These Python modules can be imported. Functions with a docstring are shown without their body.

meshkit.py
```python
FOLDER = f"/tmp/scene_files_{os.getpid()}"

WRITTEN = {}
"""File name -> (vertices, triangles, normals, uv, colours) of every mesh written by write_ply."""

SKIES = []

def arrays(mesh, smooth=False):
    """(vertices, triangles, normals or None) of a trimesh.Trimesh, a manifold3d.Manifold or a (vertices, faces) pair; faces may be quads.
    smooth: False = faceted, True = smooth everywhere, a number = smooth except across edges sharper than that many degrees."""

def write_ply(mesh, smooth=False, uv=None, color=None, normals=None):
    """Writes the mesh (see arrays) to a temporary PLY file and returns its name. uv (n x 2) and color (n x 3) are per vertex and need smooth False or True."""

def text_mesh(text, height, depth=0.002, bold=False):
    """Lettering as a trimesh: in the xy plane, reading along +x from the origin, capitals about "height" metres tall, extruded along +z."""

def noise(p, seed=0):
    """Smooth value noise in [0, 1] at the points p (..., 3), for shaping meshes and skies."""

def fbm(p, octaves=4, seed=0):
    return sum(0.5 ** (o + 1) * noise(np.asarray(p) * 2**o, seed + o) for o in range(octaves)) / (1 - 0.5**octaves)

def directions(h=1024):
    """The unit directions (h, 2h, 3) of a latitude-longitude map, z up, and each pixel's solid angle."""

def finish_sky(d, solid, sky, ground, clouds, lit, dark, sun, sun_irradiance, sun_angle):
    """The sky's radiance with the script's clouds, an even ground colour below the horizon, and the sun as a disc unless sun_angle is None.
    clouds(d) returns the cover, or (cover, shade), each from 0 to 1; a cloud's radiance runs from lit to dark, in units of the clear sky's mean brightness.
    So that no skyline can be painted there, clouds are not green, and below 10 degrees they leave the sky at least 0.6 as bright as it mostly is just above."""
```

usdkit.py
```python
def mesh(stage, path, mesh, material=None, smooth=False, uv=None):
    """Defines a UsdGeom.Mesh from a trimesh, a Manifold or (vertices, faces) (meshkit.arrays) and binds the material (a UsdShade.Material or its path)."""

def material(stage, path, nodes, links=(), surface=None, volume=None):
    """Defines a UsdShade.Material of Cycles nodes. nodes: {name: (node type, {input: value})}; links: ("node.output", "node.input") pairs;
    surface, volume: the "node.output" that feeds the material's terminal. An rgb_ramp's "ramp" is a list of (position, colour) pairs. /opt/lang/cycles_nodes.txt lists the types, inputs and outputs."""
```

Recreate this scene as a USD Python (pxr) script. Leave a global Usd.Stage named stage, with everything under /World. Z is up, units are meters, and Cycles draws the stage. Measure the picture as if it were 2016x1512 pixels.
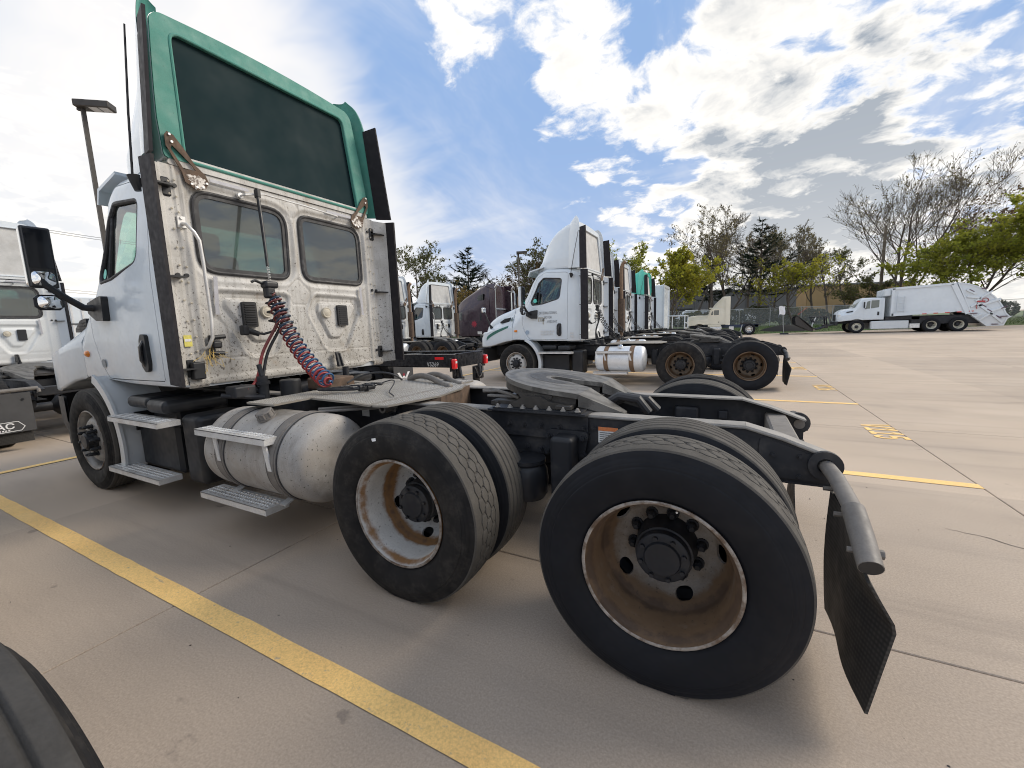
import math, random
import numpy as np, trimesh, shapely
from shapely.geometry import Polygon, LineString, Point, box as sbox
from shapely.ops import unary_union
import manifold3d as m3
from pxr import Usd, UsdGeom, UsdLux, UsdShade, Gf, Sdf, Vt
import usdkit, meshkit

stage = Usd.Stage.CreateInMemory()
UsdGeom.SetStageUpAxis(stage, UsdGeom.Tokens.z)
UsdGeom.SetStageMetersPerUnit(stage, 1.0)
UsdGeom.Xform.Define(stage, '/World')
UsdGeom.Scope.Define(stage, '/World/Looks')
PI = math.pi

# ------------------------------------------------------------------ camera
CAM = np.array([0.219, -2.739, 1.460]); YAW, PITCH, ROLL, FPX = -0.48745, -0.13732, -0.03576, 814.6
def cam_axes():
    cy, sy, cp, sp, cr, sr = math.cos(YAW), math.sin(YAW), math.cos(PITCH), math.sin(PITCH), math.cos(ROLL), math.sin(ROLL)
    f = np.array([sy * cp, cy * cp, sp]); r = np.array([cy, -sy, 0.0]); u = np.cross(r, f)
    return cr * r + sr * u, -sr * r + cr * u, f
CR, CU, CF = cam_axes()
cam = UsdGeom.Camera.Define(stage, '/World/camera')
cam.AddTransformOp().Set(Gf.Matrix4d(*CR, 0, *CU, 0, *(-CF), 0, *CAM, 1))
cam.CreateHorizontalApertureAttr(36.0); cam.CreateVerticalApertureAttr(27.0)
cam.CreateFocalLengthAttr(36.0 * FPX / 2016)
cam.CreateClippingRangeAttr(Gf.Vec2f(0.05, 20000))
cam.CreateExposureAttr(1.52)
def look(u, v):                                  # direction of a view angle, used to lay out the cloud cover
    d = CF + CR * (u - 1008) / FPX - CU * (v - 756) / FPX
    return d / np.linalg.norm(d)

# ------------------------------------------------------------------ node graphs
class G:
    def __init__(s): s.n, s.l, s.k = {}, [], 0
    def __call__(s, kind, out, **kw):
        s.k += 1; nm = f'n{s.k}'; vals = {}
        for k, v in kw.items():
            if isinstance(v, str) and '.' in v: s.l.append((v, f'{nm}.{k}'))
            else: vals[k] = v
        s.n[nm] = (kind, vals); return f'{nm}.{out}'
    def m(s, op, a, b=0.0, c=0.0, clamp=False): return s('math', 'value', math_type=op, value1=a, value2=b, value3=c, use_clamp=clamp)
    def mix(s, f, a, b, op='mix'): return s('mix', 'color', mix_type=op, fac=f, color1=a, color2=b)
    def ss(s, x, a, b, lo=0.0, hi=1.0): return s('map_range', 'result', range_type='smoothstep', value=x, from_min=a, from_max=b, to_min=lo, to_max=hi, clamp=True)
    def lin(s, x, a, b, lo=0.0, hi=1.0): return s('map_range', 'result', range_type='linear', value=x, from_min=a, from_max=b, to_min=lo, to_max=hi, clamp=True)
    def noise(s, vec, scale, detail=3.0, rough=0.55, dist=0.0): return s('noise_texture', 'fac', dimensions='3D', vector=vec, scale=scale, detail=detail, roughness=rough, distortion=dist)
    def done(s, name, surface=None, volume=None): return usdkit.material(stage, '/World/Looks/' + name, s.n, s.l, surface=surface, volume=volume)

# ------------------------------------------------------------------ sky and sun
SUN = np.array([0.62, 0.52, 0.56]); SUN = SUN / np.linalg.norm(SUN)
SUN_EL, SUN_ROT = math.asin(SUN[2]), math.atan2(SUN[0], SUN[1])
def make_sky():
    g = G()
    d = g('texture_coordinate', 'generated')
    xyz = g('separate_xyz', 'x', vector=d); nm = xyz.split('.')[0]
    z = g.m('maximum', nm + '.z', 0.0)
    zz = g.m('add', z, 0.22)
    px, py = g.m('divide', nm + '.x', zz), g.m('divide', nm + '.y', zz)
    p = g('combine_xyz', 'vector', x=px, y=py, z=0.0)
    def lobe(u, v, k):                           # soft patch of sky round a direction
        dot = g('vector_math', 'value', math_type='dot_product', vector1=d, vector2=tuple(look(u, v)))
        return g.m('exponent', g.m('multiply', g.m('subtract', dot, 1.0), k))
    sky = g('sky_texture', 'color', sky_type='single_scattering', sun_disc=False, sun_elevation=SUN_EL, sun_rotation=SUN_ROT, altitude=100.0, air_density=1.0, aerosol_density=1.0, ozone_density=1.3)
    sky = g('hsv', 'color', hue=0.5, saturation=1.1, value=SKY_V, fac=1.0, color=sky)
    sky = g.mix(1.0, sky, (0.86, 1.36, 2.3), 'darken')
    # broken cumulus
    V = lambda k: (k, k, k)
    warp = g('noise_texture', 'color', dimensions='3D', vector=p, scale=1.5, detail=4.0, roughness=0.55)
    pw = g('vector_math', 'vector', math_type='multiply_add', vector1=warp, vector2=(0.30, 0.30, 0.0), vector3=p)
    n1 = g('noise_texture', 'fac', dimensions='3D', vector=pw, scale=4.3, detail=11.0, roughness=0.60)
    def total(lobes):
        acc = None
        for u, v, k, w in lobes:
            t = g.m('multiply', lobe(u, v, k), w); acc = t if acc is None else g.m('add', acc, t)
        return acc
    bias = total(((680, 200, 12.0, -0.26), (960, 260, 24.0, -0.10), (1030, 420, 80.0, -0.06), (40, 300, 3.0, 0.08), (1180, 10, 40.0, 0.10), (1560, 100, 30.0, 0.05), (1700, 310, 18.0, 0.17), (1150, 290, 160.0, 0.11), (1290, 160, 40.0, -0.06), (1260, 420, 60.0, -0.04), (880, 115, 500.0, 0.15), (900, 20, 160.0, 0.19), (1000, 20, 160.0, 0.08), (1090, 30, 120.0, 0.08), (1250, 230, 120.0, 0.04), (1150, 130, 60.0, -0.07), (1170, 180, 200.0, 0.06), (1110, 180, 300.0, 0.12), (1960, 170, 120.0, -0.16), (1930, 30, 200.0, -0.08), (1480, 560, 40.0, 0.06), (1000, 440, 30.0, -0.04)))
    bias = g.m('add', bias, g.m('multiply', g.m('exponent', g.m('multiply', z, -9.0)), 0.10))
    base = g.m('add', n1, bias)
    cov = g.ss(base, 0.465, 0.60)
    dens = g.ss(base, 0.52, 0.80)
    pl = g('vector_math', 'vector', math_type='add', vector1=pw, vector2=tuple(0.07 * np.array([SUN[0], SUN[1], 0])))
    n2 = g('noise_texture', 'fac', dimensions='3D', vector=pl, scale=4.3, detail=7.0, roughness=0.58)
    side = g.ss(g.m('subtract', n2, n1), -0.08, 0.08)
    heavy = total(((1640, 310, 45.0, 0.85), (1830, 250, 70.0, 0.6), (1960, 380, 60.0, 0.55), (1500, 400, 90.0, 0.35), (1600, 40, 70.0, 0.22)))
    heavy = g.m('multiply', heavy, g.lin(g.noise(pw, 2.2, 5.0, 0.6), 0.38, 0.62, 0.45, 1.15))
    shade = g.m('multiply', g.m('add', 0.46, heavy), dens)
    shade = g.m('add', g.m('multiply', shade, 0.70), g.m('multiply', g.m('multiply', shade, side), 1.0), clamp=True)
    cc = g.mix(shade, CLOUD_LIT, CLOUD_DARK)
    # thin veil on the left of the view, streaky wisps in the blue, milky air near the horizon
    st = g('vector_math', 'vector', math_type='multiply', vector1=pw, vector2=(0.55, 1.2, 1.0))
    vn = g.noise(st, 1.6, 5.0, 0.55)
    veil = g.m('add', g.m('multiply', g.m('subtract', vn, 0.5), 2.0), total(((40, 320, 3.4, 0.98), (300, 60, 12.0, 0.20), (560, 460, 14.0, 0.42), (760, 190, 20.0, -0.45), (1000, 250, 30.0, -0.3))))
    veil = g.ss(veil, 0.12, 0.72)
    wisps = g.m('multiply', g.ss(g.noise(g('vector_math', 'vector', math_type='multiply', vector1=pw, vector2=(1.5, 0.45, 1.0)), 1.9, 7.0, 0.62), 0.42, 0.86), 0.5)
    col = g.mix(wisps, sky, CLOUD_VEIL)
    vcol = g.mix(g.ss(vn, 0.35, 0.65), CLOUD_VEIL, CLOUD_VEIL2)
    col = g.mix(veil, col, vcol)
    col = g.mix(cov, col, cc)
    haze = g.m('exponent', g.m('multiply', z, -8.0))
    col = g.mix(g.m('multiply', haze, 0.85), col, CLOUD_HAZE)
    bg = g('background_shader', 'background', color=col, strength=SKY_S)
    return g.done('sky_look', bg)
SKY_S, SKY_V = 0.12, 1.25
CLOUD_LIT, CLOUD_DARK, CLOUD_VEIL, CLOUD_VEIL2, CLOUD_HAZE = (3.55, 3.42, 3.2), (1.15, 1.30, 1.5), (3.0, 2.93, 2.9), (2.4, 2.5, 2.68), (3.3, 3.17, 2.97)
dome = UsdLux.DomeLight.Define(stage, '/World/sky')
UsdShade.MaterialBindingAPI.Apply(dome.GetPrim()).Bind(make_sky())
dome.GetPrim().SetCustomDataByKey('kind', 'structure')
sun = UsdLux.DistantLight.Define(stage, '/World/sun')
sun.CreateIntensityAttr(0.27); sun.CreateAngleAttr(28.0); sun.CreateNormalizeAttr(True); sun.CreateColorAttr(Gf.Vec3f(1.0, 0.90, 0.76))
def frame_z(zax):
    zax = np.asarray(zax, float); x = np.cross([0, 0, 1.0], zax); x /= np.linalg.norm(x); return x, np.cross(zax, x), zax
_x, _y, _z = frame_z(SUN)
sun.AddTransformOp().Set(Gf.Matrix4d(*_x, 0, *_y, 0, *_z, 0, 0, 0, 60, 1))
# ------------------------------------------------------------------ scene tree helpers
_used = {}
def numbered(parent, name):
    k = (parent, name); i = _used.get(k, -1) + 1; _used[k] = i
    return f'{parent}/{name}' if i == 0 else f'{parent}/{name}_{i:03d}'
def path_of(p): return '/World' if p is None else (p if isinstance(p, str) else str(p.GetPath()))
def tag(p, label=None, cat=None, group=None, kind=None):
    for k, v in (('label', label), ('category', cat), ('group', group), ('kind', kind)):
        if v: p.SetCustomDataByKey(k, v)
    return p
def thing(name, label=None, cat=None, loc=(0, 0, 0), rotz=0.0, group=None, kind=None):
    x = UsdGeom.Xform.Define(stage, numbered('/World', name))
    x.AddTranslateOp().Set(Gf.Vec3d(*map(float, loc))); x.AddRotateZOp().Set(float(rotz))
    return tag(x.GetPrim(), label, cat, group, kind)
def dup(src, name, label, cat, loc, rotz=0.0, group=None):
    r = thing(name, label, cat, loc, rotz, group)
    r.GetReferences().AddInternalReference(src.GetPath()); r.SetInstanceable(True)
    return r

class MB:
    """collects shapes for one mesh"""
    def __init__(s): s.v, s.f, s.n = [], [], 0
    def add(s, m):
        if hasattr(m, 'to_mesh'):
            q = m.to_mesh(); v, f = np.array(q.vert_properties[:, :3], float), np.array(q.tri_verts)
        elif isinstance(m, MB): v, f = m.get()
        elif isinstance(m, tuple): v, f = np.asarray(m[0], float), np.asarray(m[1], int)
        else: v, f = np.asarray(m.vertices, float), np.asarray(m.faces)
        if f.shape[1] == 4: f = np.vstack([f[:, [0, 1, 2]], f[:, [0, 2, 3]]])
        s.v.append(v); s.f.append(f + s.n); s.n += len(v); return s
    def get(s): return np.vstack(s.v), np.vstack(s.f)
    def box(s, x0, x1, y0, y1, z0, z1, c=0.0): return s.add(bxm(x0, x1, y0, y1, z0, z1, c))
    def tube(s, p, r, n=8, cap=True): return s.add(tubem(p, r, n, cap))
    def cyl(s, a, b, r, n=16, r2=None): return s.add(tubem([a, b], [r, r if r2 is None else r2], n))
    def rev(s, prof, n=48, axis='y', o=(0, 0, 0), closed=False): return s.add(revm(prof, n, axis, o, closed))
    def prism(s, poly, a, b, axis='y'): return s.add(prismm(poly, a, b, axis))
    def flip_y(s):
        s.v = [v * [1, -1, 1] for v in s.v]; s.f = [f[:, ::-1] for f in s.f]; return s
    def move(s, d): s.v = [v + np.asarray(d, float) for v in s.v]; return s

def bxm(x0, x1, y0, y1, z0, z1, c=0.0):
    lo, hi = np.minimum([x0, y0, z0], [x1, y1, z1]), np.maximum([x0, y0, z0], [x1, y1, z1])
    if c <= 0:
        m = trimesh.creation.box(hi - lo); return m.vertices + (lo + hi) / 2, m.faces
    c = min(c, *((hi - lo) * 0.49)); h = (hi - lo) / 2; pts = []
    for sx in (-1, 1):
        for sy in (-1, 1):
            for sz in (-1, 1):
                for k in range(3):
                    q = h - c; q[k] = h[k]; pts.append(q * [sx, sy, sz])
    m = m3.Manifold.hull_points([tuple(p + (lo + hi) / 2) for p in np.array(pts)]).to_mesh()
    return np.array(m.vert_properties[:, :3], float), np.array(m.tri_verts)
def tubem(path, r, n=8, cap=True):
    P = np.asarray(path, float); k = len(P); r = np.broadcast_to(np.asarray(r, float), (k,))
    T = np.gradient(P, axis=0) if k > 2 else np.repeat((P[1:] - P[:1]), 2, 0)
    T = T / np.maximum(np.linalg.norm(T, axis=1, keepdims=True), 1e-9)
    a = np.array([0, 0, 1.0]) if abs(T[0][2]) < 0.9 else np.array([1.0, 0, 0])
    N = np.cross(T[0], a); N /= np.linalg.norm(N); V = []
    th = np.arange(n) * 2 * PI / n
    for i in range(k):
        N = N - T[i] * N.dot(T[i]); N /= max(np.linalg.norm(N), 1e-9); B = np.cross(T[i], N)
        V.append(P[i] + r[i] * (np.cos(th)[:, None] * N + np.sin(th)[:, None] * B))
    V = np.vstack(V); j = np.arange(n); j2 = (j + 1) % n; F = []
    for i in range(k - 1): F.append(np.stack([i * n + j, i * n + j2, (i + 1) * n + j2, (i + 1) * n + j], 1))
    F = np.vstack(F); F = np.vstack([F[:, [0, 1, 2]], F[:, [0, 2, 3]]])
    if cap:
        c0, c1 = len(V), len(V) + 1; V = np.vstack([V, P[0], P[-1]]); e = (k - 1) * n
        F = np.vstack([F, np.stack([np.full(n, c0), j2, j], 1), np.stack([np.full(n, c1), e + j, e + j2], 1)])
    return V, F
def revm(prof, n=48, axis='y', o=(0, 0, 0), closed=False):
    """profile of (h along the axis, radius)"""
    pr = np.asarray(prof, float); k = len(pr); th = np.arange(n) * 2 * PI / n; c, s_ = np.cos(th), np.sin(th)
    h, r = np.repeat(pr[:, 0], n), pr[:, 1]
    a, b = (r[:, None] * c).ravel(), (r[:, None] * s_).ravel()
    V = {'y': np.stack([a, h, -b], 1), 'x': np.stack([h, a, b], 1), 'z': np.stack([a, b, h], 1)}[axis] + np.asarray(o, float)
    j = np.arange(n); j2 = (j + 1) % n; F = []
    for i in range(k if closed else k - 1):
        q = (i + 1) % k; F.append(np.stack([i * n + j, i * n + j2, q * n + j2, q * n + j], 1))
    F = np.vstack(F); return V, np.vstack([F[:, [0, 1, 2]], F[:, [0, 2, 3]]])
def prismm(poly, a, b, axis='y'):
    """extrudes a polygon: axis y -> (x, z), axis x -> (y, z), axis z -> (x, y)"""
    if not hasattr(poly, 'geom_type'): poly = Polygon(poly)
    if not poly.is_valid: poly = poly.buffer(0)
    lo, hi = min(a, b), max(a, b); vs, fs, n = [], [], 0
    for g in getattr(poly, 'geoms', [poly]):
        m = trimesh.creation.extrude_polygon(g, hi - lo, engine='earcut'); v, f = np.array(m.vertices), np.array(m.faces)
        if axis == 'z': v = v + [0, 0, lo]
        elif axis == 'y': v = np.stack([v[:, 0], lo + v[:, 2], v[:, 1]], 1); f = f[:, ::-1]
        else: v = np.stack([lo + v[:, 2], v[:, 0], v[:, 1]], 1)
        vs.append(v); fs.append(f + n); n += len(v)
    return np.vstack(vs), np.vstack(fs)
def man(m):
    v, f = m.get() if isinstance(m, MB) else m
    t = trimesh.Trimesh(v, f, process=False); t.merge_vertices(digits_vertex=6)
    q = m3.Manifold(m3.Mesh(np.ascontiguousarray(t.vertices, np.float32), np.ascontiguousarray(t.faces, np.uint32)))
    if q.volume() < 0: q = m3.Manifold(m3.Mesh(np.ascontiguousarray(t.vertices, np.float32), np.ascontiguousarray(t.faces[:, ::-1], np.uint32)))
    return q
def mcyl(a, b, r, n=24):
    return man(tubem([a, b], [r, r], n))
def rpoly(pts, r, n=6):
    """polygon with rounded corners; r a number or one per corner"""
    P = np.asarray(pts, float); k = len(P); r = np.broadcast_to(r, (k,)); out = []
    for i in range(k):
        a, b, c = P[i - 1], P[i], P[(i + 1) % k]; u, w = a - b, c - b
        lu, lw = np.linalg.norm(u), np.linalg.norm(w); u, w = u / lu, w / lw
        ang = math.acos(np.clip(u.dot(w), -1, 1)); t = min(r[i] / max(math.tan(ang / 2), 1e-6), lu * 0.49, lw * 0.49)
        p0, p1 = b + u * t, b + w * t
        for q in np.linspace(0, 1, n): out.append((1 - q) ** 2 * p0 + 2 * q * (1 - q) * b + q * q * p1)
    return Polygon(out)
def obj(parent, name, mb, mat, smooth=35, label=None):
    v, f = mb.get() if isinstance(mb, MB) else (mb if isinstance(mb, tuple) else MB().add(mb).get())
    if smooth is not False and len(f) < 60000 and smooth is not True:
        t = trimesh.Trimesh(v, f, process=False); t.merge_vertices(digits_vertex=5); v, f = np.array(t.vertices), np.array(t.faces)
        bad = (f[:, 0] == f[:, 1]) | (f[:, 1] == f[:, 2]) | (f[:, 0] == f[:, 2])
        v, f, nn = smooth_arrays(v, f[~bad], smooth)
    else: nn = None
    m = usdkit.mesh(stage, numbered(path_of(parent), name), (v, f), MAT[mat] if isinstance(mat, str) else mat, smooth=(True if smooth is True else False))
    if nn is not None:
        m.CreateNormalsAttr(Vt.Vec3fArray.FromNumpy(nn.astype(np.float32))); m.SetNormalsInterpolation('vertex')
    p = m.GetPrim()
    if label: p.SetCustomDataByKey('label', label)
    return p
def smooth_arrays(v, f, angle):
    """corner normals averaged over the faces round a vertex that turn by less than the angle; vertices are split where they differ"""
    a, b, c = v[f[:, 0]], v[f[:, 1]], v[f[:, 2]]; fn = np.cross(b - a, c - a); L = np.linalg.norm(fn, axis=1, keepdims=True)
    un = fn / np.maximum(L, 1e-20); cv = f.ravel(); cf = np.repeat(np.arange(len(f)), 3)
    order = np.argsort(cv, kind='stable'); cvs, cfs = cv[order], cf[order]
    starts = np.searchsorted(cvs, np.arange(len(v))); ends = np.append(starts[1:], len(cvs)); deg = ends - starts
    acc = np.zeros((len(cvs), 3)); cosA = math.cos(math.radians(angle))
    idx = np.arange(len(cvs)); st, dg = starts[cvs], deg[cvs]
    for k in range(int(deg.max()) if len(deg) else 0):
        ok = k < dg; j = st[ok] + k; i = idx[ok]
        w = (un[cfs[i]] * un[cfs[j]]).sum(1) > cosA
        acc[i[w]] += fn[cfs[j[w]]]
    acc /= np.maximum(np.linalg.norm(acc, axis=1, keepdims=True), 1e-20)
    key = np.concatenate([cvs[:, None], np.round(acc * 200).astype(np.int64)], 1)
    _, first, inv = np.unique(key, axis=0, return_index=True, return_inverse=True); inv = inv.ravel()
    nv, nn = v[cvs[first]], acc[first]; nf = np.empty(len(cv), np.int64); nf[order] = inv
    return nv, nf.reshape(-1, 3), nn

# ------------------------------------------------------------------ materials
MAT = {}
def pbr(name, col, rough=0.5, metal=0.0, var=0.12, vs=6.0, dirt=None, dscale=3.0, dlo=0.5, dhi=0.75, damt=0.7, spots=None, sscale=60.0, sthr=0.62, bump=0.0, bs=40.0, coat=0.0, fine=0.06, zdirt=None, spec=0.5, rvar=0.12, extra=None):
    g = G(); o = g('texture_coordinate', 'object')
    c = np.asarray(col, float)
    n = g.noise(o, vs, 4.0)
    k = g.mix(g.lin(n, 0.3, 0.7), tuple(c * (1 - var)), tuple(np.minimum(c * (1 + var), 1)))
    if fine: k = g.mix(1.0, k, g('rgb_ramp', 'color', fac=g.noise(o, 140.0, 2.0), ramp=[(0.3, (1 - fine * 2,) * 3), (0.7, (1 + fine * 1.0,) * 3)]), 'multiply')
    if dirt is not None: k = g.mix(g.m('multiply', g.ss(g.noise(o, dscale, 6.0, 0.62), dlo, dhi), damt), k, tuple(dirt))
    if zdirt is not None:                         # road film: heavier low on the vehicle, with an uneven edge
        z0, z1, dc, am = zdirt; sz = g('separate_xyz', 'z', vector=o)
        zz = g.m('add', sz, g.m('multiply', g.m('subtract', g.noise(o, 4.0, 4.0), 0.5), 0.5))
        k = g.mix(g.m('multiply', g.ss(zz, z0, z1, 1.0, 0.0), am), k, dc)
    if spots is not None:
        sp = g.ss(g.noise(o, sscale, 2.0, 0.5), sthr, sthr + 0.04); k = g.mix(sp, k, tuple(spots))
    if extra: k = extra(g, o, k)
    r = g.lin(g.noise(o, vs * 2.3, 3.0), 0.25, 0.75, max(rough - rvar, 0.02), min(rough + rvar, 1.0))
    kw = dict(base_color=k, roughness=r, metallic=metal, specular_ior_level=spec)
    if coat: kw.update(coat_weight=coat, coat_roughness=0.06)
    if bump: kw['normal'] = g('bump', 'normal', height=g.noise(o, bs, 4.0), strength=bump, distance=0.004)
    MAT[name] = g.done(name, g('principled_bsdf', 'BSDF', **kw)); return MAT[name]
# ------------------------------------------------------------------ ground
def ground_materials():
    def conc(g, o, k):
        o2 = g('vector_math', 'vector', math_type='multiply', vector1=o, vector2=(0.25, 1.0, 1.0))
        st = g.ss(g.noise(o2, 1.7, 6.0, 0.65), 0.45, 0.75)
        k = g.mix(g.m('multiply', st, 0.28), k, (0.22, 0.19, 0.165))
        ag = g.noise(o, 105.0, 6.0, 0.85)
        k = g.mix(1.0, k, g('rgb_ramp', 'color', fac=ag, ramp=[(0.33, (0.68,) * 3), (0.5, (1.0,) * 3), (0.67, (1.30,) * 3)]), 'multiply')
        big = g.ss(g.noise(o, 0.16, 4.0, 0.6), 0.40, 0.62)
        k = g.mix(g.m('multiply', big, 0.30), k, (0.30, 0.245, 0.20))
        cell = g('voronoi_texture', 'color', dimensions='2D', metric='chebychev', vector=g('vector_math', 'vector', math_type='add', vector1=o, vector2=(-2.11, 0.54, 0.0)), scale=1.0 / 4.565, randomness=0.0)
        k = g.mix(1.0, k, g('rgb_ramp', 'color', fac=g('separate_color', 'r', color=cell), ramp=[(0, (.90, .90, .90)), (1, (1.08, 1.07, 1.05))]), 'multiply')
        trk = g('vector_math', 'vector', math_type='multiply', vector1=o, vector2=(0.05, 1.6, 1.0))
        k = g.mix(g.m('multiply', g.ss(g.noise(trk, 1.5, 5.0, 0.7), 0.52, 0.72), 0.26), k, (0.17, 0.145, 0.125))
        drip = g.ss(g.noise(o, 3.1, 4.0, 0.55), 0.69, 0.73)
        k = g.mix(g.m('multiply', drip, 0.45), k, (0.12, 0.10, 0.09))
        oil = g.ss(g.noise(o, 0.55, 5.0, 0.6), 0.56, 0.74)
        k = g.mix(g.m('multiply', oil, 0.30), k, (0.17, 0.15, 0.135))
        pit = g.ss(g.noise(o, 27.0, 2.0, 0.5), 0.775, 0.79)
        return g.mix(g.m('multiply', pit, 0.8), k, (0.06, 0.055, 0.05))
    pbr('concrete', (0.475, 0.388, 0.306), 0.86, var=0.10, vs=0.5, fine=0.05, extra=conc, spec=0.3)
    pbr('joint_dark', (0.035, 0.032, 0.03), 0.95, var=0.2)
    def worn(g, o, k):
        w = g.ss(g.noise(o, 26.0, 5.0, 0.7), 0.60, 0.70)
        sx = g('vector_math', 'vector', math_type='multiply', vector1=o, vector2=(0.08, 1.0, 1.0))
        w2 = g.ss(g.noise(sx, 30.0, 4.0, 0.7), 0.64, 0.72)
        k = g.mix(g.m('multiply', g.m('maximum', w, w2), 0.75), k, (0.36, 0.30, 0.24))
        ag = g.noise(o, 95.0, 3.0, 0.7)
        return g.mix(1.0, k, g('rgb_ramp', 'color', fac=ag, ramp=[(0.30, (0.80,) * 3), (0.5, (1.0,) * 3), (0.72, (1.12,) * 3)]), 'multiply')
    pbr('yellow_paint', (0.95, 0.60, 0.215), 0.7, var=0.10, vs=1.2, extra=worn, bump=0.1)
    def lawn(g, o, k):
        return g.mix(g.ss(g.noise(o, 0.35, 4.0), 0.4, 0.7), k, (0.10, 0.13, 0.035))
    pbr('lawn', (0.055, 0.10, 0.022), 0.9, var=0.3, vs=3.0, extra=lawn, bump=0.6, bs=30.0)
    pbr('mulch', (0.012, 0.012, 0.012), 0.95, var=0.4, vs=20.0, bump=1.0, bs=30.0)
ground_materials()
SLAB = 4.565
def build_ground():
    gnd = thing('concrete_yard', kind='structure')
    tag(gnd, 'pale tan concrete yard of square slabs with yellow stall lines')
    X = [2.11 + SLAB * k for k in range(-5, 5)]; Y = [-0.54 + SLAB * k for k in range(-3, 8)]
    gap, b = 0.004, 0.004
    for i in range(len(X) - 1):
        for j in range(len(Y) - 1):
            a0, a1, c0, c1 = X[i] + gap, X[i + 1] - gap, Y[j] + gap, Y[j + 1] - gap
            v = [(a0 + b, c0 + b, 0), (a1 - b, c0 + b, 0), (a1 - b, c1 - b, 0), (a0 + b, c1 - b, 0), (a0, c0, -b), (a1, c0, -b), (a1, c1, -b), (a0, c1, -b), (a0, c0, -.03), (a1, c0, -.03), (a1, c1, -.03), (a0, c1, -.03)]
            f = [(0, 1, 2, 3)] + [(q + 4, (q + 1) % 4 + 4, (q + 1) % 4, q) for q in range(4)] + [(q + 8, (q + 1) % 4 + 8, (q + 1) % 4 + 4, q + 4) for q in range(4)]
            obj(gnd, 'slab', (np.array(v, float), np.array(f)), 'concrete', smooth=False)
    x0, x1, y0, y1 = X[0], X[-1], Y[0], Y[-1]
    obj(gnd, 'joint_bed', MB().box(x0 - .05, x1 + .05, y0 - .05, y1 + .05, -0.06, -0.02), 'joint_dark', smooth=False)
    far = MB(); B = 900.0
    for a0, a1, c0, c1 in ((-B, x0, -B, B), (x1, B, -B, B), (x0, x1, -B, y0), (x0, x1, y1, B)):
        far.add((np.array([(a0, c0, -.001), (a1, c0, -.001), (a1, c1, -.001), (a0, c1, -.001)], float), np.array([(0, 1, 2, 3)])))
    obj(gnd, 'outer_paving', far, 'concrete', smooth=False)
    return gnd
build_ground()
def flat(poly, z):
    m = trimesh.creation.triangulate_polygon(Polygon(poly) if not hasattr(poly, 'geom_type') else poly, engine='earcut')
    return np.column_stack([m[0], np.full(len(m[0]), z)]), m[1]
def stripe(x0, x1, y, w=0.115, seed=0):
    """a hand-sprayed stripe with slightly wavering edges"""
    r = np.random.default_rng(seed); n = max(int((x1 - x0) / 0.12), 2); xs = np.linspace(x0, x1, n)
    wob = lambda: np.cumsum(r.normal(0, 0.0006, n)) + r.normal(0, 0.0012, n)
    a = np.stack([xs, y - w / 2 + wob(), np.full(n, 0.004)], 1); b = np.stack([xs, y + w / 2 + wob(), np.full(n, 0.004)], 1)
    i = np.arange(n - 1); return np.vstack([a, b]), np.stack([i, i + 1, n + i + 1, n + i], 1)
for k, y in enumerate((-1.715, 1.98, 5.81, 9.525, 13.3, 17.0, 20.75)):
    p = obj(None, 'stall_line', stripe(-7.1, 2.11, y, seed=k), 'yellow_paint', smooth=False); tag(p, kind='structure')
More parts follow.
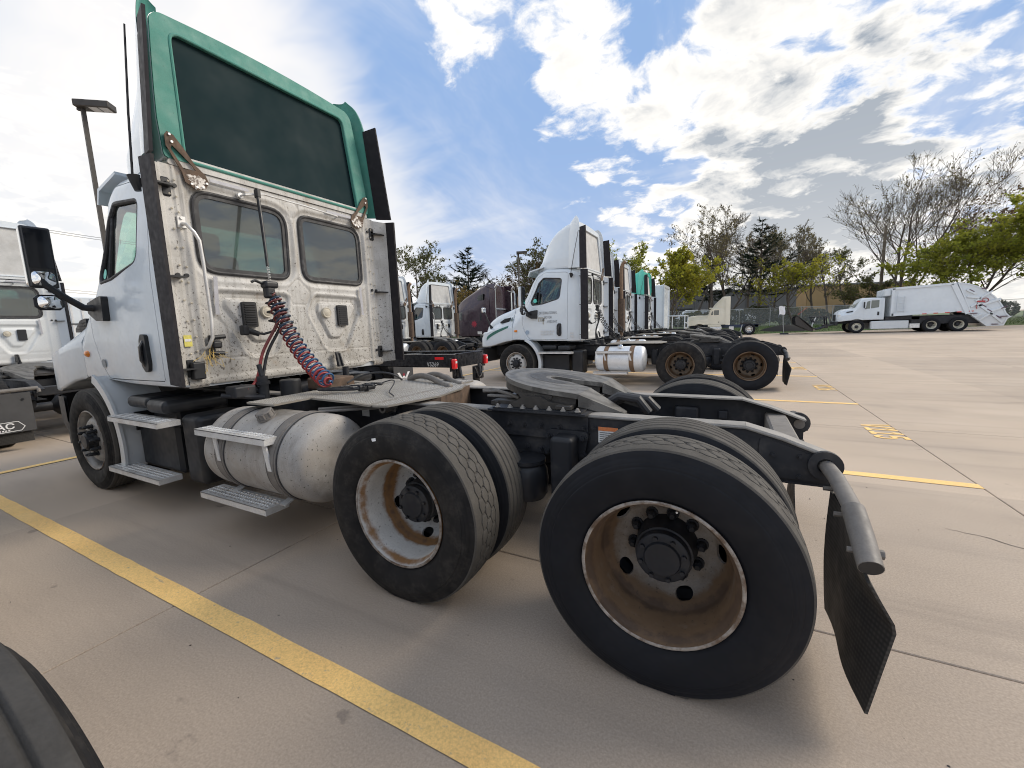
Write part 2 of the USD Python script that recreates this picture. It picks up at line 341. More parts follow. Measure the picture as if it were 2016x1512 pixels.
def cross_stripe():
    v, f = stripe(-9.0, 26.0, 0, 0.11, seed=90); v = np.stack([-7.155 - v[:, 1], v[:, 0], v[:, 2] * 0 + 0.008], 1)
    tag(obj(None, 'stall_head_line', (v, f), 'yellow_paint', smooth=False), kind='structure')
cross_stripe()
def stall_number():
    # painted digits, tops towards the aisle, read by someone facing the aisle
    for n, yy in (('V115', 4.27), ('V116', 8.05), ('V117', 11.8)):
        t = meshkit.text_mesh(n, 0.30, 0.001, bold=True); v = np.array(t.vertices); w = v[:, 0].max()
        v = np.stack([1.80 + v[:, 1], yy - v[:, 0] * (0.80 / w), 0.004 + v[:, 2]], 1)
        tag(obj(None, 'painted_number', (v, np.array(t.faces)[:, ::1]), 'yellow_paint', smooth=False), kind='structure')
stall_number()
def cracks():
    r = np.random.default_rng(21)
    for k, (x, y, a, L) in enumerate(((1.55, .95, -.55, .55), (1.95, .30, -.85, .9), (.55, -1.75, .3, .35), (3.2, 3.1, .1, 1.6), (-3.6, -.9, 1.2, .5), (3.9, 6.4, .5, 1.3))):
        n = int(L / .03); p = np.array([x, y]); P = [p]
        for i in range(n): a += r.normal(0, .22); p = p + .03 * np.array([math.cos(a), math.sin(a)]); P.append(p)
        P = np.array(P); d = np.gradient(P, axis=0); d /= np.linalg.norm(d, axis=1, keepdims=True); nn = np.stack([-d[:, 1], d[:, 0]], 1); w = (.0012 + .0022 * np.sin(np.linspace(0, PI, n + 1)) * r.uniform(.5, 1.3, n + 1))[:, None]
        V = np.vstack([np.column_stack([P - nn * w, np.full(n + 1, .002)]), np.column_stack([P + nn * w, np.full(n + 1, .002)])]); i = np.arange(n)
        tag(obj(None, 'pavement_crack', (V, np.stack([i, i + 1, n + 2 + i, n + 1 + i], 1)), 'joint_dark', smooth=False), kind='structure')
    gb = MB()
    for k in range(60):                          # bits of gravel and rubber
        x, y = r.uniform(-4, 3.5), r.uniform(-2.6, 2.0); q = r.uniform(.0015, .0055); m = trimesh.creation.icosphere(0, q); m.vertices *= r.uniform(.5, 1.3, (len(m.vertices), 1)) * [1.5, 1, .6]; m.vertices += [x, y, q * .4]
        gb.add(m)
    tag(obj(None, 'gravel_bits', gb, 'grit', smooth=False), 'dark bits of gravel scattered on the concrete round the wheels', 'gravel', kind='stuff')
pbr('grit', (0.06, 0.055, 0.05), 0.9, var=0.4)
cracks()
# ------------------------------------------------------------------ vehicle materials
FILM = (0.30, 0.265, 0.22)
def vehicle_materials():
    pbr('paint_main', (0.50, 0.555, 0.60), 0.30, var=0.03, vs=2.0, coat=0.35, dirt=(0.50, 0.50, 0.48), dscale=5.0, dlo=0.52, dhi=0.80, damt=0.4, zdirt=(0.95, 1.55, (0.42, 0.40, 0.37), 0.45), spots=(0.16, 0.15, 0.14), sscale=85.0, sthr=0.755, fine=0.015)
    def panel_extra(g, o, k):
        z = g('separate_xyz', 'z', vector=o)
        low = g.ss(z, 1.05, 2.3, 1.0, 0.0)
        streak = g('vector_math', 'vector', math_type='multiply', vector1=o, vector2=(1.0, 1.0, 0.08))
        k = g.mix(g.m('multiply', g.ss(g.noise(streak, 17.0, 6.0, 0.7), 0.46, 0.74), 0.75), k, (0.255, 0.235, 0.205))
        s1 = g.ss(g.m('add', g.noise(o, 42.0, 3.0, 0.6), g.m('multiply', low, 0.075)), 0.665, 0.70)
        s2 = g.ss(g.m('add', g.noise(o, 95.0, 2.0, 0.5), g.m('multiply', low, 0.06)), 0.69, 0.73)
        sp = g.m('multiply', g.m('maximum', s1, s2), 0.85)
        k = g.mix(sp, k, (0.085, 0.07, 0.055))
        rust = g.m('multiply', g.ss(g.noise(o, 2.6, 6.0, 0.7), 0.60, 0.72), g.ss(z, 2.60, 2.80, 0.25, 1.0))
        return g.mix(g.m('multiply', rust, 0.6), k, (0.34, 0.17, 0.06))
    pbr('panel_dirty', (0.55, 0.54, 0.515), 0.55, var=0.08, vs=3.0, dirt=(0.31, 0.295, 0.265), dscale=2.6, dlo=0.44, dhi=0.72, damt=0.7, zdirt=(1.0, 1.85, (0.32, 0.295, 0.255), 0.6), extra=panel_extra, spec=0.35)
    def panel_light(g, o, k):
        s1 = g.ss(g.noise(o, 30.0, 3.0, 0.6), 0.68, 0.72); return g.mix(g.m('multiply', s1, 0.5), k, (0.2, 0.18, 0.16))
    pbr('panel_white', (0.62, 0.645, 0.655), 0.45, var=0.05, vs=3.0, zdirt=(0.9, 1.6, (0.45, 0.42, 0.38), 0.5), extra=panel_light)
    pbr('paint_white', (0.575, 0.625, 0.665), 0.28, var=0.02, vs=2.0, coat=0.5, zdirt=(0.8, 1.3, (0.50, 0.48, 0.45), 0.35), dirt=(0.6, 0.6, 0.58), dlo=0.5, dhi=0.85, damt=0.3, fine=0.01)
    pbr('paint_cream', (0.68, 0.645, 0.53), 0.35, var=0.03, vs=2.0, coat=0.3, fine=0.01)
    pbr('teal', (0.062, 0.23, 0.188), 0.6, var=0.10, vs=4.0, dirt=(0.14, 0.28, 0.24), dscale=7.0, dlo=0.45, dhi=0.8, damt=0.6, spots=(0.04, 0.09, 0.08), sscale=70.0, sthr=0.735, fine=0.05, spec=0.3)
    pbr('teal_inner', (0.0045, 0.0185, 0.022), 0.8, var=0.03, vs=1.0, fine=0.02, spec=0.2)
    pbr('teal_clean', (0.06, 0.46, 0.36), 0.35, var=0.04, vs=2.0, coat=0.3)
    pbr('grp_grey', (0.47, 0.47, 0.46), 0.7, var=0.12, vs=5.0, dirt=(0.3, 0.28, 0.26), damt=0.4)
    pbr('maroon', (0.032, 0.018, 0.025), 0.30, var=0.12, vs=2.0, coat=0.5, zdirt=(0.9, 1.6, (0.08, 0.06, 0.06), 0.35))
    pbr('rubber_strip', (0.012, 0.0105, 0.0135), 0.62, var=0.2, vs=10.0, dirt=(0.045, 0.042, 0.043), dscale=9.0, dlo=0.5, dhi=0.8, damt=0.5, spec=0.3)
    def ring(g, o, k):
        return g.mix(g.m('multiply', g.ss(g.noise(o, 11.0, 6.0, 0.75), 0.44, 0.74), 0.75), k, (0.046, 0.041, 0.036))
    pbr('tyre', (0.0115, 0.0108, 0.011), 0.75, var=0.25, vs=7.0, extra=ring, bump=0.15, bs=120.0, spec=0.25)
    pbr('tyre_dark', (0.0045, 0.0054, 0.0082), 0.62, var=0.25, vs=6.0, bump=0.06, bs=150.0, spec=0.25, dirt=(0.016, 0.016, 0.018), dscale=5.0, damt=0.4)
    pbr('tread_dark', (0.042, 0.04, 0.038), 0.85, var=0.2, vs=9.0, dirt=(0.075, 0.07, 0.062), dscale=6.0, damt=0.5, bump=0.2, bs=180.0, spec=0.3)
    pbr('tread_grey', (0.085, 0.078, 0.069), 0.88, var=0.18, vs=9.0, dirt=(0.06, 0.055, 0.05), dscale=12.0, damt=0.6, bump=0.3, bs=180.0, spec=0.3)
    def tyre_mix(g, o, k): return k
    def rusty(name, white, rl, rh, brown=(0.20, 0.095, 0.03), dark=(0.075, 0.045, 0.03), wt=(.42, .62, .18)):
        def ex(g, o, k):
            # rust follows the ring where disc and barrel meet, and runs unevenly from it
            p = g('geometry', 'position')
            n = g.noise(o, 7.0, 7.0, 0.68); n2 = g.noise(o, 24.0, 5.0, 0.7)
            at = g('attribute', 'fac', attribute='rust')
            a = g.m('add', g.m('multiply', at, wt[0]), g.m('add', g.m('multiply', n, wt[1]), g.m('multiply', n2, wt[2])))
            k = g.mix(g.ss(a, rl, rh), k, brown)
            k = g.mix(g.m('multiply', g.ss(a, rh + 0.04, rh + 0.22), 0.85), k, dark)
            sp = g.ss(g.noise(o, 70.0, 2.0), 0.66, 0.70)
            return g.mix(g.m('multiply', sp, 0.6), k, (0.05, 0.04, 0.03))
        pbr(name, white, 0.62, var=0.10, vs=5.0, extra=ex, bump=0.25, bs=60.0, spec=0.35)
    rusty('rim_white', (0.52, 0.51, 0.485), 0.52, 0.78, brown=(0.205, 0.105, 0.04), wt=(.55, .62, .22))
    rusty('rim_brown', (0.27, 0.245, 0.215), 0.34, 0.62, brown=(0.15, 0.095, 0.055), dark=(0.065, 0.042, 0.029))
    rusty('rim_row', (0.22, 0.175, 0.13), 0.36, 0.62, brown=(0.10, 0.058, 0.03), dark=(0.04, 0.028, 0.02))
    pbr('rim_steel', (0.36, 0.345, 0.325), 0.52, metal=0.45, var=0.2, vs=18.0, dirt=(0.14, 0.12, 0.10), dscale=9.0, dlo=0.45, dhi=0.75, damt=0.7, spots=(0.1, 0.09, 0.08), sscale=50.0, sthr=0.68)
    pbr('rim_lip', (0.30, 0.275, 0.25), 0.5, metal=0.4, var=0.3, vs=30.0, dirt=(0.10, 0.06, 0.035), dscale=16.0, dlo=0.42, dhi=0.62, damt=0.85)
    pbr('chrome', (0.72, 0.72, 0.72), 0.12, metal=1.0, var=0.05)
    pbr('alu', (0.66, 0.655, 0.64), 0.42, metal=0.45, var=0.10, vs=6.0, dirt=(0.30, 0.27, 0.235), dscale=5.0, dlo=0.45, dhi=0.78, damt=0.55)
    def tank_x(g, o, k):
        st = g('vector_math', 'vector', math_type='multiply', vector1=o, vector2=(1.0, 0.3, 0.3))
        k = g.mix(g.m('multiply', g.ss(g.noise(st, 16.0, 6.0, 0.7), 0.47, 0.72), 0.6), k, (0.20, 0.175, 0.15))
        dx = g('vector_math', 'value', math_type='distance', vector1=o, vector2=(-2.62, -0.90, 0.93))   # diesel spill round the filler
        sp = g.ss(g.m('add', dx, g.m('multiply', g.noise(o, 9.0, 4.0), 0.28)), 0.18, 0.36, 1.0, 0.0)
        return g.mix(g.m('multiply', sp, 0.75), k, (0.10, 0.085, 0.065))
    pbr('tank_dirty', (0.36, 0.34, 0.315), 0.66, metal=0.1, var=0.12, vs=5.0, dirt=(0.30, 0.265, 0.225), dscale=4.0, dlo=0.42, dhi=0.70, damt=0.7, spots=(0.09, 0.08, 0.065), sscale=55.0, sthr=0.67, extra=tank_x)
    pbr('tank_clean', (0.74, 0.76, 0.78), 0.40, metal=0.35, var=0.06, vs=5.0)
    def tread_plate(g, o, k):
        a = g('vector_math', 'vector', math_type='multiply', vector1=o, vector2=(26.0, 60.0, 1.0))
        b = g('vector_math', 'vector', math_type='multiply', vector1=g('vector_math', 'vector', math_type='add', vector1=o, vector2=(1.0 / 52, 1.0 / 120, 0)), vector2=(26.0, 60.0, 1.0))
        k2 = g.mix(g.m('multiply', g.ss(g.noise(o, 5.0, 6.0, 0.7), 0.45, 0.68), 0.6), k, (0.22, 0.185, 0.145))
        return k2
    pbr('lug_bright', (0.50, 0.48, 0.44), 0.45, metal=0.3, var=0.15, vs=5.0, dirt=(0.25, 0.22, 0.18), dscale=4.0, damt=0.5)
    pbr('deck_alu', (0.25, 0.23, 0.20), 0.55, metal=0.2, var=0.1, vs=6.0, extra=tread_plate)
    pbr('frame_dark', (0.0075, 0.0088, 0.0125), 0.58, var=0.3, vs=6.0, dirt=(0.072, 0.066, 0.06), dscale=6.0, dlo=0.48, dhi=0.80, damt=0.65, bump=0.25, bs=40.0)
    pbr('frame_top', (0.26, 0.245, 0.225), 0.7, var=0.2, vs=8.0, dirt=(0.09, 0.08, 0.07), damt=0.6, bump=0.2)
    pbr('black_gloss', (0.010, 0.010, 0.012), 0.25, var=0.15, coat=0.4)
    pbr('black_plastic', (0.008, 0.009, 0.0115), 0.48, var=0.2, vs=6.0, dirt=(0.05, 0.047, 0.043), dscale=4.0, damt=0.4)
    pbr('rust_iron', (0.105, 0.068, 0.045), 0.8, var=0.35, vs=14.0, dirt=(0.045, 0.032, 0.025), dscale=12.0, damt=0.7, bump=0.3)
    pbr('rust_stack', (0.21, 0.135, 0.085), 0.6, metal=0.3, var=0.2, vs=8.0)
    def plate_rings(g, o, k):
        q = g('vector_math', 'vector', math_type='subtract', vector1=o, vector2=(-0.82, 0.0, 0.0))
        w = g('wave_texture', 'fac', wave_type='rings', rings_direction='z', profile='sine', vector=q, scale=3.1, distortion=5.5, detail=5.0, detail_scale=1.3, detail_roughness=0.7)
        k = g.mix(g.m('multiply', g.ss(w, 0.45, 0.98), 0.65), k, (0.055, 0.052, 0.047))
        return g.mix(g.m('multiply', g.ss(g.noise(o, 9.0, 6.0, 0.7), 0.5, 0.66), 0.75), k, (0.06, 0.055, 0.05))
    pbr('fifth_top', (0.155, 0.147, 0.134), 0.5, metal=0.3, var=0.12, vs=7.0, extra=plate_rings, bump=0.3, bs=60.0)
    pbr('grease', (0.030, 0.027, 0.024), 0.45, var=0.3, vs=15.0, dirt=(0.11, 0.095, 0.08), damt=0.5, bump=0.4)
    pbr('tube_grey', (0.165, 0.15, 0.135), 0.62, var=0.18, vs=9.0, dirt=(0.10, 0.09, 0.08), dscale=14.0, damt=0.6, bump=0.2)
    def weave(g, o, k):
        w = g('wave_texture', 'fac', wave_type='bands', bands_direction='z', profile='sine', vector=o, scale=17.0, distortion=0.5, detail=1.0)
        w2 = g('wave_texture', 'fac', wave_type='bands', bands_direction='y', profile='sine', vector=o, scale=20.0, distortion=0.3, detail=1.0)
        return g.mix(g.m('multiply', g.m('multiply', w, g.m('add', 0.45, w2)), 0.36), k, (0.075, 0.068, 0.06))
    pbr('flap', (0.014, 0.013, 0.012), 0.7, var=0.2, vs=7.0, extra=weave)
    pbr('flap_grey', (0.062, 0.062, 0.064), 0.7, var=0.1)
    pbr('seat', (0.035, 0.036, 0.04), 0.8, var=0.2); pbr('lining', (0.085, 0.085, 0.082), 0.85, var=0.1)
    pbr('orange_lens', (0.75, 0.22, 0.02), 0.25, var=0.05, coat=0.6); pbr('red_lens', (0.72, 0.02, 0.025), 0.2, var=0.05, coat=0.7)
    pbr('clear_lens', (0.62, 0.62, 0.6), 0.15, var=0.1, coat=0.6)
    hz = lambda c: (lambda g, o, k: g.mix(g.ss(g('separate_xyz', 'z', vector=o), 1.12, 1.60, 0.0, 0.72), k, c))
    pbr('hose_red', (0.30, 0.035, 0.035), 0.42, var=0.25, vs=12.0, dirt=(0.12, 0.05, 0.04), damt=0.5, extra=hz((0.06, 0.028, 0.026))); pbr('hose_blue', (0.022, 0.085, 0.20), 0.42, var=0.25, vs=12.0, dirt=(0.03, 0.04, 0.05), damt=0.6, extra=hz((0.022, 0.03, 0.036)))
    pbr('hose_black', (0.02, 0.02, 0.022), 0.5, var=0.2, vs=12.0)
    pbr('reflector_grey', (0.40, 0.40, 0.43), 0.4, var=0.1, vs=20.0); pbr('reflector_white', (0.75, 0.75, 0.76), 0.35, var=0.06); pbr('reflector_red', (0.55, 0.05, 0.04), 0.35, var=0.1)
    pbr('yellow_label', (0.62, 0.55, 0.12), 0.5, var=0.15, vs=20.0); pbr('white_label', (0.66, 0.65, 0.62), 0.5, var=0.08); pbr('orange_label', (0.62, 0.20, 0.07), 0.5, var=0.1)
    pbr('ink', (0.05, 0.055, 0.06), 0.6); pbr('ink_green', (0.05, 0.10, 0.09), 0.6); pbr('letter_gold', (0.38, 0.36, 0.30), 0.5, var=0.15, vs=12.0); pbr('letter_grey', (0.20, 0.215, 0.225), 0.5, var=0.15, vs=12.0); pbr('letter_faint', (0.56, 0.57, 0.57), 0.5)
    pbr('letter_white', (0.8, 0.8, 0.8), 0.5); pbr('stripe_green', (0.03, 0.12, 0.095), 0.4); pbr('sticker_blue', (0.30, 0.38, 0.48), 0.5); pbr('sticker_teal', (0.10, 0.55, 0.45), 0.5); pbr('emblem_red', (0.30, 0.02, 0.04), 0.5)
    pbr('emblem', (0.46, 0.42, 0.34), 0.55, var=0.15, vs=20.0); pbr('paint_flake', (0.66, 0.62, 0.57), 0.8, var=0.1, vs=20.0, dirt=(0.12, 0.09, 0.07), dscale=28.0, dlo=0.5, dhi=0.55, damt=0.85)
    pbr('wood', (0.16, 0.10, 0.06), 0.8, var=0.3); pbr('straw', (0.55, 0.40, 0.14), 0.8, var=0.2)
    def pane(name, tint, refl=1.0, film=0.0):
        g = G(); fr = g('fresnel', 'fac', IOR=1.6)
        gl = g('glossy_bsdf', 'BSDF', color=(0.95, 0.97, 0.97), roughness=0.03); tr = g('transparent_bsdf', 'BSDF', color=tint)
        pn = g('mix_closure', 'closure', fac=g.m('multiply', g.m('add', fr, 0.02), refl, clamp=True), closure1=tr, closure2=gl)
        if film: pn = g('mix_closure', 'closure', fac=film, closure1=pn, closure2=g('diffuse_bsdf', 'BSDF', color=(0.30, 0.31, 0.29)))  # grey diffuse layer stands in for overcast sky reflected in the pane
        MAT[name] = g.done(name, pn)
    pane('glass_side', (0.50, 0.74, 0.67), 1.2); pane('glass_rear', (0.30, 0.42, 0.40), 1.15, 0.17); pane('glass_dark', (0.20, 0.26, 0.25), 1.6); pane('glass_front', (0.70, 0.84, 0.80), 1.0)
    pbr('seal', (0.028, 0.028, 0.03), 0.6, var=0.15, dirt=(0.12, 0.12, 0.125), dscale=16.0, damt=0.5)
    pbr('mirror_dark_reflection', (0.012, 0.014, 0.018), 0.06, var=0.1, fine=0, rvar=0.0)  # dark reflection put into the base colour of the mirror glass
    pbr('mirror', (0.80, 0.82, 0.84), 0.02, metal=1.0, var=0.0, fine=0, rvar=0.0)
vehicle_materials()
def set_attr(prim, name, vals):
    UsdGeom.PrimvarsAPI(prim).CreatePrimvar(name, Sdf.ValueTypeNames.FloatArray, 'vertex').Set(Vt.FloatArray.FromNumpy(np.asarray(vals, np.float32)))

# ------------------------------------------------------------------ wheels
R_T = 0.507
def tyre_mesh(kind, nt, nw=60, seed=0):
    """grid round the axle; o = distance outwards from the tyre's middle plane. Returns (v, f, face class)"""
    side = [(0.098, 0.289), (0.108, 0.300), (0.121, 0.312), (0.133, 0.338), (0.1405, 0.375), (0.1425, 0.405), (0.140, 0.428), (0.1395, 0.431), (0.1365, 0.4325), (0.136, 0.436), (0.1355, 0.446), (0.1320, 0.4475), (0.1315, 0.452), (0.128, 0.464), (0.1235, 0.4655), (0.1225, 0.471), (0.1185, 0.483), (0.1145, 0.491)]
    w = np.linspace(0.110, -0.110, nw); crown = lambda o: 0.5065 - 0.008 * (np.abs(o) / 0.11) ** 2.6 - 0.0
    o = np.concatenate([[a for a, _ in side], w, [-a for a, _ in side[::-1]]]); r = np.concatenate([[b for _, b in side], crown(w), [b for _, b in side[::-1]]])
    th = np.arange(nt) * 2 * PI / nt; O, T = np.meshgrid(o, th, indexing='ij'); Rr = np.repeat(r[:, None], nt, 1)
    tread = (np.abs(O) <= 0.1101) & (Rr > 0.49)
    dep = np.zeros_like(O)
    if kind == 'zig':
        N = 40; tri = lambda a: 2 * np.abs(2 * ((a / (2 * PI)) % 1.0) - 1) - 1
        for k, (g0, ph, am) in enumerate(((0.062, 0.0, 0.0050), (0.021, PI, 0.0075), (-0.021, 0, 0.0075), (-0.062, PI, 0.0050))):
            c = g0 + am * tri(T * N + ph); dep = np.maximum(dep, np.exp(-((O - c) / 0.0020) ** 4))
        ph = (T * N / (2 * PI)) % 1.0
        for lo, hi, p0 in ((-0.0135, 0.0135, 0.0), (0.0285, 0.057, 0.5), (-0.057, -0.0285, 0.5)):
            s_ = np.exp(-((((ph - p0 - 0.3 * (O - lo) / (hi - lo) * 0.5 + 0.5) % 1.0) - 0.5) / 0.055) ** 2) * ((O > lo) & (O < hi)); dep = np.maximum(dep, s_ * (1.0 if lo == -0.0135 else 0.45))
        dep *= 0.013
    elif kind == 'rib':
        for c in (0.078, 0.041, 0.0, -0.041, -0.078): dep = np.maximum(dep, np.exp(-((O - c) / 0.0032) ** 4))
        dep *= 0.009
    Rr = Rr - np.where(tread, dep, 0)
    a, b = Rr * np.cos(T), Rr * np.sin(T)
    V = np.stack([a, -O, -b], -1).reshape(-1, 3); k = len(o)
    i, j = np.meshgrid(np.arange(k - 1), np.arange(nt), indexing='ij'); j2 = (j + 1) % nt
    F = np.stack([i * nt + j, i * nt + j2, (i + 1) * nt + j2, (i + 1) * nt + j], -1).reshape(-1, 4)
    top = ((np.abs(o)[:-1] <= 0.1146) & (r[:-1] > 0.485) & (np.abs(o)[1:] <= 0.1146))[i.ravel()]
    return V, F, top
def orient(v, f, cx, yc, cz, side):
    v = np.asarray(v, float).copy(); f = np.asarray(f)
    if side > 0: v[:, 1] *= -1; f = f[:, ::-1]
    return v + [cx, yc, cz], f
HUBZ = 0.497
def tyre(parent, cx, yc, side, kind='rib', nt=96, nw=60, mat='tyre', tmat='tread_grey', rot=0.0):
    v, f, top = tyre_mesh(kind, nt, nw)
    if rot: c, s_ = math.cos(rot), math.sin(rot); v = np.stack([c * v[:, 0] - s_ * v[:, 2], v[:, 1], s_ * v[:, 0] + c * v[:, 2]], 1)
    v, f = orient(v, f, cx, yc, HUBZ, side)
    v[:, 2] = np.where(v[:, 2] < 0.012, 0.004 + (v[:, 2] + 0.012) * 0.1, v[:, 2])
    p = obj(parent, 'tyre', (v, f[~top]), mat, smooth=True)
    v2, f2 = v, f[top]; used, inv = np.unique(f2.ravel(), return_inverse=True)
    obj(p, 'tread', (v2[used], inv.reshape(-1, 4)), tmat, smooth=True); return p
def rim_parts(kind, nb=48, holes=True, rot=0.0):
    """rim solid with hand holes cut through its disc"""
    if kind == 'dish':
        pr = [(0.119, 0.2985), (0.1225, 0.2925), (0.119, 0.286), (0.110, 0.2835), (0.100, 0.279), (0.088, 0.270), (0.070, 0.2655), (0.045, 0.264), (0.02, 0.263), (0.0, 0.262), (-0.02, 0.261), (-0.045, 0.259), (-0.056, 0.257), (-0.066, 0.254), (-0.080, 0.243), (-0.105, 0.232), (-0.135, 0.214), (-0.152, 0.196), (-0.160, 0.178), (-0.1615, 0.100), (-0.173, 0.100), (-0.173, 0.180), (-0.166, 0.203), (-0.118, 0.243), (-0.085, 0.256), (-0.09, 0.270), (0.05, 0.275), (0.092, 0.287), (0.105, 0.2965)]
        ho, hr = -0.12, 0.213
    else:
        pr = [(0.119, 0.2985), (0.1225, 0.2925), (0.119, 0.286), (0.108, 0.2835), (0.098, 0.277), (0.080, 0.268), (0.030, 0.2645), (0.020, 0.262), (0.030, 0.252), (0.055, 0.238), (0.082, 0.218), (0.094, 0.198), (0.099, 0.178), (0.100, 0.095), (0.088, 0.095), (0.087, 0.180), (0.070, 0.215), (0.012, 0.255), (-0.10, 0.262), (-0.12, 0.285), (-0.11, 0.295), (-0.08, 0.278), (0.05, 0.276), (0.10, 0.2955)]
        ho, hr = 0.06, 0.223
    v, f = revm(pr, nb, 'y', closed=True); v[:, 1] *= -1; f = f[:, ::-1]
    if not holes: return v, f
    s = man((v, f))
    if s.volume() < 0: s = man((v, f[:, ::-1]))
    for k in range(5):
        a = rot + k * 2 * PI / 5; c = np.array([hr * math.cos(a), 0, -hr * math.sin(a)]); e = np.array([math.cos(a), 0, -math.sin(a)]); tq = np.array([math.sin(a), 0, math.cos(a)])
        ax = np.array([0, -1.0, 0]) * 0.8 + e * (-0.45 if kind == 'dish' else 0.25); ax /= np.linalg.norm(ax)
        p0, p1 = c + [0, -ho, 0] - ax * 0.075, c + [0, -ho, 0] + ax * 0.075
        h = m3.Manifold.batch_hull([mcyl(p0 + tq * d, p1 + tq * d, 0.029, 16) for d in (-0.009, 0.009)]); s = s - h
    m = s.to_mesh(); return np.array(m.vert_properties[:, :3], float), np.array(m.tri_verts)
def wheel(parent, cx, side, kind, det=2, rimmat='rim_row', tkind='rib', nt=96, hubm='frame_dark', rot=0.2, tmats=('tyre', 'tread_grey'), label=None, yc=None):
    nb = (72 if det == 2 else 40); yc = (1.08 if kind != 'steer' else 1.05) * side if yc is None else yc
    rv, rf = orient(*rim_parts('steer' if kind == 'steer' else 'dish', nb, holes=det > 0, rot=rot), cx, yc, HUBZ, side)
    def vattr(v):
        rr = np.hypot(v[:, 0] - cx, v[:, 2] - HUBZ); oo = (v[:, 1] - yc) * side
        return np.clip(np.exp(-((oo + 0.078) / 0.036) ** 2) * (rr > 0.2) * 0.9 + np.exp(-((rr - 0.297) / 0.006) ** 2) * 0.4 + np.exp(-((oo - 0.092) / 0.024) ** 2) * (rr > 0.25) * 0.58 + (0.50 if rimmat == 'rim_brown' else 0) * (rr > 0.25) * (oo > -0.07), 0, 1)
    w = obj(parent, 'wheel', (rv, rf), rimmat, smooth=35, label=label)
    pts = np.array(UsdGeom.Mesh(w).GetPointsAttr().Get()); set_attr(w, 'rust', vattr(pts))
    tyre(w, cx, yc, side, tkind, nt, (130 if tkind == 'zig' else 60) if (det == 2 or nt == 200) else 26, *tmats, rot=rot * 3)
    if det == 2: obj(w, 'rim_edge', orient(*revm([(-0.1188, 0.2990), (-0.1242, 0.2930), (-0.1188, 0.2850)], 96, 'y'), cx, yc, HUBZ, side), 'rim_lip', smooth=True)
    S = lambda mb: orient(*mb.get(), cx, yc, HUBZ, side)
    hub = MB()
    if kind == 'steer':
        hub.rev([(-0.09, 0.001), (-0.09, 0.118), (-0.118, 0.112), (-0.124, 0.086), (-0.160, 0.082), (-0.172, 0.066), (-0.172, 0.0)][::-1], 32)
    else:
        hub.rev([(0.20, 0.12), (0.165, 0.142), (0.150, 0.130), (0.10, 0.122), (0.055, 0.118), (0.030, 0.116), (0.028, 0.108), (-0.004, 0.1055), (-0.010, 0.098), (-0.012, 0.074), (-0.022, 0.068), (-0.026, 0.0)][::-1], 36)
        for k in range(8):
            a = k * PI / 4 + 0.3; c = np.array([0.088 * math.cos(a), 0, 0.088 * math.sin(a)]); hub.cyl(c + [0, -0.006, 0], c + [0, -0.024, 0], 0.0095, 6)
    if kind != 'steer': hub.move((0, 0.022, 0))
    obj(w, 'hub', S(hub), hubm)
    if det:
        o0, ln, rr = ((-0.098, 0.075, 0.0165) if kind == 'steer' else (0.163, 0.052, 0.0195))
        for k in range(10):
            a = k * PI / 5 + 0.15; c = np.array([0.1425 * math.cos(a), 0, 0.1425 * math.sin(a)]); nb_ = MB()
            nb_.cyl(c + [0, o0 + 0.004, 0], c + [0, o0 - 0.012, 0], rr * 1.35, 12).add(tubem([c + [0, o0 - 0.012, 0], c + [0, o0 - ln * 0.75, 0], c + [0, o0 - ln, 0]], [rr, rr, rr * 0.55], 6))
            obj(w, 'lug_nut', S(nb_), hubm, smooth=20)
    if kind == 'dish_stem':
        obj(w, 'valve_stem', S(MB().tube([(0.05, 0.10, 0.20), (0.052, 0.03, 0.215), (0.058, -0.04, 0.232)], 0.0045, 6)), 'alu')
    return w
def inner_tyre(parent, cx, side, det=2, nt=110):
    yc = 0.735 * side
    w = obj(parent, 'wheel', orient(*MB().rev([(-0.12, 0.285), (-0.10, 0.268), (0.10, 0.268), (0.12, 0.285), (0.12, 0.20), (0.16, 0.12), (0.17, 0.12), (0.135, 0.22), (0.13, 0.295), (-0.13, 0.295)][::-1], 36, closed=True).get(), cx, yc, HUBZ, side), 'frame_dark')
    tyre(w, cx, yc, side, 'rib', nt, 60 if det == 2 else 26, 'tyre_dark' if det == 2 else 'tyre', 'tread_grey' if det == 2 else 'tyre'); return w
# ------------------------------------------------------------------ cab-behind-hood tractor (faces -x, rear axle at the origin, centre line y = 0)
def section(hw, hwt, zb, zsh, zt, rc, crown=0.03):
    """closed cross-section (y, z): flat bottom, upright side to zsh, tumblehome to hwt, rounded roof edge"""
    half = [(0, zb), (hw * 0.5, zb), (hw - 0.03, zb), (hw - 0.008, zb + 0.01), (hw, zb + 0.035)]
    half += [(hw, zb + (zsh - zb) * t) for t in (0.3, 0.6, 0.85, 1.0)]
    zc = zt - rc
    half += [(hw + (hwt - hw) * (t ** 1.15), zsh + (zc - zsh) * t) for t in (0.25, 0.5, 0.75, 1.0)]
    half += [(hwt - rc + rc * math.cos(a), zc + rc * math.sin(a)) for a in np.linspace(0, PI / 2, 7)[1:]]
    half += [((hwt - rc) * t, zt + crown * (1 - t * t)) for t in (0.75, 0.5, 0.25, 0.0)]
    h = np.array(half); return np.vstack([h, (h[-2:0:-1]) * [-1, 1]])
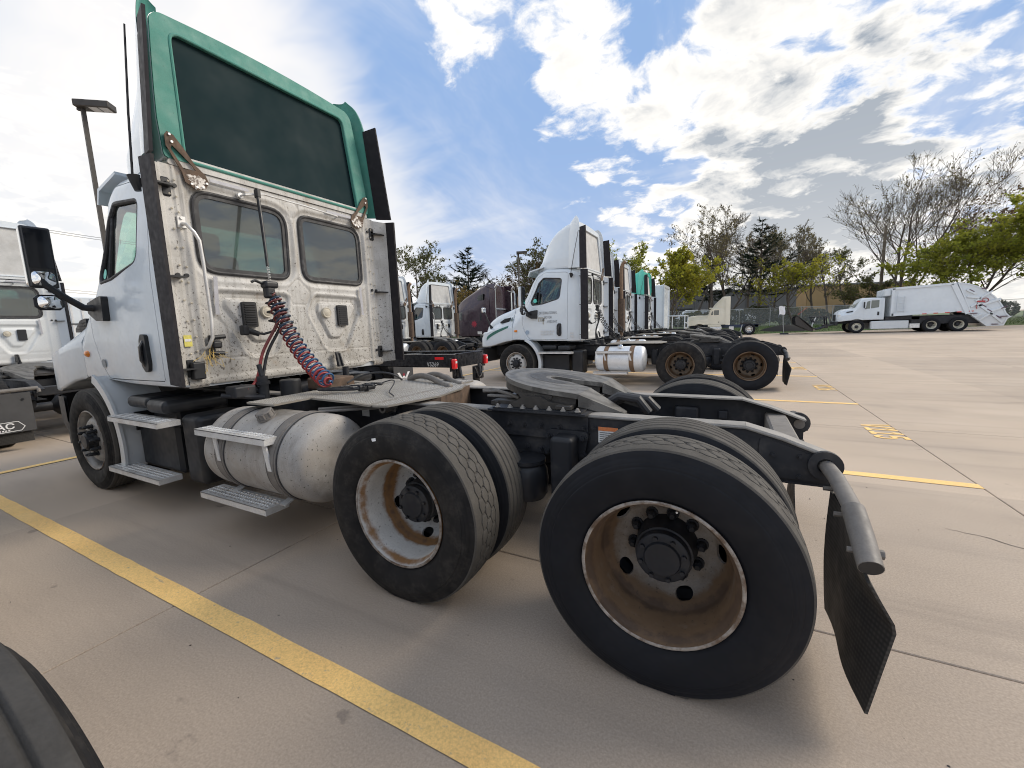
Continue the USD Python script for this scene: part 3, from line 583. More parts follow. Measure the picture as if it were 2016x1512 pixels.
def loft(stations, caps=True):
    S = [(x, section(*a)) for x, *a in stations]; n = len(S[0][1]); V = np.vstack([np.column_stack([np.full(n, x), s]) for x, s in S]); F = []
    j = np.arange(n); j2 = (j + 1) % n
    for i in range(len(S) - 1): F.append(np.stack([i * n + j, i * n + j2, (i + 1) * n + j2, (i + 1) * n + j], 1))
    F = np.vstack(F); F = np.vstack([F[:, [0, 1, 2]], F[:, [0, 2, 3]]])
    if caps:
        k = len(V); V = np.vstack([V, S[0][1].mean(0)[[0, 0, 1]] * [0, 0, 1] + [S[0][0], 0, 0], S[-1][1].mean(0)[[0, 0, 1]] * [0, 0, 1] + [S[-1][0], 0, 0]]); e = (len(S) - 1) * n
        F = np.vstack([F, np.stack([np.full(n, k), j2, j], 1), np.stack([np.full(n, k + 1), e + j, e + j2], 1)])
    return V, F[:, ::-1]
def interp_st(st, n):
    st = np.array(st, float); x = st[:, 0]; from scipy.interpolate import PchipInterpolator as P
    order = np.argsort(x); xs = np.linspace(x.min(), x.max(), n); xs = np.unique(np.concatenate([xs, x]))[::-1]
    return [(q, *P(x[order], st[order, 1:])(q)) for q in xs]
CABST = [(-3.612, 1.035, 0.985, 1.06, 1.95, 2.80, 0.13, 0.03), (-3.75, 1.055, 1.0, 1.06, 1.95, 2.825, 0.14, 0.03), (-4.5, 1.075, 0.985, 1.07, 1.92, 2.86, 0.16, 0.04), (-4.72, 1.075, 0.965, 1.08, 1.90, 2.80, 0.16, 0.05), (-4.90, 1.075, 0.94, 1.09, 1.85, 2.58, 0.14, 0.07), (-5.08, 1.075, 0.93, 1.10, 1.75, 2.24, 0.12, 0.10), (-5.22, 1.075, 0.92, 1.10, 1.65, 2.04, 0.10, 0.12), (-5.46, 1.075, 0.86, 1.10, 1.42, 1.95, 0.13, 0.10)]
HOODST = [(-5.466, 1.075, 0.87, 1.09, 1.46, 1.95, 0.14, 0.10), (-5.7, 1.10, 0.86, 1.06, 1.44, 1.885, 0.20, 0.09), (-6.0, 1.115, 0.84, 0.98, 1.38, 1.80, 0.24, 0.08), (-6.2, 1.105, 0.81, 0.94, 1.32, 1.71, 0.24, 0.07), (-6.36, 1.06, 0.76, 0.93, 1.25, 1.60, 0.22, 0.06), (-6.46, 0.98, 0.70, 0.93, 1.15, 1.44, 0.18, 0.05), (-6.51, 0.88, 0.62, 0.95, 1.06, 1.24, 0.12, 0.03)]
AX = -5.33
DOOR = rpoly([(-3.925, 1.115), (-3.915, 2.73), (-4.52, 2.775), (-4.74, 2.66), (-5.0, 2.10), (-5.16, 1.90), (-5.155, 1.50), (-5.06, 1.25), (-4.93, 1.115)], [.02, .08, .12, .08, .1, .08, .2, .2, .1])
SIDEWIN = rpoly([(-4.125, 2.10), (-4.065, 2.60), (-4.575, 2.645), (-4.70, 2.53), (-4.925, 2.06), (-4.87, 1.975), (-4.60, 1.995)], [.12, .08, .07, .08, .06, .04, .1])
WINL = rpoly([(-0.852, 1.984), (-0.058, 1.984), (-0.036, 2.640), (-0.852, 2.640)], [.15, .12, .17, .15]); WINR = rpoly([(0.075, 1.988), (0.852, 1.990), (0.852, 2.640), (0.075, 2.640)], [.13, .12, .16, .12])
def sdf(poly, Y, Z):
    """signed distance, negative inside"""
    P = np.array(poly.exterior.coords)[:-1]; Q = np.roll(P, -1, 0); d = np.full(Y.shape, 1e9); ins = np.zeros(Y.shape, bool)
    for (ax, ay), (bx, by) in zip(P, Q):
        ex, ey = bx - ax, by - ay; t = np.clip(((Y - ax) * ex + (Z - ay) * ey) / (ex * ex + ey * ey + 1e-12), 0, 1)
        d = np.minimum(d, np.hypot(Y - ax - t * ex, Z - ay - t * ey))
        c = ((ay > Z) != (by > Z)) & (Y < (bx - ax) * (Z - ay) / (by - ay + 1e-15) + ax); ins ^= c
    return np.where(ins, -d, d)
def stamp_panel(step):
    """pressed rear wall: beads, recesses and window flanges as real relief"""
    ys = np.arange(-1.045, 1.0451, step); zs = np.arange(1.06, 2.7701, step); Y, Z = np.meshgrid(ys, zs, indexing='ij'); H = np.zeros_like(Y)
    sst = lambda x, a, b: (lambda t: t * t * (3 - 2 * t))(np.clip((x - a) / (b - a), 0, 1))
    bead = lambda d, w: np.exp(-(d / w) ** 2)
    for s in (-1, 1):
        out = rpoly([(s * .76, 1.85), (s * .085, 1.85) if s < 0 else (s * .19, 1.86), (s * .13, 1.66) if s < 0 else (s * .09, 1.68), (s * .28, 1.275), (s * .54, 1.275), (s * .78, 1.74)], [.09, .06, .1, .12, .13, .08])
        d = sdf(out, Y, Z); H += -0.024 * (1 - sst(d, -0.022, 0.002)) + 0.008 * bead(d - 0.016, 0.010)
        inn = rpoly([(s * .69, 1.785), (s * .22, 1.785), (s * .20, 1.70), (s * .335, 1.405), (s * .475, 1.405), (s * .70, 1.72)], [.06, .05, .07, .07, .07, .05])
        d = sdf(inn, Y, Z); H += 0.022 * (1 - sst(d, -0.018, 0.002)) - 0.005 * bead(d - 0.010, 0.008)
        big = rpoly([(s * .90, 1.74), (s * .90, 1.20), (s * .30, 1.155), (s * .62, 1.20)], .03) if False else None
    dia = rpoly([(0.015, 2.015), (0.145, 1.875), (0.085, 1.755), (-0.075, 1.755), (-0.115, 1.885)], .04)
    H += -0.006 * bead(sdf(dia, Y, Z), 0.007)
    H += -0.005 * bead(np.hypot(Y - 0.02, (Z - 2.66)) - 0.075, 0.007)
    for wn in (WINL, WINR):
        d = sdf(wn, Y, Z); H += -0.012 * (1 - sst(d, 0.018, 0.050)) + 0.004 * bead(d - 0.06, 0.014)
    H += -0.006 * bead(Z - 1.283, 0.006) * (np.abs(Y) < 0.88) + 0.012 * (1 - sst(Z, 1.11, 1.15)) - 0.02 * (1 - sst(Z, 1.06, 1.085))
    yl = np.abs(Y)
    dl = yl - (0.885 + 0.0 * Z); H += 0.016 * sst(dl, -0.01, 0.02) - 0.008 * bead(yl - 0.975, 0.007) - 0.006 * bead(yl - 0.935, 0.009)
    dg = (Z - 1.72) + (yl - 0.90) * -1.05 - 0.0
    ln = np.abs((Z - 1.27) - (yl - 0.42) * 0.98) / 1.4; H += -0.0055 * bead(ln, 0.008) * (yl > 0.56) * (yl < 0.885) * (Z < 1.74)
    n = len(zs); idx = np.arange(len(ys) * n).reshape(len(ys), n)
    q = np.stack([idx[:-1, :-1], idx[1:, :-1], idx[1:, 1:], idx[:-1, 1:]], -1).reshape(-1, 4)
    yc, zc = ((Y[:-1, :-1] + Y[1:, 1:]) / 2).ravel(), ((Z[:-1, :-1] + Z[1:, 1:]) / 2).ravel()
    keep = np.minimum(sdf(WINL, yc, zc), sdf(WINR, yc, zc)) > -0.030
    cut = 0.035 * np.clip((np.abs(yc) - 0.60) / 0.25, 0, 1) * (np.abs(yc) < 0.9) * (1 + 0.5 * np.sin(yc * 17))
    keep &= zc > 1.062 + cut
    V = np.stack([-3.605 + H, Y, Z], -1).reshape(-1, 3); return V, q[keep]
def ring_tube(poly, off, r, plane, n=8, step=0.02):
    """bead of rubber along a polygon's edge; plane(y_or_x, z) -> point"""
    L = poly.buffer(off).exterior; k = max(int(L.length / step), 16); pts = [plane(*L.interpolate(i / k, normalized=True).coords[0]) for i in range(k + 1)]
    return tubem(pts, r, n, cap=False)
def cab_side_y(x, z):
    """half-width of the cab skin at a point of its side"""
    st = np.array(CABST)[::-1]; a = [np.interp(x, st[:, 0], st[:, k]) for k in range(1, 8)]; hw, hwt, zb, zsh, zt, rc = a[:6]
    return hw if z <= zsh else hw + (hwt - hw) * (min((z - zsh) / (zt - rc - zsh), 1.0)) ** 1.15
_cab = {}
def cab_solids():
    if _cab: return _cab
    outer = man(loft(interp_st(CABST, 34))); hood = man(loft(interp_st(HOODST, 56)))
    ins = lambda st, d: [(x, a - d, b - d, c + d, e, f - d, g_, h) for x, a, b, c, e, f, g_, h in st]
    rear = lambda st: [(-3.40, *st[0][1:])] + st
    inner = man(loft(rear(ins(interp_st(CABST, 24)[:-3], 0.05)))); lin2 = man(loft([(x - 0.0, *a) for x, *a in rear(ins(interp_st(CABST, 24)[:-4], 0.075))]))
    cut_side = man(prismm(SIDEWIN, -1.3, 1.3, 'y'))
    ws = rpoly([(-0.90, 2.08), (0.90, 2.08), (0.83, 2.66), (-0.83, 2.66)], .08); cut_ws = man(prismm(ws, -5.6, -4.62, 'x'))
    shell = outer - inner - cut_side - cut_ws
    lining = (inner - lin2 - cut_side - cut_ws) ^ man(bxm(-6, -3.62, -2, 2, 0, 4))
    arch = mcyl((AX, -2, 0.50), (AX, -0.52, 0.50), 0.625, 64) + mcyl((AX, 0.52, 0.50), (AX, 2, 0.50), 0.625, 64)
    doorp = man(prismm(DOOR, -1.3, -0.80, 'y')) + man(prismm(DOOR, 0.80, 1.3, 'y')); gap = man(prismm(DOOR.buffer(0.007), -1.3, -0.80, 'y')) + man(prismm(DOOR.buffer(0.007), 0.80, 1.3, 'y'))
    side = man(bxm(-7, -3, -2, 0, 0, 4)); door = shell ^ doorp
    _cab.update(body=shell - gap - arch, doorL=door ^ side, doorR=door - side, lining=lining, hood=(hood - arch) - man(prismm(rpoly([(-6.6, .8), (-5.3, .8), (-5.3, 1.5), (-6.36, 1.5)], .1), -0.5, 0.5, 'y')))
    wsg = outer ^ cut_ws; _cab['ws'] = (wsg - inner.translate((0.04, 0, 0)))
    return _cab
def tractor(name, label, group=None, loc=(0, 0, 0), paint='paint_white', panel='panel_white', fair='paint_white', fair_in='grp_grey', fin='paint_white', det=1, stack=False, rims=('rim_row', 'rim_row', 'rim_steel'), mains=False, imf=False, cls=False, fairing=True, hood_mirror=True, lights=True, fine=False):
    T = thing(name, label, 'truck', loc, 0, group) if not cls else UsdGeom.Xform.Define(stage, '/World/' + name).GetPrim()
    C = cab_solids(); M = mains
    # ---- cab shell
    body = obj(T, 'cab_body', C['body'], paint); obj(T, 'cab_lining', C['lining'], 'lining')
    hood = obj(T, 'hood', C['hood'], paint, smooth=50)
    obj(T, 'windscreen', C['ws'], 'glass_front', smooth=False)
    rp = obj(T, 'rear_panel', stamp_panel(0.009 if M else 0.022), panel, smooth=True)
    obj(rp, 'roof_rail', MB().prism(rpoly([(-1.0, 2.775), (1.0, 2.775), (0.93, 2.86), (-0.93, 2.86)], .03), -3.70, -3.592, 'x'), panel)
    for wn in (WINL, WINR):
        w = obj(T, 'rear_window', MB().prism(wn.buffer(-0.03), -3.622, -3.616, 'x'), 'glass_rear', smooth=False)
        obj(w, 'window_seal', MB().prism(wn.buffer(0.004).difference(wn.buffer(-0.052)), -3.634, -3.606, 'x').add(ring_tube(wn, -0.012, 0.014, lambda a, b: (-3.609, a, b))), 'seal')
    for s, key in ((-1, 'doorL'), (1, 'doorR')):
        d = obj(T, 'door', C[key], paint)
        pl = lambda x, z, s=s, e=0.0: (x, s * (cab_side_y(x, z) + e), z)
        sw = SIDEWIN.buffer(-0.01); tri = trimesh.creation.triangulate_polygon(sw, engine='earcut')
        gv = np.array([pl(x, z, e=-0.022) for x, z in tri[0]]); obj(d, 'window_pane', (gv, tri[1] if s < 0 else tri[1][:, ::-1]), 'glass_side', smooth=False)
        obj(d, 'window_seal', MB().add(ring_tube(SIDEWIN, -0.004, 0.019, lambda x, z: pl(x, z, e=-0.012))), 'seal')
        obj(d, 'quarter_post', MB().tube([pl(-4.665, 2.56, e=-.02), pl(-4.70, 2.0, e=-.02)], 0.014, 6), 'seal')
        h = obj(d, 'door_handle', prismm(rpoly([(-4.09, 1.50), (-4.16, 1.51), (-4.20, 1.45), (-4.205, 1.24), (-4.15, 1.185), (-4.10, 1.20), (-4.085, 1.26)], .03), s * 1.066, s * 1.098, 'y'), 'black_plastic')
        obj(h, 'pull', MB().tube([pl(-4.14, 1.45, e=.022), pl(-4.15, 1.40, e=.045), pl(-4.155, 1.29, e=.045), pl(-4.15, 1.24, e=.022)], 0.016, 8), 'black_gloss')
        # mirror: arm plate on the door, arm, tall head, small convex head
        mm = obj(d, 'mirror_mount', prismm(rpoly([(-4.73, 1.64), (-4.71, 1.86), (-4.80, 1.85), (-5.02, 1.81), (-5.03, 1.72), (-4.88, 1.645)], .02), s * 1.062, s * 1.125, 'y'), 'black_plastic')
        arm = obj(T, 'mirror_arm', MB().tube([(-4.90, s * 1.10, 1.76), (-4.92, s * 1.18, 1.765), (-4.935, s * 1.27, 1.84), (-4.95, s * 1.385, 1.95), (-4.96, s * 1.40, 2.0)], [.032, .03, .028, .027, .025], 10), 'black_plastic')
        obj(arm, 'convex_head', bxm(-5.02, -4.945, s * 1.285, s * 1.465, 1.742, 1.872, 0.03), 'black_plastic')
        obj(arm, 'convex_glass', MB().add(loft_disc((-4.944, s * 1.375, 1.807), 0.075, 0.052, 0.012)), 'mirror', smooth=True)
        hd = obj(T, 'mirror_head', rhull(-5.07, -4.955, s * 1.305, s * 1.475, 1.93, 2.435, 0.045), paint if not M else 'chrome')
        obj(hd, 'mirror_housing', rhull(-4.985, -4.945, s * 1.298, s * 1.478, 1.925, 2.43, 0.018), 'black_gloss')
        obj(hd, 'mirror_glass', bxm(-4.944, -4.9405, s * 1.315, s * 1.462, 2.09, 2.41, 0.001), 'mirror_dark_reflection', smooth=False)
        obj(hd, 'lower_glass', MB().add(loft_disc((-4.9435, s * 1.388, 2.005), 0.072, 0.058, 0.008)), 'mirror', smooth=True)
        mk = obj(T, 'marker_lamp', MB().add(loft_disc((0, 0, 0), 0.045, 0.03, 0.018)).get(), 'orange_lens', smooth=True) if False else None
        lp = MB().rev([(0, 0.045), (0.010, 0.042), (0.022, 0.03), (0.028, 0.001)][::-1], 20); v, f = lp.get(); v = np.stack([v[:, 0] * 1.15 - 5.36, s * (1.072 + v[:, 1]), v[:, 2] * 0.75 + 1.345], 1)
        obj(T, 'marker_lamp', (v, f), 'orange_lens', smooth=True)
        # quarter fender behind the front wheel
        an = np.linspace(math.radians(66), math.radians(-17), 22); ro, ri = 0.70, 0.675
        fv = np.array([(AX + r * math.cos(a), HUBZ + r * math.sin(a)) for r, seq in ((ro, an), (ri, an[::-1])) for a in seq])
        obj(T, 'quarter_fender', MB().prism(Polygon(fv), s * 0.76, s * 1.165, 'y').add(prismm(Polygon([(AX + r * math.cos(a), HUBZ + r * math.sin(a)) for r, seq in ((0.72, an), (0.64, an[::-1])) for a in seq]), s * 1.150, s * 1.172, 'y')), paint)
        # rear edge fairing with rubber strip
        e = obj(T, 'side_extender', MB().add(quadslab([(-3.60, s * 1.045, 1.09), (-3.49, s * 1.165, 1.10), (-3.49, s * 1.165, 2.74), (-3.60, s * 1.035, 2.76)], 0.018)), panel if M else paint)
        obj(e, 'rubber_strip', MB().add(quadslab([(-3.545, s * 1.178, 1.115), (-3.365, s * 1.180, 1.10), (-3.365, s * 1.172, 2.735), (-3.545, s * 1.168, 2.75)], 0.022)), 'rubber_strip')
        for z in (1.22, 1.93, 2.60):
            b = MB().box(-3.595, -3.50, s * 1.0, s * 1.15, z - 0.006, z + 0.006)
            if z != 1.93: b.box(-3.60, -3.575, s * 0.985, s * 1.055, z - 0.07, z + 0.07, 0.012)
            for q in (0.96, 1.02): b.cyl((-3.60, s * q, z + 0.02), (-3.575, s * q, z + 0.02), 0.016, 8)
            obj(e, 'stay_bracket', b, 'black_plastic')
        # steps beside the battery box
        for z, xa, xb, ya in ((0.80, -4.68, -3.78, 1.225), (0.325, -4.80, -3.86, 1.235)):
            st = step_tread(xa, xb, s, ya, z, M and s < 0)
            sp = obj(T, 'cab_step', st, 'alu', smooth=20)
            obj(sp, 'step_bracket', MB().box(xa + .08, xa + .10, s * .7, s * (ya - .16), z - .16, z + .01), 'black_plastic')
        obj(T, 'battery_box', MB().box(-4.62, -3.92, s * .52, s * 1.04, 0.30, 0.74, .03).add(rhull(-4.62, -4.22, s * .62, s * 1.10, 0.86, 0.965, .045)).add(rhull(-4.18, -3.86, s * .62, s * 1.13, 0.84, 0.955, .045)).box(-4.45, -4.0, s * .55, s * .98, .70, .88, .02), 'black_plastic')
        if s < 0: obj(T, 'fluid_tank', rhull(-3.84, -3.56, -1.04, -0.62, 0.245, 0.83, 0.05), 'black_plastic')
        if M and s < 0: obj(T, 'bumper_end', MB().add(curve_flap()), 'black_plastic', smooth=True)
        obj(T, 'headlamp', rhull(-6.40, -6.12, s * 0.88, s * 1.05, 1.05, 1.34, 0.06), 'clear_lens', smooth=True)
        if hood_mirror:
            hm = obj(hood, 'hood_mirror', rhull(-6.42, -6.36, s * .86, s * 1.04, 1.865, 2.005, .04), 'chrome', smooth=True)
            obj(hm, 'hood_mirror_arm', MB().tube([(-6.36, s * .95, 1.88), (-6.28, s * .95, 1.68), (-6.22, s * .93, 1.52), (-6.18, s * .90, 1.44)], [.016, .02, .028, .05], 8), 'black_plastic')
        g = obj(hood, 'hood_grille', prismm(rpoly([(-5.58, 1.58), (-5.56, 1.70), (-5.72, 1.68), (-5.86, 1.60), (-5.87, 1.56)], .02), s * 0.80, s * (0.985), 'y'), 'black_plastic')
        for k in range(3): obj(g, 'slat', bxm(-5.82 + .06 * k, -5.60, s * .98, s * .995, 1.59 + .03 * k, 1.597 + .03 * k), 'frame_dark', smooth=False)
    obj(T, 'grille', bxm(-6.50, -6.44, -0.5, 0.5, 0.85, 1.5, .02), 'black_plastic'); obj(T, 'bumper', MB().add(rhull(-6.62, -6.42, -1.12, 1.12, 0.50, 0.90, 0.07)) if not M else MB().add(rhull(-6.62, -6.42, -0.8, 0.8, 0.50, 0.90, 0.07)), 'flap_grey')
    obj(T, 'sun_visor', MB().add(bar_visor()), paint, smooth=40)
    # ---- inside the cab
    for y in (-0.55, 0.55):
        s_ = obj(T, 'seat', MB().add(rhull(-4.25, -3.98, y - .25, y + .25, 1.55, 2.22, .06)).add(rhull(-4.75, -4.1, y - .26, y + .26, 1.42, 1.60, .06)), 'seat', smooth=True)
        obj(s_, 'headrest', rhull(-4.16, -4.06, y - .14, y + .14, 2.22, 2.42, .045), 'seat', smooth=True)
    obj(T, 'dashboard', rhull(-5.3, -4.98, -0.98, 0.98, 1.35, 1.98, .08), 'seat', smooth=True)
    obj(T, 'steering_wheel', MB().add(torus((-4.86, -0.55, 1.90), (0.80, 0, -0.60), 0.235, 0.016)).tube([(-5.05, -.55, 1.75), (-4.86, -.55, 1.90)], .03, 8), 'seat', smooth=True)
    # ---- roof fairing
    if fairing: roof_fairing(T, fair, fair_in, fin, M)
    chassis(T, M, det, stack, rims, lights, fine)
    cab_rear_kit(T, M, det)
    return T
def loft_disc(c, a, b, bulge):
    """shallow lens facing +x: rounded-rectangle outline"""
    n, V = 28, [np.array([c[0] + bulge, c[1], c[2]])]
    for t in (0.5, 0.85, 1.0):
        for k in range(n):
            th = 2 * PI * k / n; q = lambda u: math.copysign(abs(u) ** 0.55, u)
            V.append(np.array([c[0] + bulge * (1 - t * t), c[1] + a * t * q(math.cos(th)), c[2] + b * t * q(math.sin(th))]))
    F = [(0, 1 + k, 1 + (k + 1) % n) for k in range(n)]
    for r in range(2):
        for k in range(n):
            p, q = 1 + r * n + k, 1 + r * n + (k + 1) % n; F += [(p, p + n, q + n), (p, q + n, q)]
    return np.array(V), np.array(F)
def rhull(x0, x1, y0, y1, z0, z1, r, n=6):
    lo, hi = np.minimum([x0, y0, z0], [x1, y1, z1]), np.maximum([x0, y0, z0], [x1, y1, z1]); r = min(r, *((hi - lo) * 0.49)); pts = []
    base = trimesh.creation.icosphere(2, r).vertices
    for k in range(8):
        c = np.where([(k >> b) & 1 for b in range(3)], hi - r, lo + r); pts.append(base + c)
    m = m3.Manifold.hull_points([tuple(p) for p in np.vstack(pts)]).to_mesh(); return np.array(m.vert_properties[:, :3], float), np.array(m.tri_verts)
def quadslab(q, t):
    """flat plate from four corners, thickness t"""
    q = np.asarray(q, float); n = np.cross(q[1] - q[0], q[3] - q[0]); n /= np.linalg.norm(n)
    V = np.vstack([q - n * t / 2, q + n * t / 2]); F = [(3, 2, 1, 0), (4, 5, 6, 7)] + [(k, (k + 1) % 4, (k + 1) % 4 + 4, k + 4) for k in range(4)]
    return V, np.array(F)
def torus(c, ax, R, r, n=32, m=8):
    ax = np.asarray(ax, float); ax /= np.linalg.norm(ax); u = np.cross(ax, [0, 1, 0]); u /= np.linalg.norm(u); w = np.cross(ax, u)
    return tubem([np.asarray(c) + R * (math.cos(t) * u + math.sin(t) * w) for t in np.linspace(0, 2 * PI, n + 1)], r, m, cap=False)
def step_tread(xa, xb, s, ya, z, holes):
    b = MB().box(xa, xb, s * (ya - .165), s * ya, z - 0.006, z)
    solid = man(b)
    if holes:
        n = int((xb - xa) / 0.052); cut = []
        for r in range(4):
            for k in range(n):
                x = xa + 0.035 + 0.052 * k + (0.026 if r % 2 else 0); y = s * (ya - .032 - .034 * r)
                if x > xb - 0.03: continue
                cut.append(man(prismm(Point(0, 0).buffer(1.0, 4), z - .02, z + .02, 'z')).scale((0.017, 0.0085, 1)).translate((x, y, 0)))
        solid = solid - m3.Manifold.batch_boolean(cut, m3.OpType.Add)
    out = MB().add(solid).box(xa, xb, s * ya, s * (ya - .006), z - .045, z - .0005).box(xa, xb, s * (ya - .165), s * (ya - .159), z - .045, z - .0065).box(xa, xa + .006, s * (ya - .159), s * (ya - .006), z - .045, z - .0065).box(xb - .006, xb, s * (ya - .159), s * (ya - .006), z - .045, z - .0065)
    if not holes: out.box(xa + .02, xb - .02, s * (ya - .12), s * (ya - .045), z, z + .004)
    if holes:                                      # punched teeth between the holes
        n = int((xb - xa) / 0.026)
        for r in range(3):
            for k in range(n):
                x = xa + 0.02 + 0.026 * k; y = s * (ya - .049 - .034 * r)
                if x < xb - .03: out.add(revm([(z + .0045, 0.004), (z - .001, 0.008)], 6, 'z', (x, y, 0)))
    return out
def curve_flap():
    """black bumper end that curls round ahead of the front wheel"""
    V, n = [], 9
    for zt, dz in ((0.90, 0), (0.78, 0), (0.64, 0), (0.50, 0), (0.38, 0), (0.29, 0)):
        for k in range(n):
            t = k / (n - 1); x = -6.62 + 0.62 * t; y = -0.70 - 0.43 * math.sin(min(t * 1.25, 1.0) * PI / 2) + (0.03 if zt < 0.6 else 0); z = zt + (0.10 * t if zt < 0.4 else 0)
            V.append((x, y, z))
    V = np.array(V); m = 6; F = []
    for i in range(m - 1):
        for k in range(n - 1): F.append((i * n + k, (i + 1) * n + k, (i + 1) * n + k + 1, i * n + k + 1))
    F = np.array(F); V2 = V + [0.0, 0.022, 0]; return np.vstack([V, V2]), np.vstack([F, F[:, ::-1] + len(V)])
def bar_visor():
    ys = np.linspace(-0.93, 0.93, 15); pr = [(-5.14, 2.755), (-5.085, 2.885), (-4.70, 2.965), (-4.70, 2.94), (-5.06, 2.86), (-5.115, 2.75)]; V, n = [], len(pr)
    for y in ys:
        q = (y / 0.93) ** 2; V += [(x + 0.10 * q, y, z - 0.035 * q) for x, z in pr]
    V = np.array(V); F = []
    for i in range(len(ys) - 1):
        for k in range(n): F.append((i * n + k, i * n + (k + 1) % n, (i + 1) * n + (k + 1) % n, (i + 1) * n + k))
    e = (len(ys) - 1) * n
    return np.vstack([V]), np.array(F + [(0, 5, 4, 1), (1, 4, 3, 2), (e + 1, e + 4, e + 5, e), (e + 2, e + 3, e + 4, e + 1)])
def roof_fairing(T, skin, inner, finm, M):
    ST = [(0.0, 1.0, 0.935, 2.815, 3.1, 3.915, 0.11, 0.035), (-0.30, 0.955, 0.875, 2.83, 3.1, 3.905, 0.16, 0.045), (-0.60, 0.92, 0.82, 2.84, 3.1, 3.83, 0.20, 0.06), (-0.88, 0.87, 0.74, 2.84, 3.05, 3.62, 0.20, 0.07), (-1.08, 0.80, 0.64, 2.83, 3.0, 3.34, 0.18, 0.07), (-1.20, 0.73, 0.54, 2.82, 2.92, 3.08, 0.10, 0.05), (-1.25, 0.66, 0.46, 2.82, 2.86, 2.93, 0.03, 0.02)]
    st = interp_st(ST, 24); out = man(loft([(x - 3.60, *a) for x, *a in st]))
    ins = man(loft([(0.1 - 3.6, *[a - 0.03 if i < 2 else (a + .012 if i == 2 else (a - .03 if i == 4 else a)) for i, a in enumerate(st[0][1:])])] + [(x - 3.59, *[a - 0.03 if i < 2 else (a + .012 if i == 2 else (a - .03 if i == 4 else a)) for i, a in enumerate(r)]) for x, *r in st[:-3]]))
    lip = rpoly([(-0.845, 2.845), (0.845, 2.845), (0.80, 3.795), (-0.80, 3.795)], [.01, .01, .075, .075])
    sec = Polygon(section(*ST[0][1:])); shear = lambda v: np.column_stack([v[:, 0] - 0.10 * (v[:, 2] - 2.8) / 1.1 * np.clip((v[:, 0] + 4.2) / 0.6, 0, 1), v[:, 1], v[:, 2]])
    def sh(mb): v, f = MB().add(mb).get() if not isinstance(mb, MB) else mb.get(); return shear(v), f
    F = obj(T, 'roof_fairing', sh(out - ins), skin, smooth=40)
    fr = man(prismm(sec.buffer(-0.004).difference(lip), -3.615, -3.585, 'x'))
    obj(F, 'fairing_frame', sh(MB().add(fr).add(ring_tube(lip, 0.012, 0.012, lambda a, b: (-3.588, a, b)))), finm if M else skin, smooth=40)
    v, f = sh(ins ^ man(bxm(-4.46, -3.62, -2, 2, 2, 5)))
    keep = ~(np.all(v[f][:, :, 0] > -3.75, 1) & (np.abs(np.cross(v[f[:, 1]] - v[f[:, 0]], v[f[:, 2]] - v[f[:, 0]])[:, 0]) > 1e-5) & (v[f][:, :, 0].max(1) - v[f][:, :, 0].min(1) < 0.13) & (v[f][:, :, 2].max(1) - v[f][:, :, 2].min(1) > 0.02) & (np.ptp(v[f][:, :, 1], axis=1) > 0.02) & False)
    # closed backing wall of the hollow, a little way in
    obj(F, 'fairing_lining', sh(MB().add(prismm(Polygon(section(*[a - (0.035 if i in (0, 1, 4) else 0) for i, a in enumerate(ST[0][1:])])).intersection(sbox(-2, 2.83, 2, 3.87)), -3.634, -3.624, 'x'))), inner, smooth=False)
    for s in (-1, 1):
        yq = lambda z, e=0.0: s * (1.125 - 0.10 * max(z - 2.8, 0) / 1.2 + e)
        from scipy.interpolate import CubicSpline as CS
        re_ = np.array([(-3.575, 1.122, 2.80), (-3.582, 1.085, 3.2), (-3.59, 1.055, 3.55), (-3.60, 1.043, 3.75), (-3.63, 1.005, 3.91), (-3.67, .96, 3.99), (-3.71, .915, 4.035)]); at_ = np.array([(-3.92, .955, 2.83), (-3.94, .925, 3.2), (-3.96, .875, 3.5), (-3.97, .83, 3.68), (-3.96, .80, 3.80), (-3.92, .79, 3.90), (-3.80, .83, 4.0)]); tt = np.linspace(0, 1, 7); T2 = np.linspace(0, 1, 28); Ra, Aa = CS(tt, re_)(T2), CS(tt, at_)(T2)
        nq = 7; gv = np.array([Ra[i] * (1 - q) + Aa[i] * q + np.array([0, .035 * math.sin(q * PI), 0]) for i in range(28) for q in np.linspace(0, 1, nq)]) * [1, s, 1]; gf = np.array([(i * nq + k, i * nq + k + 1, (i + 1) * nq + k + 1, (i + 1) * nq + k) for i in range(27) for k in range(nq - 1)]); gf = gf if s > 0 else gf[:, ::-1]
        gv2 = gv - [0, s * .014, 0]; nn = len(gv); per = list(range(nq)) + [i * nq + nq - 1 for i in range(1, 28)] + [27 * nq + k for k in range(nq - 2, -1, -1)] + [i * nq for i in range(26, 0, -1)]; ed = np.array([(per[i], per[(i + 1) % len(per)], per[(i + 1) % len(per)] + nn, per[i] + nn) for i in range(len(per))])
        fp = obj(T, 'fairing_fin', (np.vstack([gv, gv2]), np.vstack([gf[:, ::-1], gf + nn, ed if s > 0 else ed[:, ::-1]])), finm, smooth=40)
        if M: obj(fp, 'outer_skin', (gv + [0, s * .002, 0], gf[:, ::-1]), skin, smooth=True)
        obj(fp, 'rubber_strip', MB().add(quadslab([(-3.58, s * 1.112, 2.785), (-3.395, s * 1.160, 2.765), (-3.44, s * 1.062, 3.755), (-3.605, s * 1.030, 3.735)], 0.022)), 'rubber_strip')
        # flat iron bracket between fairing and cab wall
        br = Polygon([(0.925, 2.99), (0.965, 3.005), (0.985, 2.975), (0.985, 2.90), (0.90, 2.735), (0.885, 2.665), (0.815, 2.625), (0.745, 2.645), (0.715, 2.70), (0.735, 2.755), (0.80, 2.81), (0.87, 2.92)])
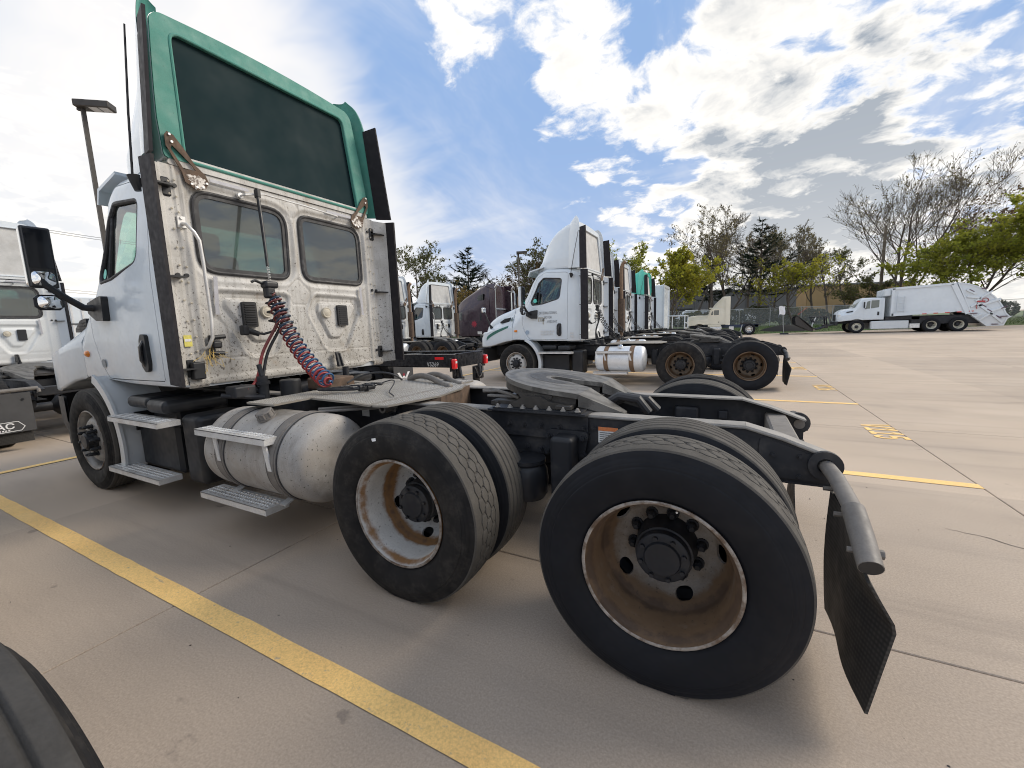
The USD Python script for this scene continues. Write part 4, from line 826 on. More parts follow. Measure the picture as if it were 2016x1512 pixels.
        hole = Polygon([(0.945, 2.915), (0.955, 2.885), (0.885, 2.76), (0.80, 2.77), (0.835, 2.815)])
        b = br.difference(hole); b = shapely.affinity.scale(b, xfact=-1, origin=(0, 0)) if s < 0 else b
        k = obj(T, 'fairing_bracket', MB().prism(b, -3.578, -3.570, 'x'), 'rust_iron')
        if M:
            rr = np.random.default_rng(3 + s); blob = Polygon([(s * (0.80 + 0.062 * (1 + .25 * rr.normal()) * math.cos(t)), 2.69 + 0.05 * (1 + .25 * rr.normal()) * math.sin(t)) for t in np.linspace(0, 2 * PI, 26)[:-1]]).buffer(0)
            obj(k, 'flaking_paint', MB().prism(blob.intersection(b), -3.5695, -3.568, 'x'), 'paint_flake', smooth=False)
            for (y, z) in ((0.955, 2.985), (0.945, 2.935), (0.735, 2.69), (0.765, 2.655), (0.81, 2.645), (0.845, 2.66)): obj(k, 'bolt', MB().cyl((-3.57, s * y, z), (-3.560, s * y, z), 0.009, 8), 'alu')
import shapely.affinity
# ------------------------------------------------------------------ running gear and everything behind the cab
def tilt(v, x0, z0, ang):
    v = np.asarray(v, float).copy(); c, s = math.cos(ang), math.sin(ang); x, z = v[:, 0] - x0, v[:, 2] - z0
    v[:, 0], v[:, 2] = x0 + c * x + s * z, z0 - s * x + c * z; return v
def hexbolt(mb, a, d, r=0.013, h=0.014):
    a, d = np.asarray(a, float), np.asarray(d, float); mb.cyl(a, a + d * 0.004, r * 1.5, 10).cyl(a + d * 0.004, a + d * h, r, 6).cyl(a + d * h, a + d * (h + 0.008), r * 0.55, 8); return mb
def chassis(T, M, det, stack, rims, lights, fine=False):
    W = 2 if M else (1 if det else 0)
    # frame rails: web, top and bottom flange that drop towards the tail
    topl = [(-6.3, 0.93), (0.30, 0.93), (0.46, 0.885), (0.655, 0.812)]; botl = [(0.655, 0.665), (-6.3, 0.66)]
    for s in (-1, 1):
        web = Polygon(topl + botl); r = MB().prism(web, s * .436, s * .428, 'y')
        def flange(line, dz):
            for (x0, z0), (x1, z1) in zip(line[:-1], line[1:]): r.add(quadslab([(x0, s * .441, z0 - dz), (x1, s * .441, z1 - dz), (x1, s * .345, z1 - dz), (x0, s * .345, z0 - dz)], 0.010))
        flange([(0.655, .671), (-6.3, .666)], 0)
        rail = obj(T, 'frame_rail', r, 'frame_dark', smooth=20)
        top = MB()
        for (x0, z0), (x1, z1) in zip(topl[:-1], topl[1:]): top.add(quadslab([(x0, s * .443, z0), (x1, s * .443, z1), (x1, s * .345, z1), (x0, s * .345, z0)], 0.010))
        top.tube([(x, s * .437, z - .004) for x, z in topl], 0.010, 8)
        obj(rail, 'top_flange', top, 'frame_top' if M else 'frame_dark')
        if M:
            obj(rail, 'mounting_angle', MB().box(-1.15, -0.50, s * .437, s * .452, .775, .925).box(-1.15, -.50, s * .36, s * .505, .936, .946).box(-1.12, -.53, s * .37, s * .49, .947, .955), 'frame_dark', smooth=20)
            for k in range(7): obj(rail, 'bolt', hexbolt(MB(), (-1.09 + .089 * k, s * .475, .955), (0, 0, 1.0), .012), 'frame_top', smooth=20)
            for x, z in ((-.526, .856), (-.474, .858), (.42, .802), (.528, .804), (.529, .704), (-1.02, .85), (-.92, .845), (-.80, .85), (-.68, .85), (-1.05, .72), (-.90, .71), (-2.0, .85), (-1.9, .74), (-2.4, .86), (-2.6, .75)): obj(rail, 'bolt', hexbolt(MB(), (x, s * (.453 if -1.15 < x < -.5 else .437), z), (0, float(s), 0)), 'frame_dark', smooth=20)
            obj(rail, 'tail_gusset', MB().prism(rpoly([(.36, .895), (.64, .79), (.64, .69), (.36, .69)], .03), s * .438, s * .444, 'y'), 'frame_dark')
            if s < 0:
                obj(rail, 'warning_label', MB().box(-.444, -.33, -.4395, -.4385, .775, .845), 'white_label', smooth=False); obj(rail, 'warning_label', MB().box(-.444, -.33, -.4396, -.4386, .846, .868), 'orange_label', smooth=False)
                lt = MB()
                for k in range(5): lt.box(-.435, -.345 - .012 * (k % 2), -.4403, -.4396, .785 + k * .012, .789 + k * .012)
                obj(rail, 'label_print', lt, 'ink', smooth=False)
                obj(rail, 'warning_label', MB().box(-2.36, -2.28, -.4395, -.4385, .80, .86), 'white_label', smooth=False)
    x_ = obj(T, 'tail_crossmember', bxm(.436, .552, -.425, .425, .71, .842, .012), 'tube_grey' if M else 'frame_dark')
    for x in (-2.35, -3.4): obj(T, 'crossmember', bxm(x - .05, x + .05, -.427, .427, .68, .90, .01), 'frame_dark')
    obj(T, 'crossmember', bxm(-.70, -.62, -.427, .427, .68, .88, .01), 'frame_dark')
    # axles, differentials, springs, drums
    for cx in (0.0, -1.32):
        ax = obj(T, 'axle', MB().cyl((cx, -.95, HUBZ), (cx, .95, HUBZ), .068, 16).add(revm([(-.2, .07), (-.14, .14), (-.05, .205), (.05, .205), (.14, .14), (.2, .07)], 24, 'y', (cx, 0.05, HUBZ))).cyl((cx, .05, HUBZ), (cx - .42, .05, HUBZ + .09), .095, 14, .06), 'frame_dark')
        for s in (-1, 1):
            obj(ax, 'brake_drum', MB().rev([(-.11, .08), (-.11, .205), (.10, .212), (.11, .19), (.11, .08)], 32, 'y', (cx, s * .68, HUBZ)), 'frame_dark')
            obj(ax, 'brake_chamber', MB().rev([(-.12, .001), (-.12, .055), (-.08, .082), (-.005, .084), (0, .09), (.006, .09), (.01, .08), (.07, .07), (.085, .001)], 20, 'x', (cx + .30, s * .46, HUBZ + .10)), 'frame_dark')
            sp = obj(T, 'suspension_arm', MB().tube([(cx - .60, s * .52, .56), (cx - .3, s * .54, .50), (cx, s * .54, .42), (cx + .30, s * .53, .40)], [.045, .05, .055, .045], 8), 'frame_dark')
            if cx < 0: obj(sp, 'air_spring', MB().rev([(.44, .001), (.44, .10), (.47, .118), (.55, .125), (.62, .118), (.645, .10), (.66, .112), (.68, .112), (.685, .001)], 28, 'z', (cx + .50 - .02, s * .58, 0)), 'black_plastic')
            hg = MB().prism(rpoly([(cx - .745 + .66, .84), (cx - .47 + .64, .84), (cx - .50 + .64, .68), (cx - .535 + .66, .46), (cx - .705 + .66, .46), (cx - .72 + .66, .66), (cx - .78 + .66, .70)], .03), s * .44, s * .475, 'y').add(rhull(cx - .03, cx + .11, s * .47, s * .60, .45, .825, .03)).move((-.66, 0, 0))
            hb = obj(T, 'spring_hanger', hg, 'frame_dark')
            if M:
                for (x, z) in ((-.74, .80), (-.526, .80), (-.524, .70), (-.79, .71), (-.745, .70)): obj(hb, 'bolt', hexbolt(MB(), (x + cx, s * .476, z), (0, float(s), 0), .016, .02), 'frame_dark', smooth=20)
    for s in (-1, 1): obj(T, 'tail_bracket', MB().prism(rpoly([(.30, .67), (.38, .67), (.40, .58), (.36, .50), (.31, .52)], .02), s * .46, s * .49, 'y').add(revm([(0, .045), (.09, .06), (.10, .03)], 14, 'x', (.34, s * .52, .56))), 'rust_iron')
    obj(T, 'axle', MB().cyl((AX, -.9, HUBZ - .02), (AX, .9, HUBZ - .02), .06, 12).box(AX - .06, AX + .06, -.8, .8, .40, .50, .02), 'frame_dark')
    obj(T, 'engine', MB().add(rhull(-6.2, -4.4, -.40, .40, .42, 1.02, .1)).add(rhull(-4.45, -3.3, -.26, .26, .50, .98, .1)).cyl((-3.3, 0, .68), (-1.75, 0, .58), .06, 12), 'frame_dark')
    # wheels
    for s in (-1, 1):
        near = M and s < 0
        wheel(T, AX, s, 'steer', W, rims[2], 'rib', 110 if near else 72, rot=.5, hubm='black_plastic')
        wheel(T, 0.0, s, 'dish_stem' if near else 'dish', W, rims[0], 'zig' if near else 'rib', 480 if near else (200 if fine and s > 0 else 72), rot=math.radians(-75), tmats=(('tyre_dark', 'tread_grey') if near else (('tyre', 'tread_dark') if fine and s > 0 else ('tyre_dark', 'tyre'))), label='rusty brown rear wheel' if near else None)
        wheel(T, -1.32, s, 'dish', W, rims[1], 'zig' if near else 'rib', 480 if near else 72, rot=math.radians(-53), tmats=(('tyre', 'tread_grey') if near else ('tyre', 'tyre')), label='white wheel streaked with rust' if near else None)
        inner_tyre(T, 0.0, s, W); inner_tyre(T, -1.32, s, W)
    # fuel tank with straps, cap and steps on the near side, plain tank on the far side
    yc, zc, r = -.905, .616, .30
    def tankm(s):
        pr = [(-3.235, .001), (-3.235, .12), (-3.228, .22), (-3.205, .272), (-3.17, .295), (-3.14, .30), (-2.21, .30), (-2.17, .2965), (-2.13, .282), (-2.10, .25), (-2.085, .19), (-2.08, .10), (-2.08, .001)]
        return revm(pr, 64, 'x', (0, s * .905, zc))
    for s in (-1, 1):
        tk = obj(T, 'fuel_tank', tankm(s), 'tank_dirty' if M else 'tank_clean', smooth=True)
        for x in (-2.955, -2.36):
            th = np.linspace(0, 2 * PI, 49); st = MB().rev([(x - .052, r + .002), (x - .052, r + .006), (x - .03, r + .0065), (x - .03, r + .010), (x + .03, r + .010), (x + .03, r + .0065), (x + .052, r + .006), (x + .052, r + .002)], 64, 'x', (0, s * .905, zc))
            sp = obj(tk, 'tank_strap', st, 'rust_stack' if not M else 'tube_grey', smooth=30)
            if M: obj(sp, 'strap_rubber', MB().rev([(x - .058, r + .001), (x - .058, r + .005), (x - .050, r + .007), (x - .050, r + .001)], 64, 'x', (0, s * .905, zc)).rev([(x + .050, r + .001), (x + .050, r + .007), (x + .058, r + .005), (x + .058, r + .001)], 64, 'x', (0, s * .905, zc)), 'seal')
        cp = MB().rev([(.0, .062), (.012, .064), (.013, .054), (.05, .052), (.056, .046), (.058, .001)], 24, 'z')
        for k in range(8): a = k * PI / 4; cp.add(rhull(.045, .06, -.012, .012, .014, .052, .004)) if False else cp.cyl((.053 * math.cos(a), .053 * math.sin(a), .014), (.053 * math.cos(a), .053 * math.sin(a), .05), .009, 6)
        v, f = cp.get(); a = math.radians(24) * -s; v = np.stack([v[:, 0], v[:, 1] * math.cos(a) - v[:, 2] * math.sin(a), v[:, 1] * math.sin(a) + v[:, 2] * math.cos(a)], 1) + [-2.64, s * .905 + s * .30 * math.sin(math.radians(24)), zc + .30 * math.cos(math.radians(24))]
        obj(tk, 'filler_cap', (v, f), 'tube_grey' if M else 'chrome', smooth=25)
        for z, xa, xb, ya in ((.812, -3.19, -2.36, 1.235), (.325, -3.25, -2.45, 1.225)):
            sp = obj(T, 'tank_step', step_tread(xa, xb, s, ya, z, M and s < 0), 'alu', smooth=20)
            b = MB()
            for x in (-3.0, -2.42):
                if z > .5: b.add(quadslab([(x - .02, s * (ya - .03), z - .01), (x + .02, s * (ya - .03), z - .01), (x + .075, s * 1.212, z - .215), (x + .035, s * 1.212, z - .215)], .012)).add(quadslab([(x - .02, s * (ya - .03), z - .012), (x + .02, s * (ya - .03), z - .012), (x + .02, s * (ya - .15), z - .012), (x - .02, s * (ya - .15), z - .012)], .01))
                else: b.add(quadslab([(x - .03, s * 1.02, .36), (x + .03, s * 1.02, .36), (x + .03, s * (ya - .1), z - .004), (x - .03, s * (ya - .1), z - .004)], .01)).box(x - .03, x + .03, s * 1.01, s * 1.03, .33, .40)
            obj(sp, 'step_bracket', b, 'alu', smooth=20)
    if M: obj(T, 'tank_stay', MB().tube([(-2.50, -.72, .90), (-2.05, -.52, .925), (-1.95, -.47, .90)], .011, 6).tube([(-2.46, -.75, .89), (-2.04, -.54, .905), (-1.98, -.46, .87)], .011, 6).add(revm([(-.055, .02), (-.055, .034), (.055, .034), (.055, .02)], 18, 'y', (-2.0, -.52, .905), closed=True)), 'tube_grey')
    if M: obj(T, 'rail_tube', MB().add(revm([(-.13, .022), (-.13, .029), (.06, .029), (.06, .022)], 18, 'y', (-1.80, -.50, .86), closed=True)), 'tube_grey')
    # deck plates
    dm = 'deck_alu'; dk = [rpoly([(-3.0, -.96), (-2.665, -.96), (-2.665, .46), (-3.0, .46)], .02), rpoly([(-2.66, -.66), (-2.20, -.70), (-1.935, -.755), (-1.935, .55), (-2.66, .58)], .015), rpoly([(-1.93, -.755), (-1.80, -.735), (-1.70, -.28), (-1.76, .10), (-1.85, .28), (-2.04, .50), (-1.93, .55)][:5] + [(-1.93, .40)], .04)]
    for q in dk:
        d = obj(T, 'deck_plate', MB().prism(q, .955, .968, 'z'), dm, smooth=20)
        if M:
            lug = MB(); x0, y0, x1, y1 = q.bounds; inn = q.buffer(-.018); row = 0
            for y in np.arange(y0 + .02, y1, .030):
                for x in np.arange(x0 + .02 + (.0125 if row % 2 else 0), x1, .025):
                    if inn.contains(Point(x, y)):
                        s1 = 1 if (row + int(round((x - x0) / .025))) % 2 else -1; dx, dy = .008, .010 * s1
                        lug.add((np.array([(x - dx, y - dy, .9682), (x + .0035, y - .003 * s1, .9684), (x + dx, y + dy, .9682), (x - .0035, y + .003 * s1, .9684), (x, y, .9712)]), np.array([(0, 1, 4), (1, 2, 4), (2, 3, 4), (3, 0, 4)])))
                row += 1
            tag(obj(d, 'tread_lug', lug, 'lug_bright', smooth=False), kind='stuff')
    if M: obj(T, 'deck_riser', MB().add(quadslab([(-1.80, -.43, .93), (-1.70, -.28, .955), (-1.70, -.28, .72), (-1.80, -.43, .70)], .01)).add(quadslab([(-1.70, -.28, .955), (-1.85, .34, .955), (-1.85, .34, .72), (-1.70, -.28, .72)], .01)), 'rust_iron')
    fifth_wheel(T, M)
    # mud-flap hangers and flaps behind the rear axle
    for s in (-1, 1):
        h = obj(T, 'flap_hanger', MB().tube([(.63, s * .42, .772), (.64, s * .60, .768), (.646, s * .86, .738)], .031, 14).tube([(.646, s * .855, .739), (.649, s * .97, .690), (.652, s * 1.085, .632)], [.037, .037, .036], 16), 'tube_grey' if M else 'frame_dark', smooth=50)
        e_ = np.array([.652, s * 1.085, .632]); d_ = np.array([.003, s * .115, -.058]); d_ /= np.linalg.norm(d_); obj(h, 'bore_shade_disc', MB().cyl(e_, e_ + d_ * .0015, .033, 16), 'joint_dark')  # solid dark disc on the tube end, painted shade of its hollow
        obj(h, 'hanger_collar', MB().rev([(-.012, .034), (-.012, .068), (.012, .068), (.012, .034)], 24, 'y', (.625, s * .452, .775)), 'frame_dark')
        n, mrows = 12, 16; V = []
        for i in range(mrows):
            t = i / (mrows - 1); z = .715 - .60 * t
            for k in range(n):
                q = k / (n - 1); y = .53 + .575 * q; top = .735 - .02 * q - .075 * q ** 3
                zz = top - .05 - (top - .05 - .115) * t; x = .635 + .008 * math.sin(q * 7) - .012 * math.sin(t * PI) * (1 - q) + .075 * min(t / .30, (1.15 - t) / .85) * q ** 2 + (.01 if M else 0) * t
                V.append((x, s * y, zz))
        V = np.array(V); F = np.array([(i * n + k, i * n + k + 1, (i + 1) * n + k + 1, (i + 1) * n + k) for i in range(mrows - 1) for k in range(n - 1)])
        V = np.vstack([V, V + [.009, 0, 0]]); nn = n * mrows; F = np.vstack([F[:, ::-1], F + nn]); e = []
        per = [k for k in range(n)] + [i * n + n - 1 for i in range(1, mrows)] + [(mrows - 1) * n + k for k in range(n - 2, -1, -1)] + [i * n for i in range(mrows - 2, 0, -1)]
        e = [(per[i], per[(i + 1) % len(per)], per[(i + 1) % len(per)] + nn, per[i] + nn) for i in range(len(per))]
        fl = obj(T, 'mud_flap', (V, np.vstack([F, np.array(e)])), 'flap', smooth=50)
        cl = MB()
        for y in (.58, .80, 1.02): zb = .715 - .16 * (y - .5) ** 1.5; cl.cyl((.60, s * y, zb), (.70, s * y, zb), .010, 6).cyl((.685, s * y, zb), (.70, s * y, zb), .016, 6)
        cl.add(quadslab([(.652, s * .55, .735), (.652, s * 1.06, .645), (.652, s * 1.06, .60), (.652, s * .55, .675)], .004))
        obj(h, 'flap_clamp', cl, 'tube_grey' if M else 'frame_dark')
    if stack:
        sk = obj(T, 'exhaust_stack', MB().tube([(-3.28, .80, .95), (-3.28, .80, 2.2), (-3.28, .80, 3.3), (-3.27, .80, 3.45), (-3.22, .80, 3.56), (-3.13, .80, 3.63)], .062, 16), 'rust_stack')
        obj(sk, 'muffler_shield', MB().cyl((-3.28, .80, 1.15), (-3.28, .80, 2.32), .125, 20), 'rust_iron')
def fifth_wheel(T, M):
    cx, ang = -.80, math.radians(8.2)
    disc = Point(cx, 0).buffer(.43, 40)
    body = unary_union([disc, Polygon([(cx, -.43), (-.575, -.40), (-.575, .40), (cx, .43)])]).intersection(sbox(-2, -.575, -1, 1) if False else Polygon([(-2, -1), (-.575, -1), (-.575, 1), (-2, 1)]))
    slot = unary_union([Point(-.86, 0).buffer(.055, 12), Polygon([(-.86, -.055), (-.74, -.06), (-.56, -.135), (-.30, -.22), (-.30, .22), (-.56, .135), (-.74, .06), (-.86, .055)])])
    top = body.difference(slot); P = (-.85, 1.075)
    v, f = MB().prism(top, 1.055, 1.085, 'z').get(); v = tilt(v, *P, ang)
    fw = obj(T, 'fifth_wheel', (v, f), 'fifth_top', smooth=30)
    v, f = MB().prism(top.buffer(-.012).difference(top.buffer(-.045)), 1.005, 1.0548, 'z').prism(top.intersection(sbox(-1.0, -.36, -.70, .36)).buffer(-.02), .985, 1.004, 'z').get(); obj(fw, 'plate_ribs', (tilt(v, *P, ang), f), 'grease')
    # lube ring and jaw recess around the throat
    ring = Point(-.86, 0).buffer(.20, 32).difference(slot.buffer(.035)).intersection(top.buffer(-.01)); v, f = MB().prism(ring, 1.0852, 1.0862, 'z').get(); obj(fw, 'jaw_plate', (tilt(v, *P, ang), f), 'grease' if M else 'fifth_top', smooth=False)
    v, f = MB().prism(slot.intersection(sbox(-1.0, -1, -.6, 1)).buffer(.02), 1.0, 1.02, 'z').get(); obj(fw, 'locking_jaw', (tilt(v, *P, ang), f), 'grease')
    zk = P[1] + (1.085 - P[1]) * math.cos(ang) - (-.575 - P[0]) * math.sin(ang)
    for s in (-1, 1):
        a = [(-.578, s * .135), (-.578, s * .398), (-.33, s * .275), (-.33, s * .205)]
        zs = [zk, zk, zk - .125, zk - .125]; q = [(x, y, z) for (x, y), z in zip(a, zs)]
        V = np.array(q + [(x, y, z - (.075 if i < 2 else .030)) for i, (x, y, z) in enumerate(q)])
        F = np.array([(0, 1, 2, 3), (7, 6, 5, 4), (0, 4, 5, 1), (1, 5, 6, 2), (2, 6, 7, 3), (3, 7, 4, 0)]); F = F if s > 0 else F[:, ::-1]
        F = F[:, ::-1]
        obj(fw, 'ramp_horn', (V, F), 'fifth_top', smooth=20)
        obj(fw, 'horn_web', (V * [1, 1, 1] + np.array([[0, s * (.012 if i % 4 in (0, 3) else -.012), -.012 if i < 4 else -.03] for i in range(8)]), F), 'grease', smooth=20)
        br = MB().prism(rpoly([(-.98, 1.05), (-.72, 1.035), (-.77, .985), (-.80, .955), (-.89, .955), (-.93, .99)], .03), s * .385, s * .425, 'y').cyl((-.85, s * .42, 1.0), (-.85, s * .445, 1.0), .035, 14)
        obj(fw, 'pivot_bracket', br, 'grease')
        obj(T, 'fifth_wheel_pedestal', MB().prism(rpoly([(-1.02, .957), (-.64, .957), (-.64, .985), (-.74, 1.0), (-.80, 1.03), (-.90, 1.03), (-.98, .995)], .015), s * .36, s * .46, 'y').box(-.70, -.60, s * .34, s * .47, .957, .985, .005), 'grease')
    b = obj(T, 'slide_rail', MB().box(-1.20, -.55, -.35, -.28, .936, .975, .004).box(-1.20, -.55, .28, .35, .936, .975, .004).box(-1.21, -1.15, -.36, .36, .94, .97, .004).box(-.62, -.56, -.36, .36, .94, .965, .004), 'grease')
    if M:
        for s in (-1, 1):
            tt = MB()
            for k in range(9): tt.box(-1.18 + .065 * k, -1.145 + .065 * k, s * .26, s * .282, .945, .972, .003)
            obj(b, 'slide_teeth', tt, 'grease')
        obj(T, 'release_handle', MB().tube([(-1.02, -.30, .985), (-1.12, -.25, 1.0), (-1.24, -.20, 1.01)], .012, 8).tube([(-1.24, -.20, 1.01), (-1.34, -.24, 1.01), (-1.37, -.19, 1.01), (-1.33, -.14, 1.01), (-1.25, -.16, 1.01), (-1.24, -.20, 1.01)], .010, 8).box(-1.30, -.95, -.26, -.22, .975, .99, .003), 'tube_grey')
        obj(T, 'air_line', MB().tube([(-.50, -.12, .93), (-.40, -.13, 1.0), (-.28, -.12, .985), (-.22, -.1, .90)], .028, 10).tube([(-.46, -.02, .93), (-.36, -.03, .985), (-.24, -.02, .97), (-.18, 0, .90)], .026, 10), 'hose_black')
        obj(T, 'rail_valve', MB().add(rhull(-.12, .04, .36, .425, .74, .86, .02)).cyl((-.05, .37, .78), (-.05, .30, .76), .016, 10).add(rhull(.16, .22, .38, .425, .78, .84, .01)), 'frame_dark')
def helix(path, rad, turns, n, phase=0.0):
    P = np.asarray(path, float); from scipy.interpolate import CubicSpline
    d = np.concatenate([[0], np.cumsum(np.linalg.norm(np.diff(P, axis=0), axis=1))]); cs = CubicSpline(d / d[-1], P); t = np.linspace(0, 1, n); C = cs(t); D = cs(t, 1); D /= np.linalg.norm(D, axis=1, keepdims=True)
    a = np.array([0, 1.0, 0]); N = a - D * (D @ a)[:, None]; N /= np.linalg.norm(N, axis=1, keepdims=True); B = np.cross(D, N); ph = phase + 2 * PI * turns * t; r = rad * np.clip(np.minimum(t, 1 - t) * 14, 0.25, 1)
    return C + r[:, None] * (np.cos(ph)[:, None] * N + np.sin(ph)[:, None] * B)
def cab_rear_kit(T, M, det):
    X = -3.59
    for y, w in ((-.505, .062), (.50, .062)):
        v = obj(T, 'vent', MB().prism(rpoly([(y - w, 1.54), (y + w, 1.54), (y + w, 1.762), (y - w, 1.762)], .016), X - .02, X + .012, 'x'), 'black_plastic')
        if M:
            for k in range(9): obj(v, 'vent_slat', bxm(X + .010, X + .019, y - w + .014, y + w - .014, 1.560 + k * .0215, 1.571 + k * .0215, .002), 'frame_dark', smooth=False)
    for y in (-.345, .30): obj(T, 'round_plug', MB().rev([(-.02, .055), (.008, .055), (.014, .050), (.012, .040), (.018, .030), (.020, .001)][::-1], 28, 'x', (X, y, 1.678)), 'emblem')
    for y, z0, z1, ye in ((-.768, 1.648, 1.960, -.009), (.773, 1.658, 1.968, .004)): obj(T, 'reflector_strip', MB().add(quadslab([(X + .016, y - .015 + ye, z0), (X + .016, y + .016 + ye, z0), (X + .016, y + .016 - ye, z1), (X + .016, y - .015 - ye, z1)], .003)), 'reflector_grey', smooth=False)
    for ya, yb in ((-.70, -.393), (.41, .728)): obj(T, 'reflector_strip', MB().box(X + .008, X + .012, ya, yb, 2.716, 2.742), 'reflector_grey', smooth=False)
    # grab handle on the near side
    gh = obj(T, 'grab_handle', MB().tube([(X - .01, -.945, 2.345), (X + .055, -.938, 2.335), (X + .075, -.90, 2.28), (X + .078, -.872, 2.22), (X + .078, -.865, 2.05), (X + .078, -.860, 1.60), (X + .075, -.868, 1.46), (X + .055, -.895, 1.385), (X - .005, -.905, 1.37)], .0135, 10), 'alu', smooth=True)
    obj(gh, 'handle_foot', MB().box(X, X + .012, -.975, -.915, 2.31, 2.40, .004).cyl((X + .01, -.945, 2.385), (X + .022, -.945, 2.385), .012, 8), 'alu')
    # hose carrier: bar, sprung pole, coiled lines
    bar = obj(T, 'hose_bar', MB().tube([(X - .01, -.47, 2.667), (X + .07, -.46, 2.668), (X + .09, -.31, 2.705), (X + .085, .1, 2.70), (X + .06, .50, 2.69), (X - .01, .51, 2.675)], .0085, 8).cyl((X - .01, -.47, 2.667), (X + .02, -.47, 2.667), .024, 8), 'alu' if M else 'black_plastic')
    pole = obj(T, 'hose_pole', MB().tube([(X + .10, -.372, 2.70), (X + .16, -.40, 2.40), (X + .23, -.438, 2.055)], [.015, .014, .012], 10).add(rhull(X + .075, X + .125, -.392, -.355, 2.655, 2.73, .01)), 'black_plastic')
    sp = obj(pole, 'spring', tubem(helix([(X + .23, -.438, 2.055), (X + .24, -.441, 2.0), (X + .245, -.443, 1.93)], .010, 9, 120), .0025, 5), 'alu', smooth=True)
    obj(T, 'hose_clamp', MB().add(rhull(X + .20, X + .29, -.51, -.39, 1.865, 1.925, .02)).add(rhull(X + .21, X + .28, -.50, -.42, 1.78, 1.88, .02)).tube([(X + .24, -.50, 1.90), (X + .24, -.57, 1.925), (X + .24, -.60, 1.91)], .012, 6), 'black_plastic')
    run = [(X + .26, -.44, 1.83), (X + .31, -.435, 1.66), (X + .40, -.43, 1.48), (X + .54, -.43, 1.30), (X + .72, -.44, 1.15), (X + .94, -.49, 1.055)]
    tz = (17 if M else 12)
    for nm, ph, off in (('hose_red', 0.0, 0.0), ('hose_blue', PI * .8, 0.012)):
        pts = [(a + off * .5, b + off, c + off * .4) for a, b, c in run]
        hs = obj(T, 'coiled_air_hose', tubem(helix(pts, .057 if nm == 'hose_red' else .059, tz, tz * (22 if M else 12), ph), .0080, 8 if M else 5), nm if M else 'hose_black', smooth=True)
    obj(T, 'power_cable', MB().tube(helix([(X + .25, -.45, 1.86), (X + .22, -.43, 1.74), (X + .20, -.41, 1.62), (X + .19, -.40, 1.56)], .045, 4, 90), .009, 8).tube([(X + .19, -.38, 1.56), (X + .17, -.40, 1.50), (X + .12, -.47, 1.475), (X + .08, -.53, 1.488)], .011, 8), 'hose_black', smooth=True)
    obj(T, 'cable_plug', MB().cyl((X + .06, -.60, 1.52), (X + .10, -.50, 1.475), .030, 14, .022).add(rhull(X + .03, X + .10, -.63, -.58, 1.47, 1.555, .012)), 'black_plastic')
    for k, (y0, col) in enumerate(((-.475, 'hose_red'), (-.43, 'hose_black'))):
        obj(T, 'air_hose', MB().tube(bez([(X + .25, y0, 1.84), (X + .27, y0 + .03, 1.55), (X + .23, y0 - .10, 1.30), (X + .25, y0 - .17, 1.12), (X + .30, y0 - .30 + .05 * k, 1.03)], 24), .0125, 8), 'hose_black' if (k or not M) else 'hose_red', smooth=True)
    rr = np.random.default_rng(5)
    # valves, filters and clutter on the crossmember behind the cab
    obj(T, 'air_valve', MB().cyl((-3.30, -.635, .93), (-3.30, -.635, 1.12), .042, 14).cyl((-3.30, -.635, 1.05), (-3.30, -.635, 1.075), .055, 14).cyl((-3.30, -.635, 1.12), (-3.32, -.64, 1.22), .02, 8).add(rhull(-3.42, -3.28, -.88, -.70, .96, 1.06, .02)).tube([(-3.34, -.86, 1.02), (-3.36, -.78, 1.045), (-3.32, -.66, 1.0)], .026, 8).tube([(-3.40, -.92, .99), (-3.3, -.80, .97), (-3.22, -.68, .95)], .02, 8), 'frame_dark')
    obj(T, 'air_dryer', MB().rev([(.90, .001), (.90, .085), (1.05, .087), (1.062, .08), (1.07, .001)], 24, 'z', (-3.28, -.40, 0)), 'black_plastic')
    obj(T, 'rear_stay', MB().cyl((-3.45, .36, .85), (-3.45, .36, 1.10), .032, 12).add(quadslab([(-3.52, .32, 1.10), (-3.52, .40, 1.10), (-3.56, .385, 1.26), (-3.56, .335, 1.26)], .012)).tube([(-3.51, .335, 1.11), (-3.545, .34, 1.24), (-3.545, .38, 1.24), (-3.51, .385, 1.11)], .012, 6), 'frame_dark')
    if M:
        obj(T, 'wooden_block', bxm(-3.30, -2.98, -.22, .06, .945, 1.05, .01), 'rust_iron')
        obj(T, 'lock_cylinder', MB().cyl((-2.46, -.36, 1.005), (-2.44, -.22, 1.005), .026, 14).cyl((-2.452, -.30, 1.005), (-2.451, -.285, 1.005), .036, 14).tube([(-2.75, -.52, 1.01), (-2.62, -.50, 1.01), (-2.48, -.40, 1.005), (-2.46, -.36, 1.005)], .014, 8), 'frame_dark')
        cl = MB()
        for k in range(4):
            c = np.array([-2.72 + .11 * k, -.42 + .05 * k + rr.normal(0, .03), 1.0]); pts = [c + [.09 * math.cos(t) * (1 + .2 * rr.normal()), .06 * math.sin(t), .01 * k] for t in np.linspace(0, 5.2, 14)]; cl.tube(bez(pts, 30), .0075, 6)
        cl.tube(bez([(-2.46, -.20, 1.0), (-2.3, -.12, 1.04), (-2.2, -.28, .99), (-2.05, -.42, .985), (-1.99, -.46, .98)], 24), .005, 5).tube(bez([(-2.9, -.1, 1.0), (-2.8, .1, 1.07), (-2.65, .22, 1.05), (-2.6, .3, .985)], 20), .009, 6)
        obj(T, 'loose_cable', cl, 'hose_black', smooth=True)
        for (y, z, w) in ((.62, .972, .16), (.80, .965, .12)): obj(T, 'hose_bundle', MB().tube(bez([(-2.62 + .2 * (y - .6), y - .2, z), (-2.4, y - .25, z + .05), (-2.15, y - .35, z + .02), (-1.9, y - .5, z)], 14), .028, 8), 'tube_grey', smooth=True)
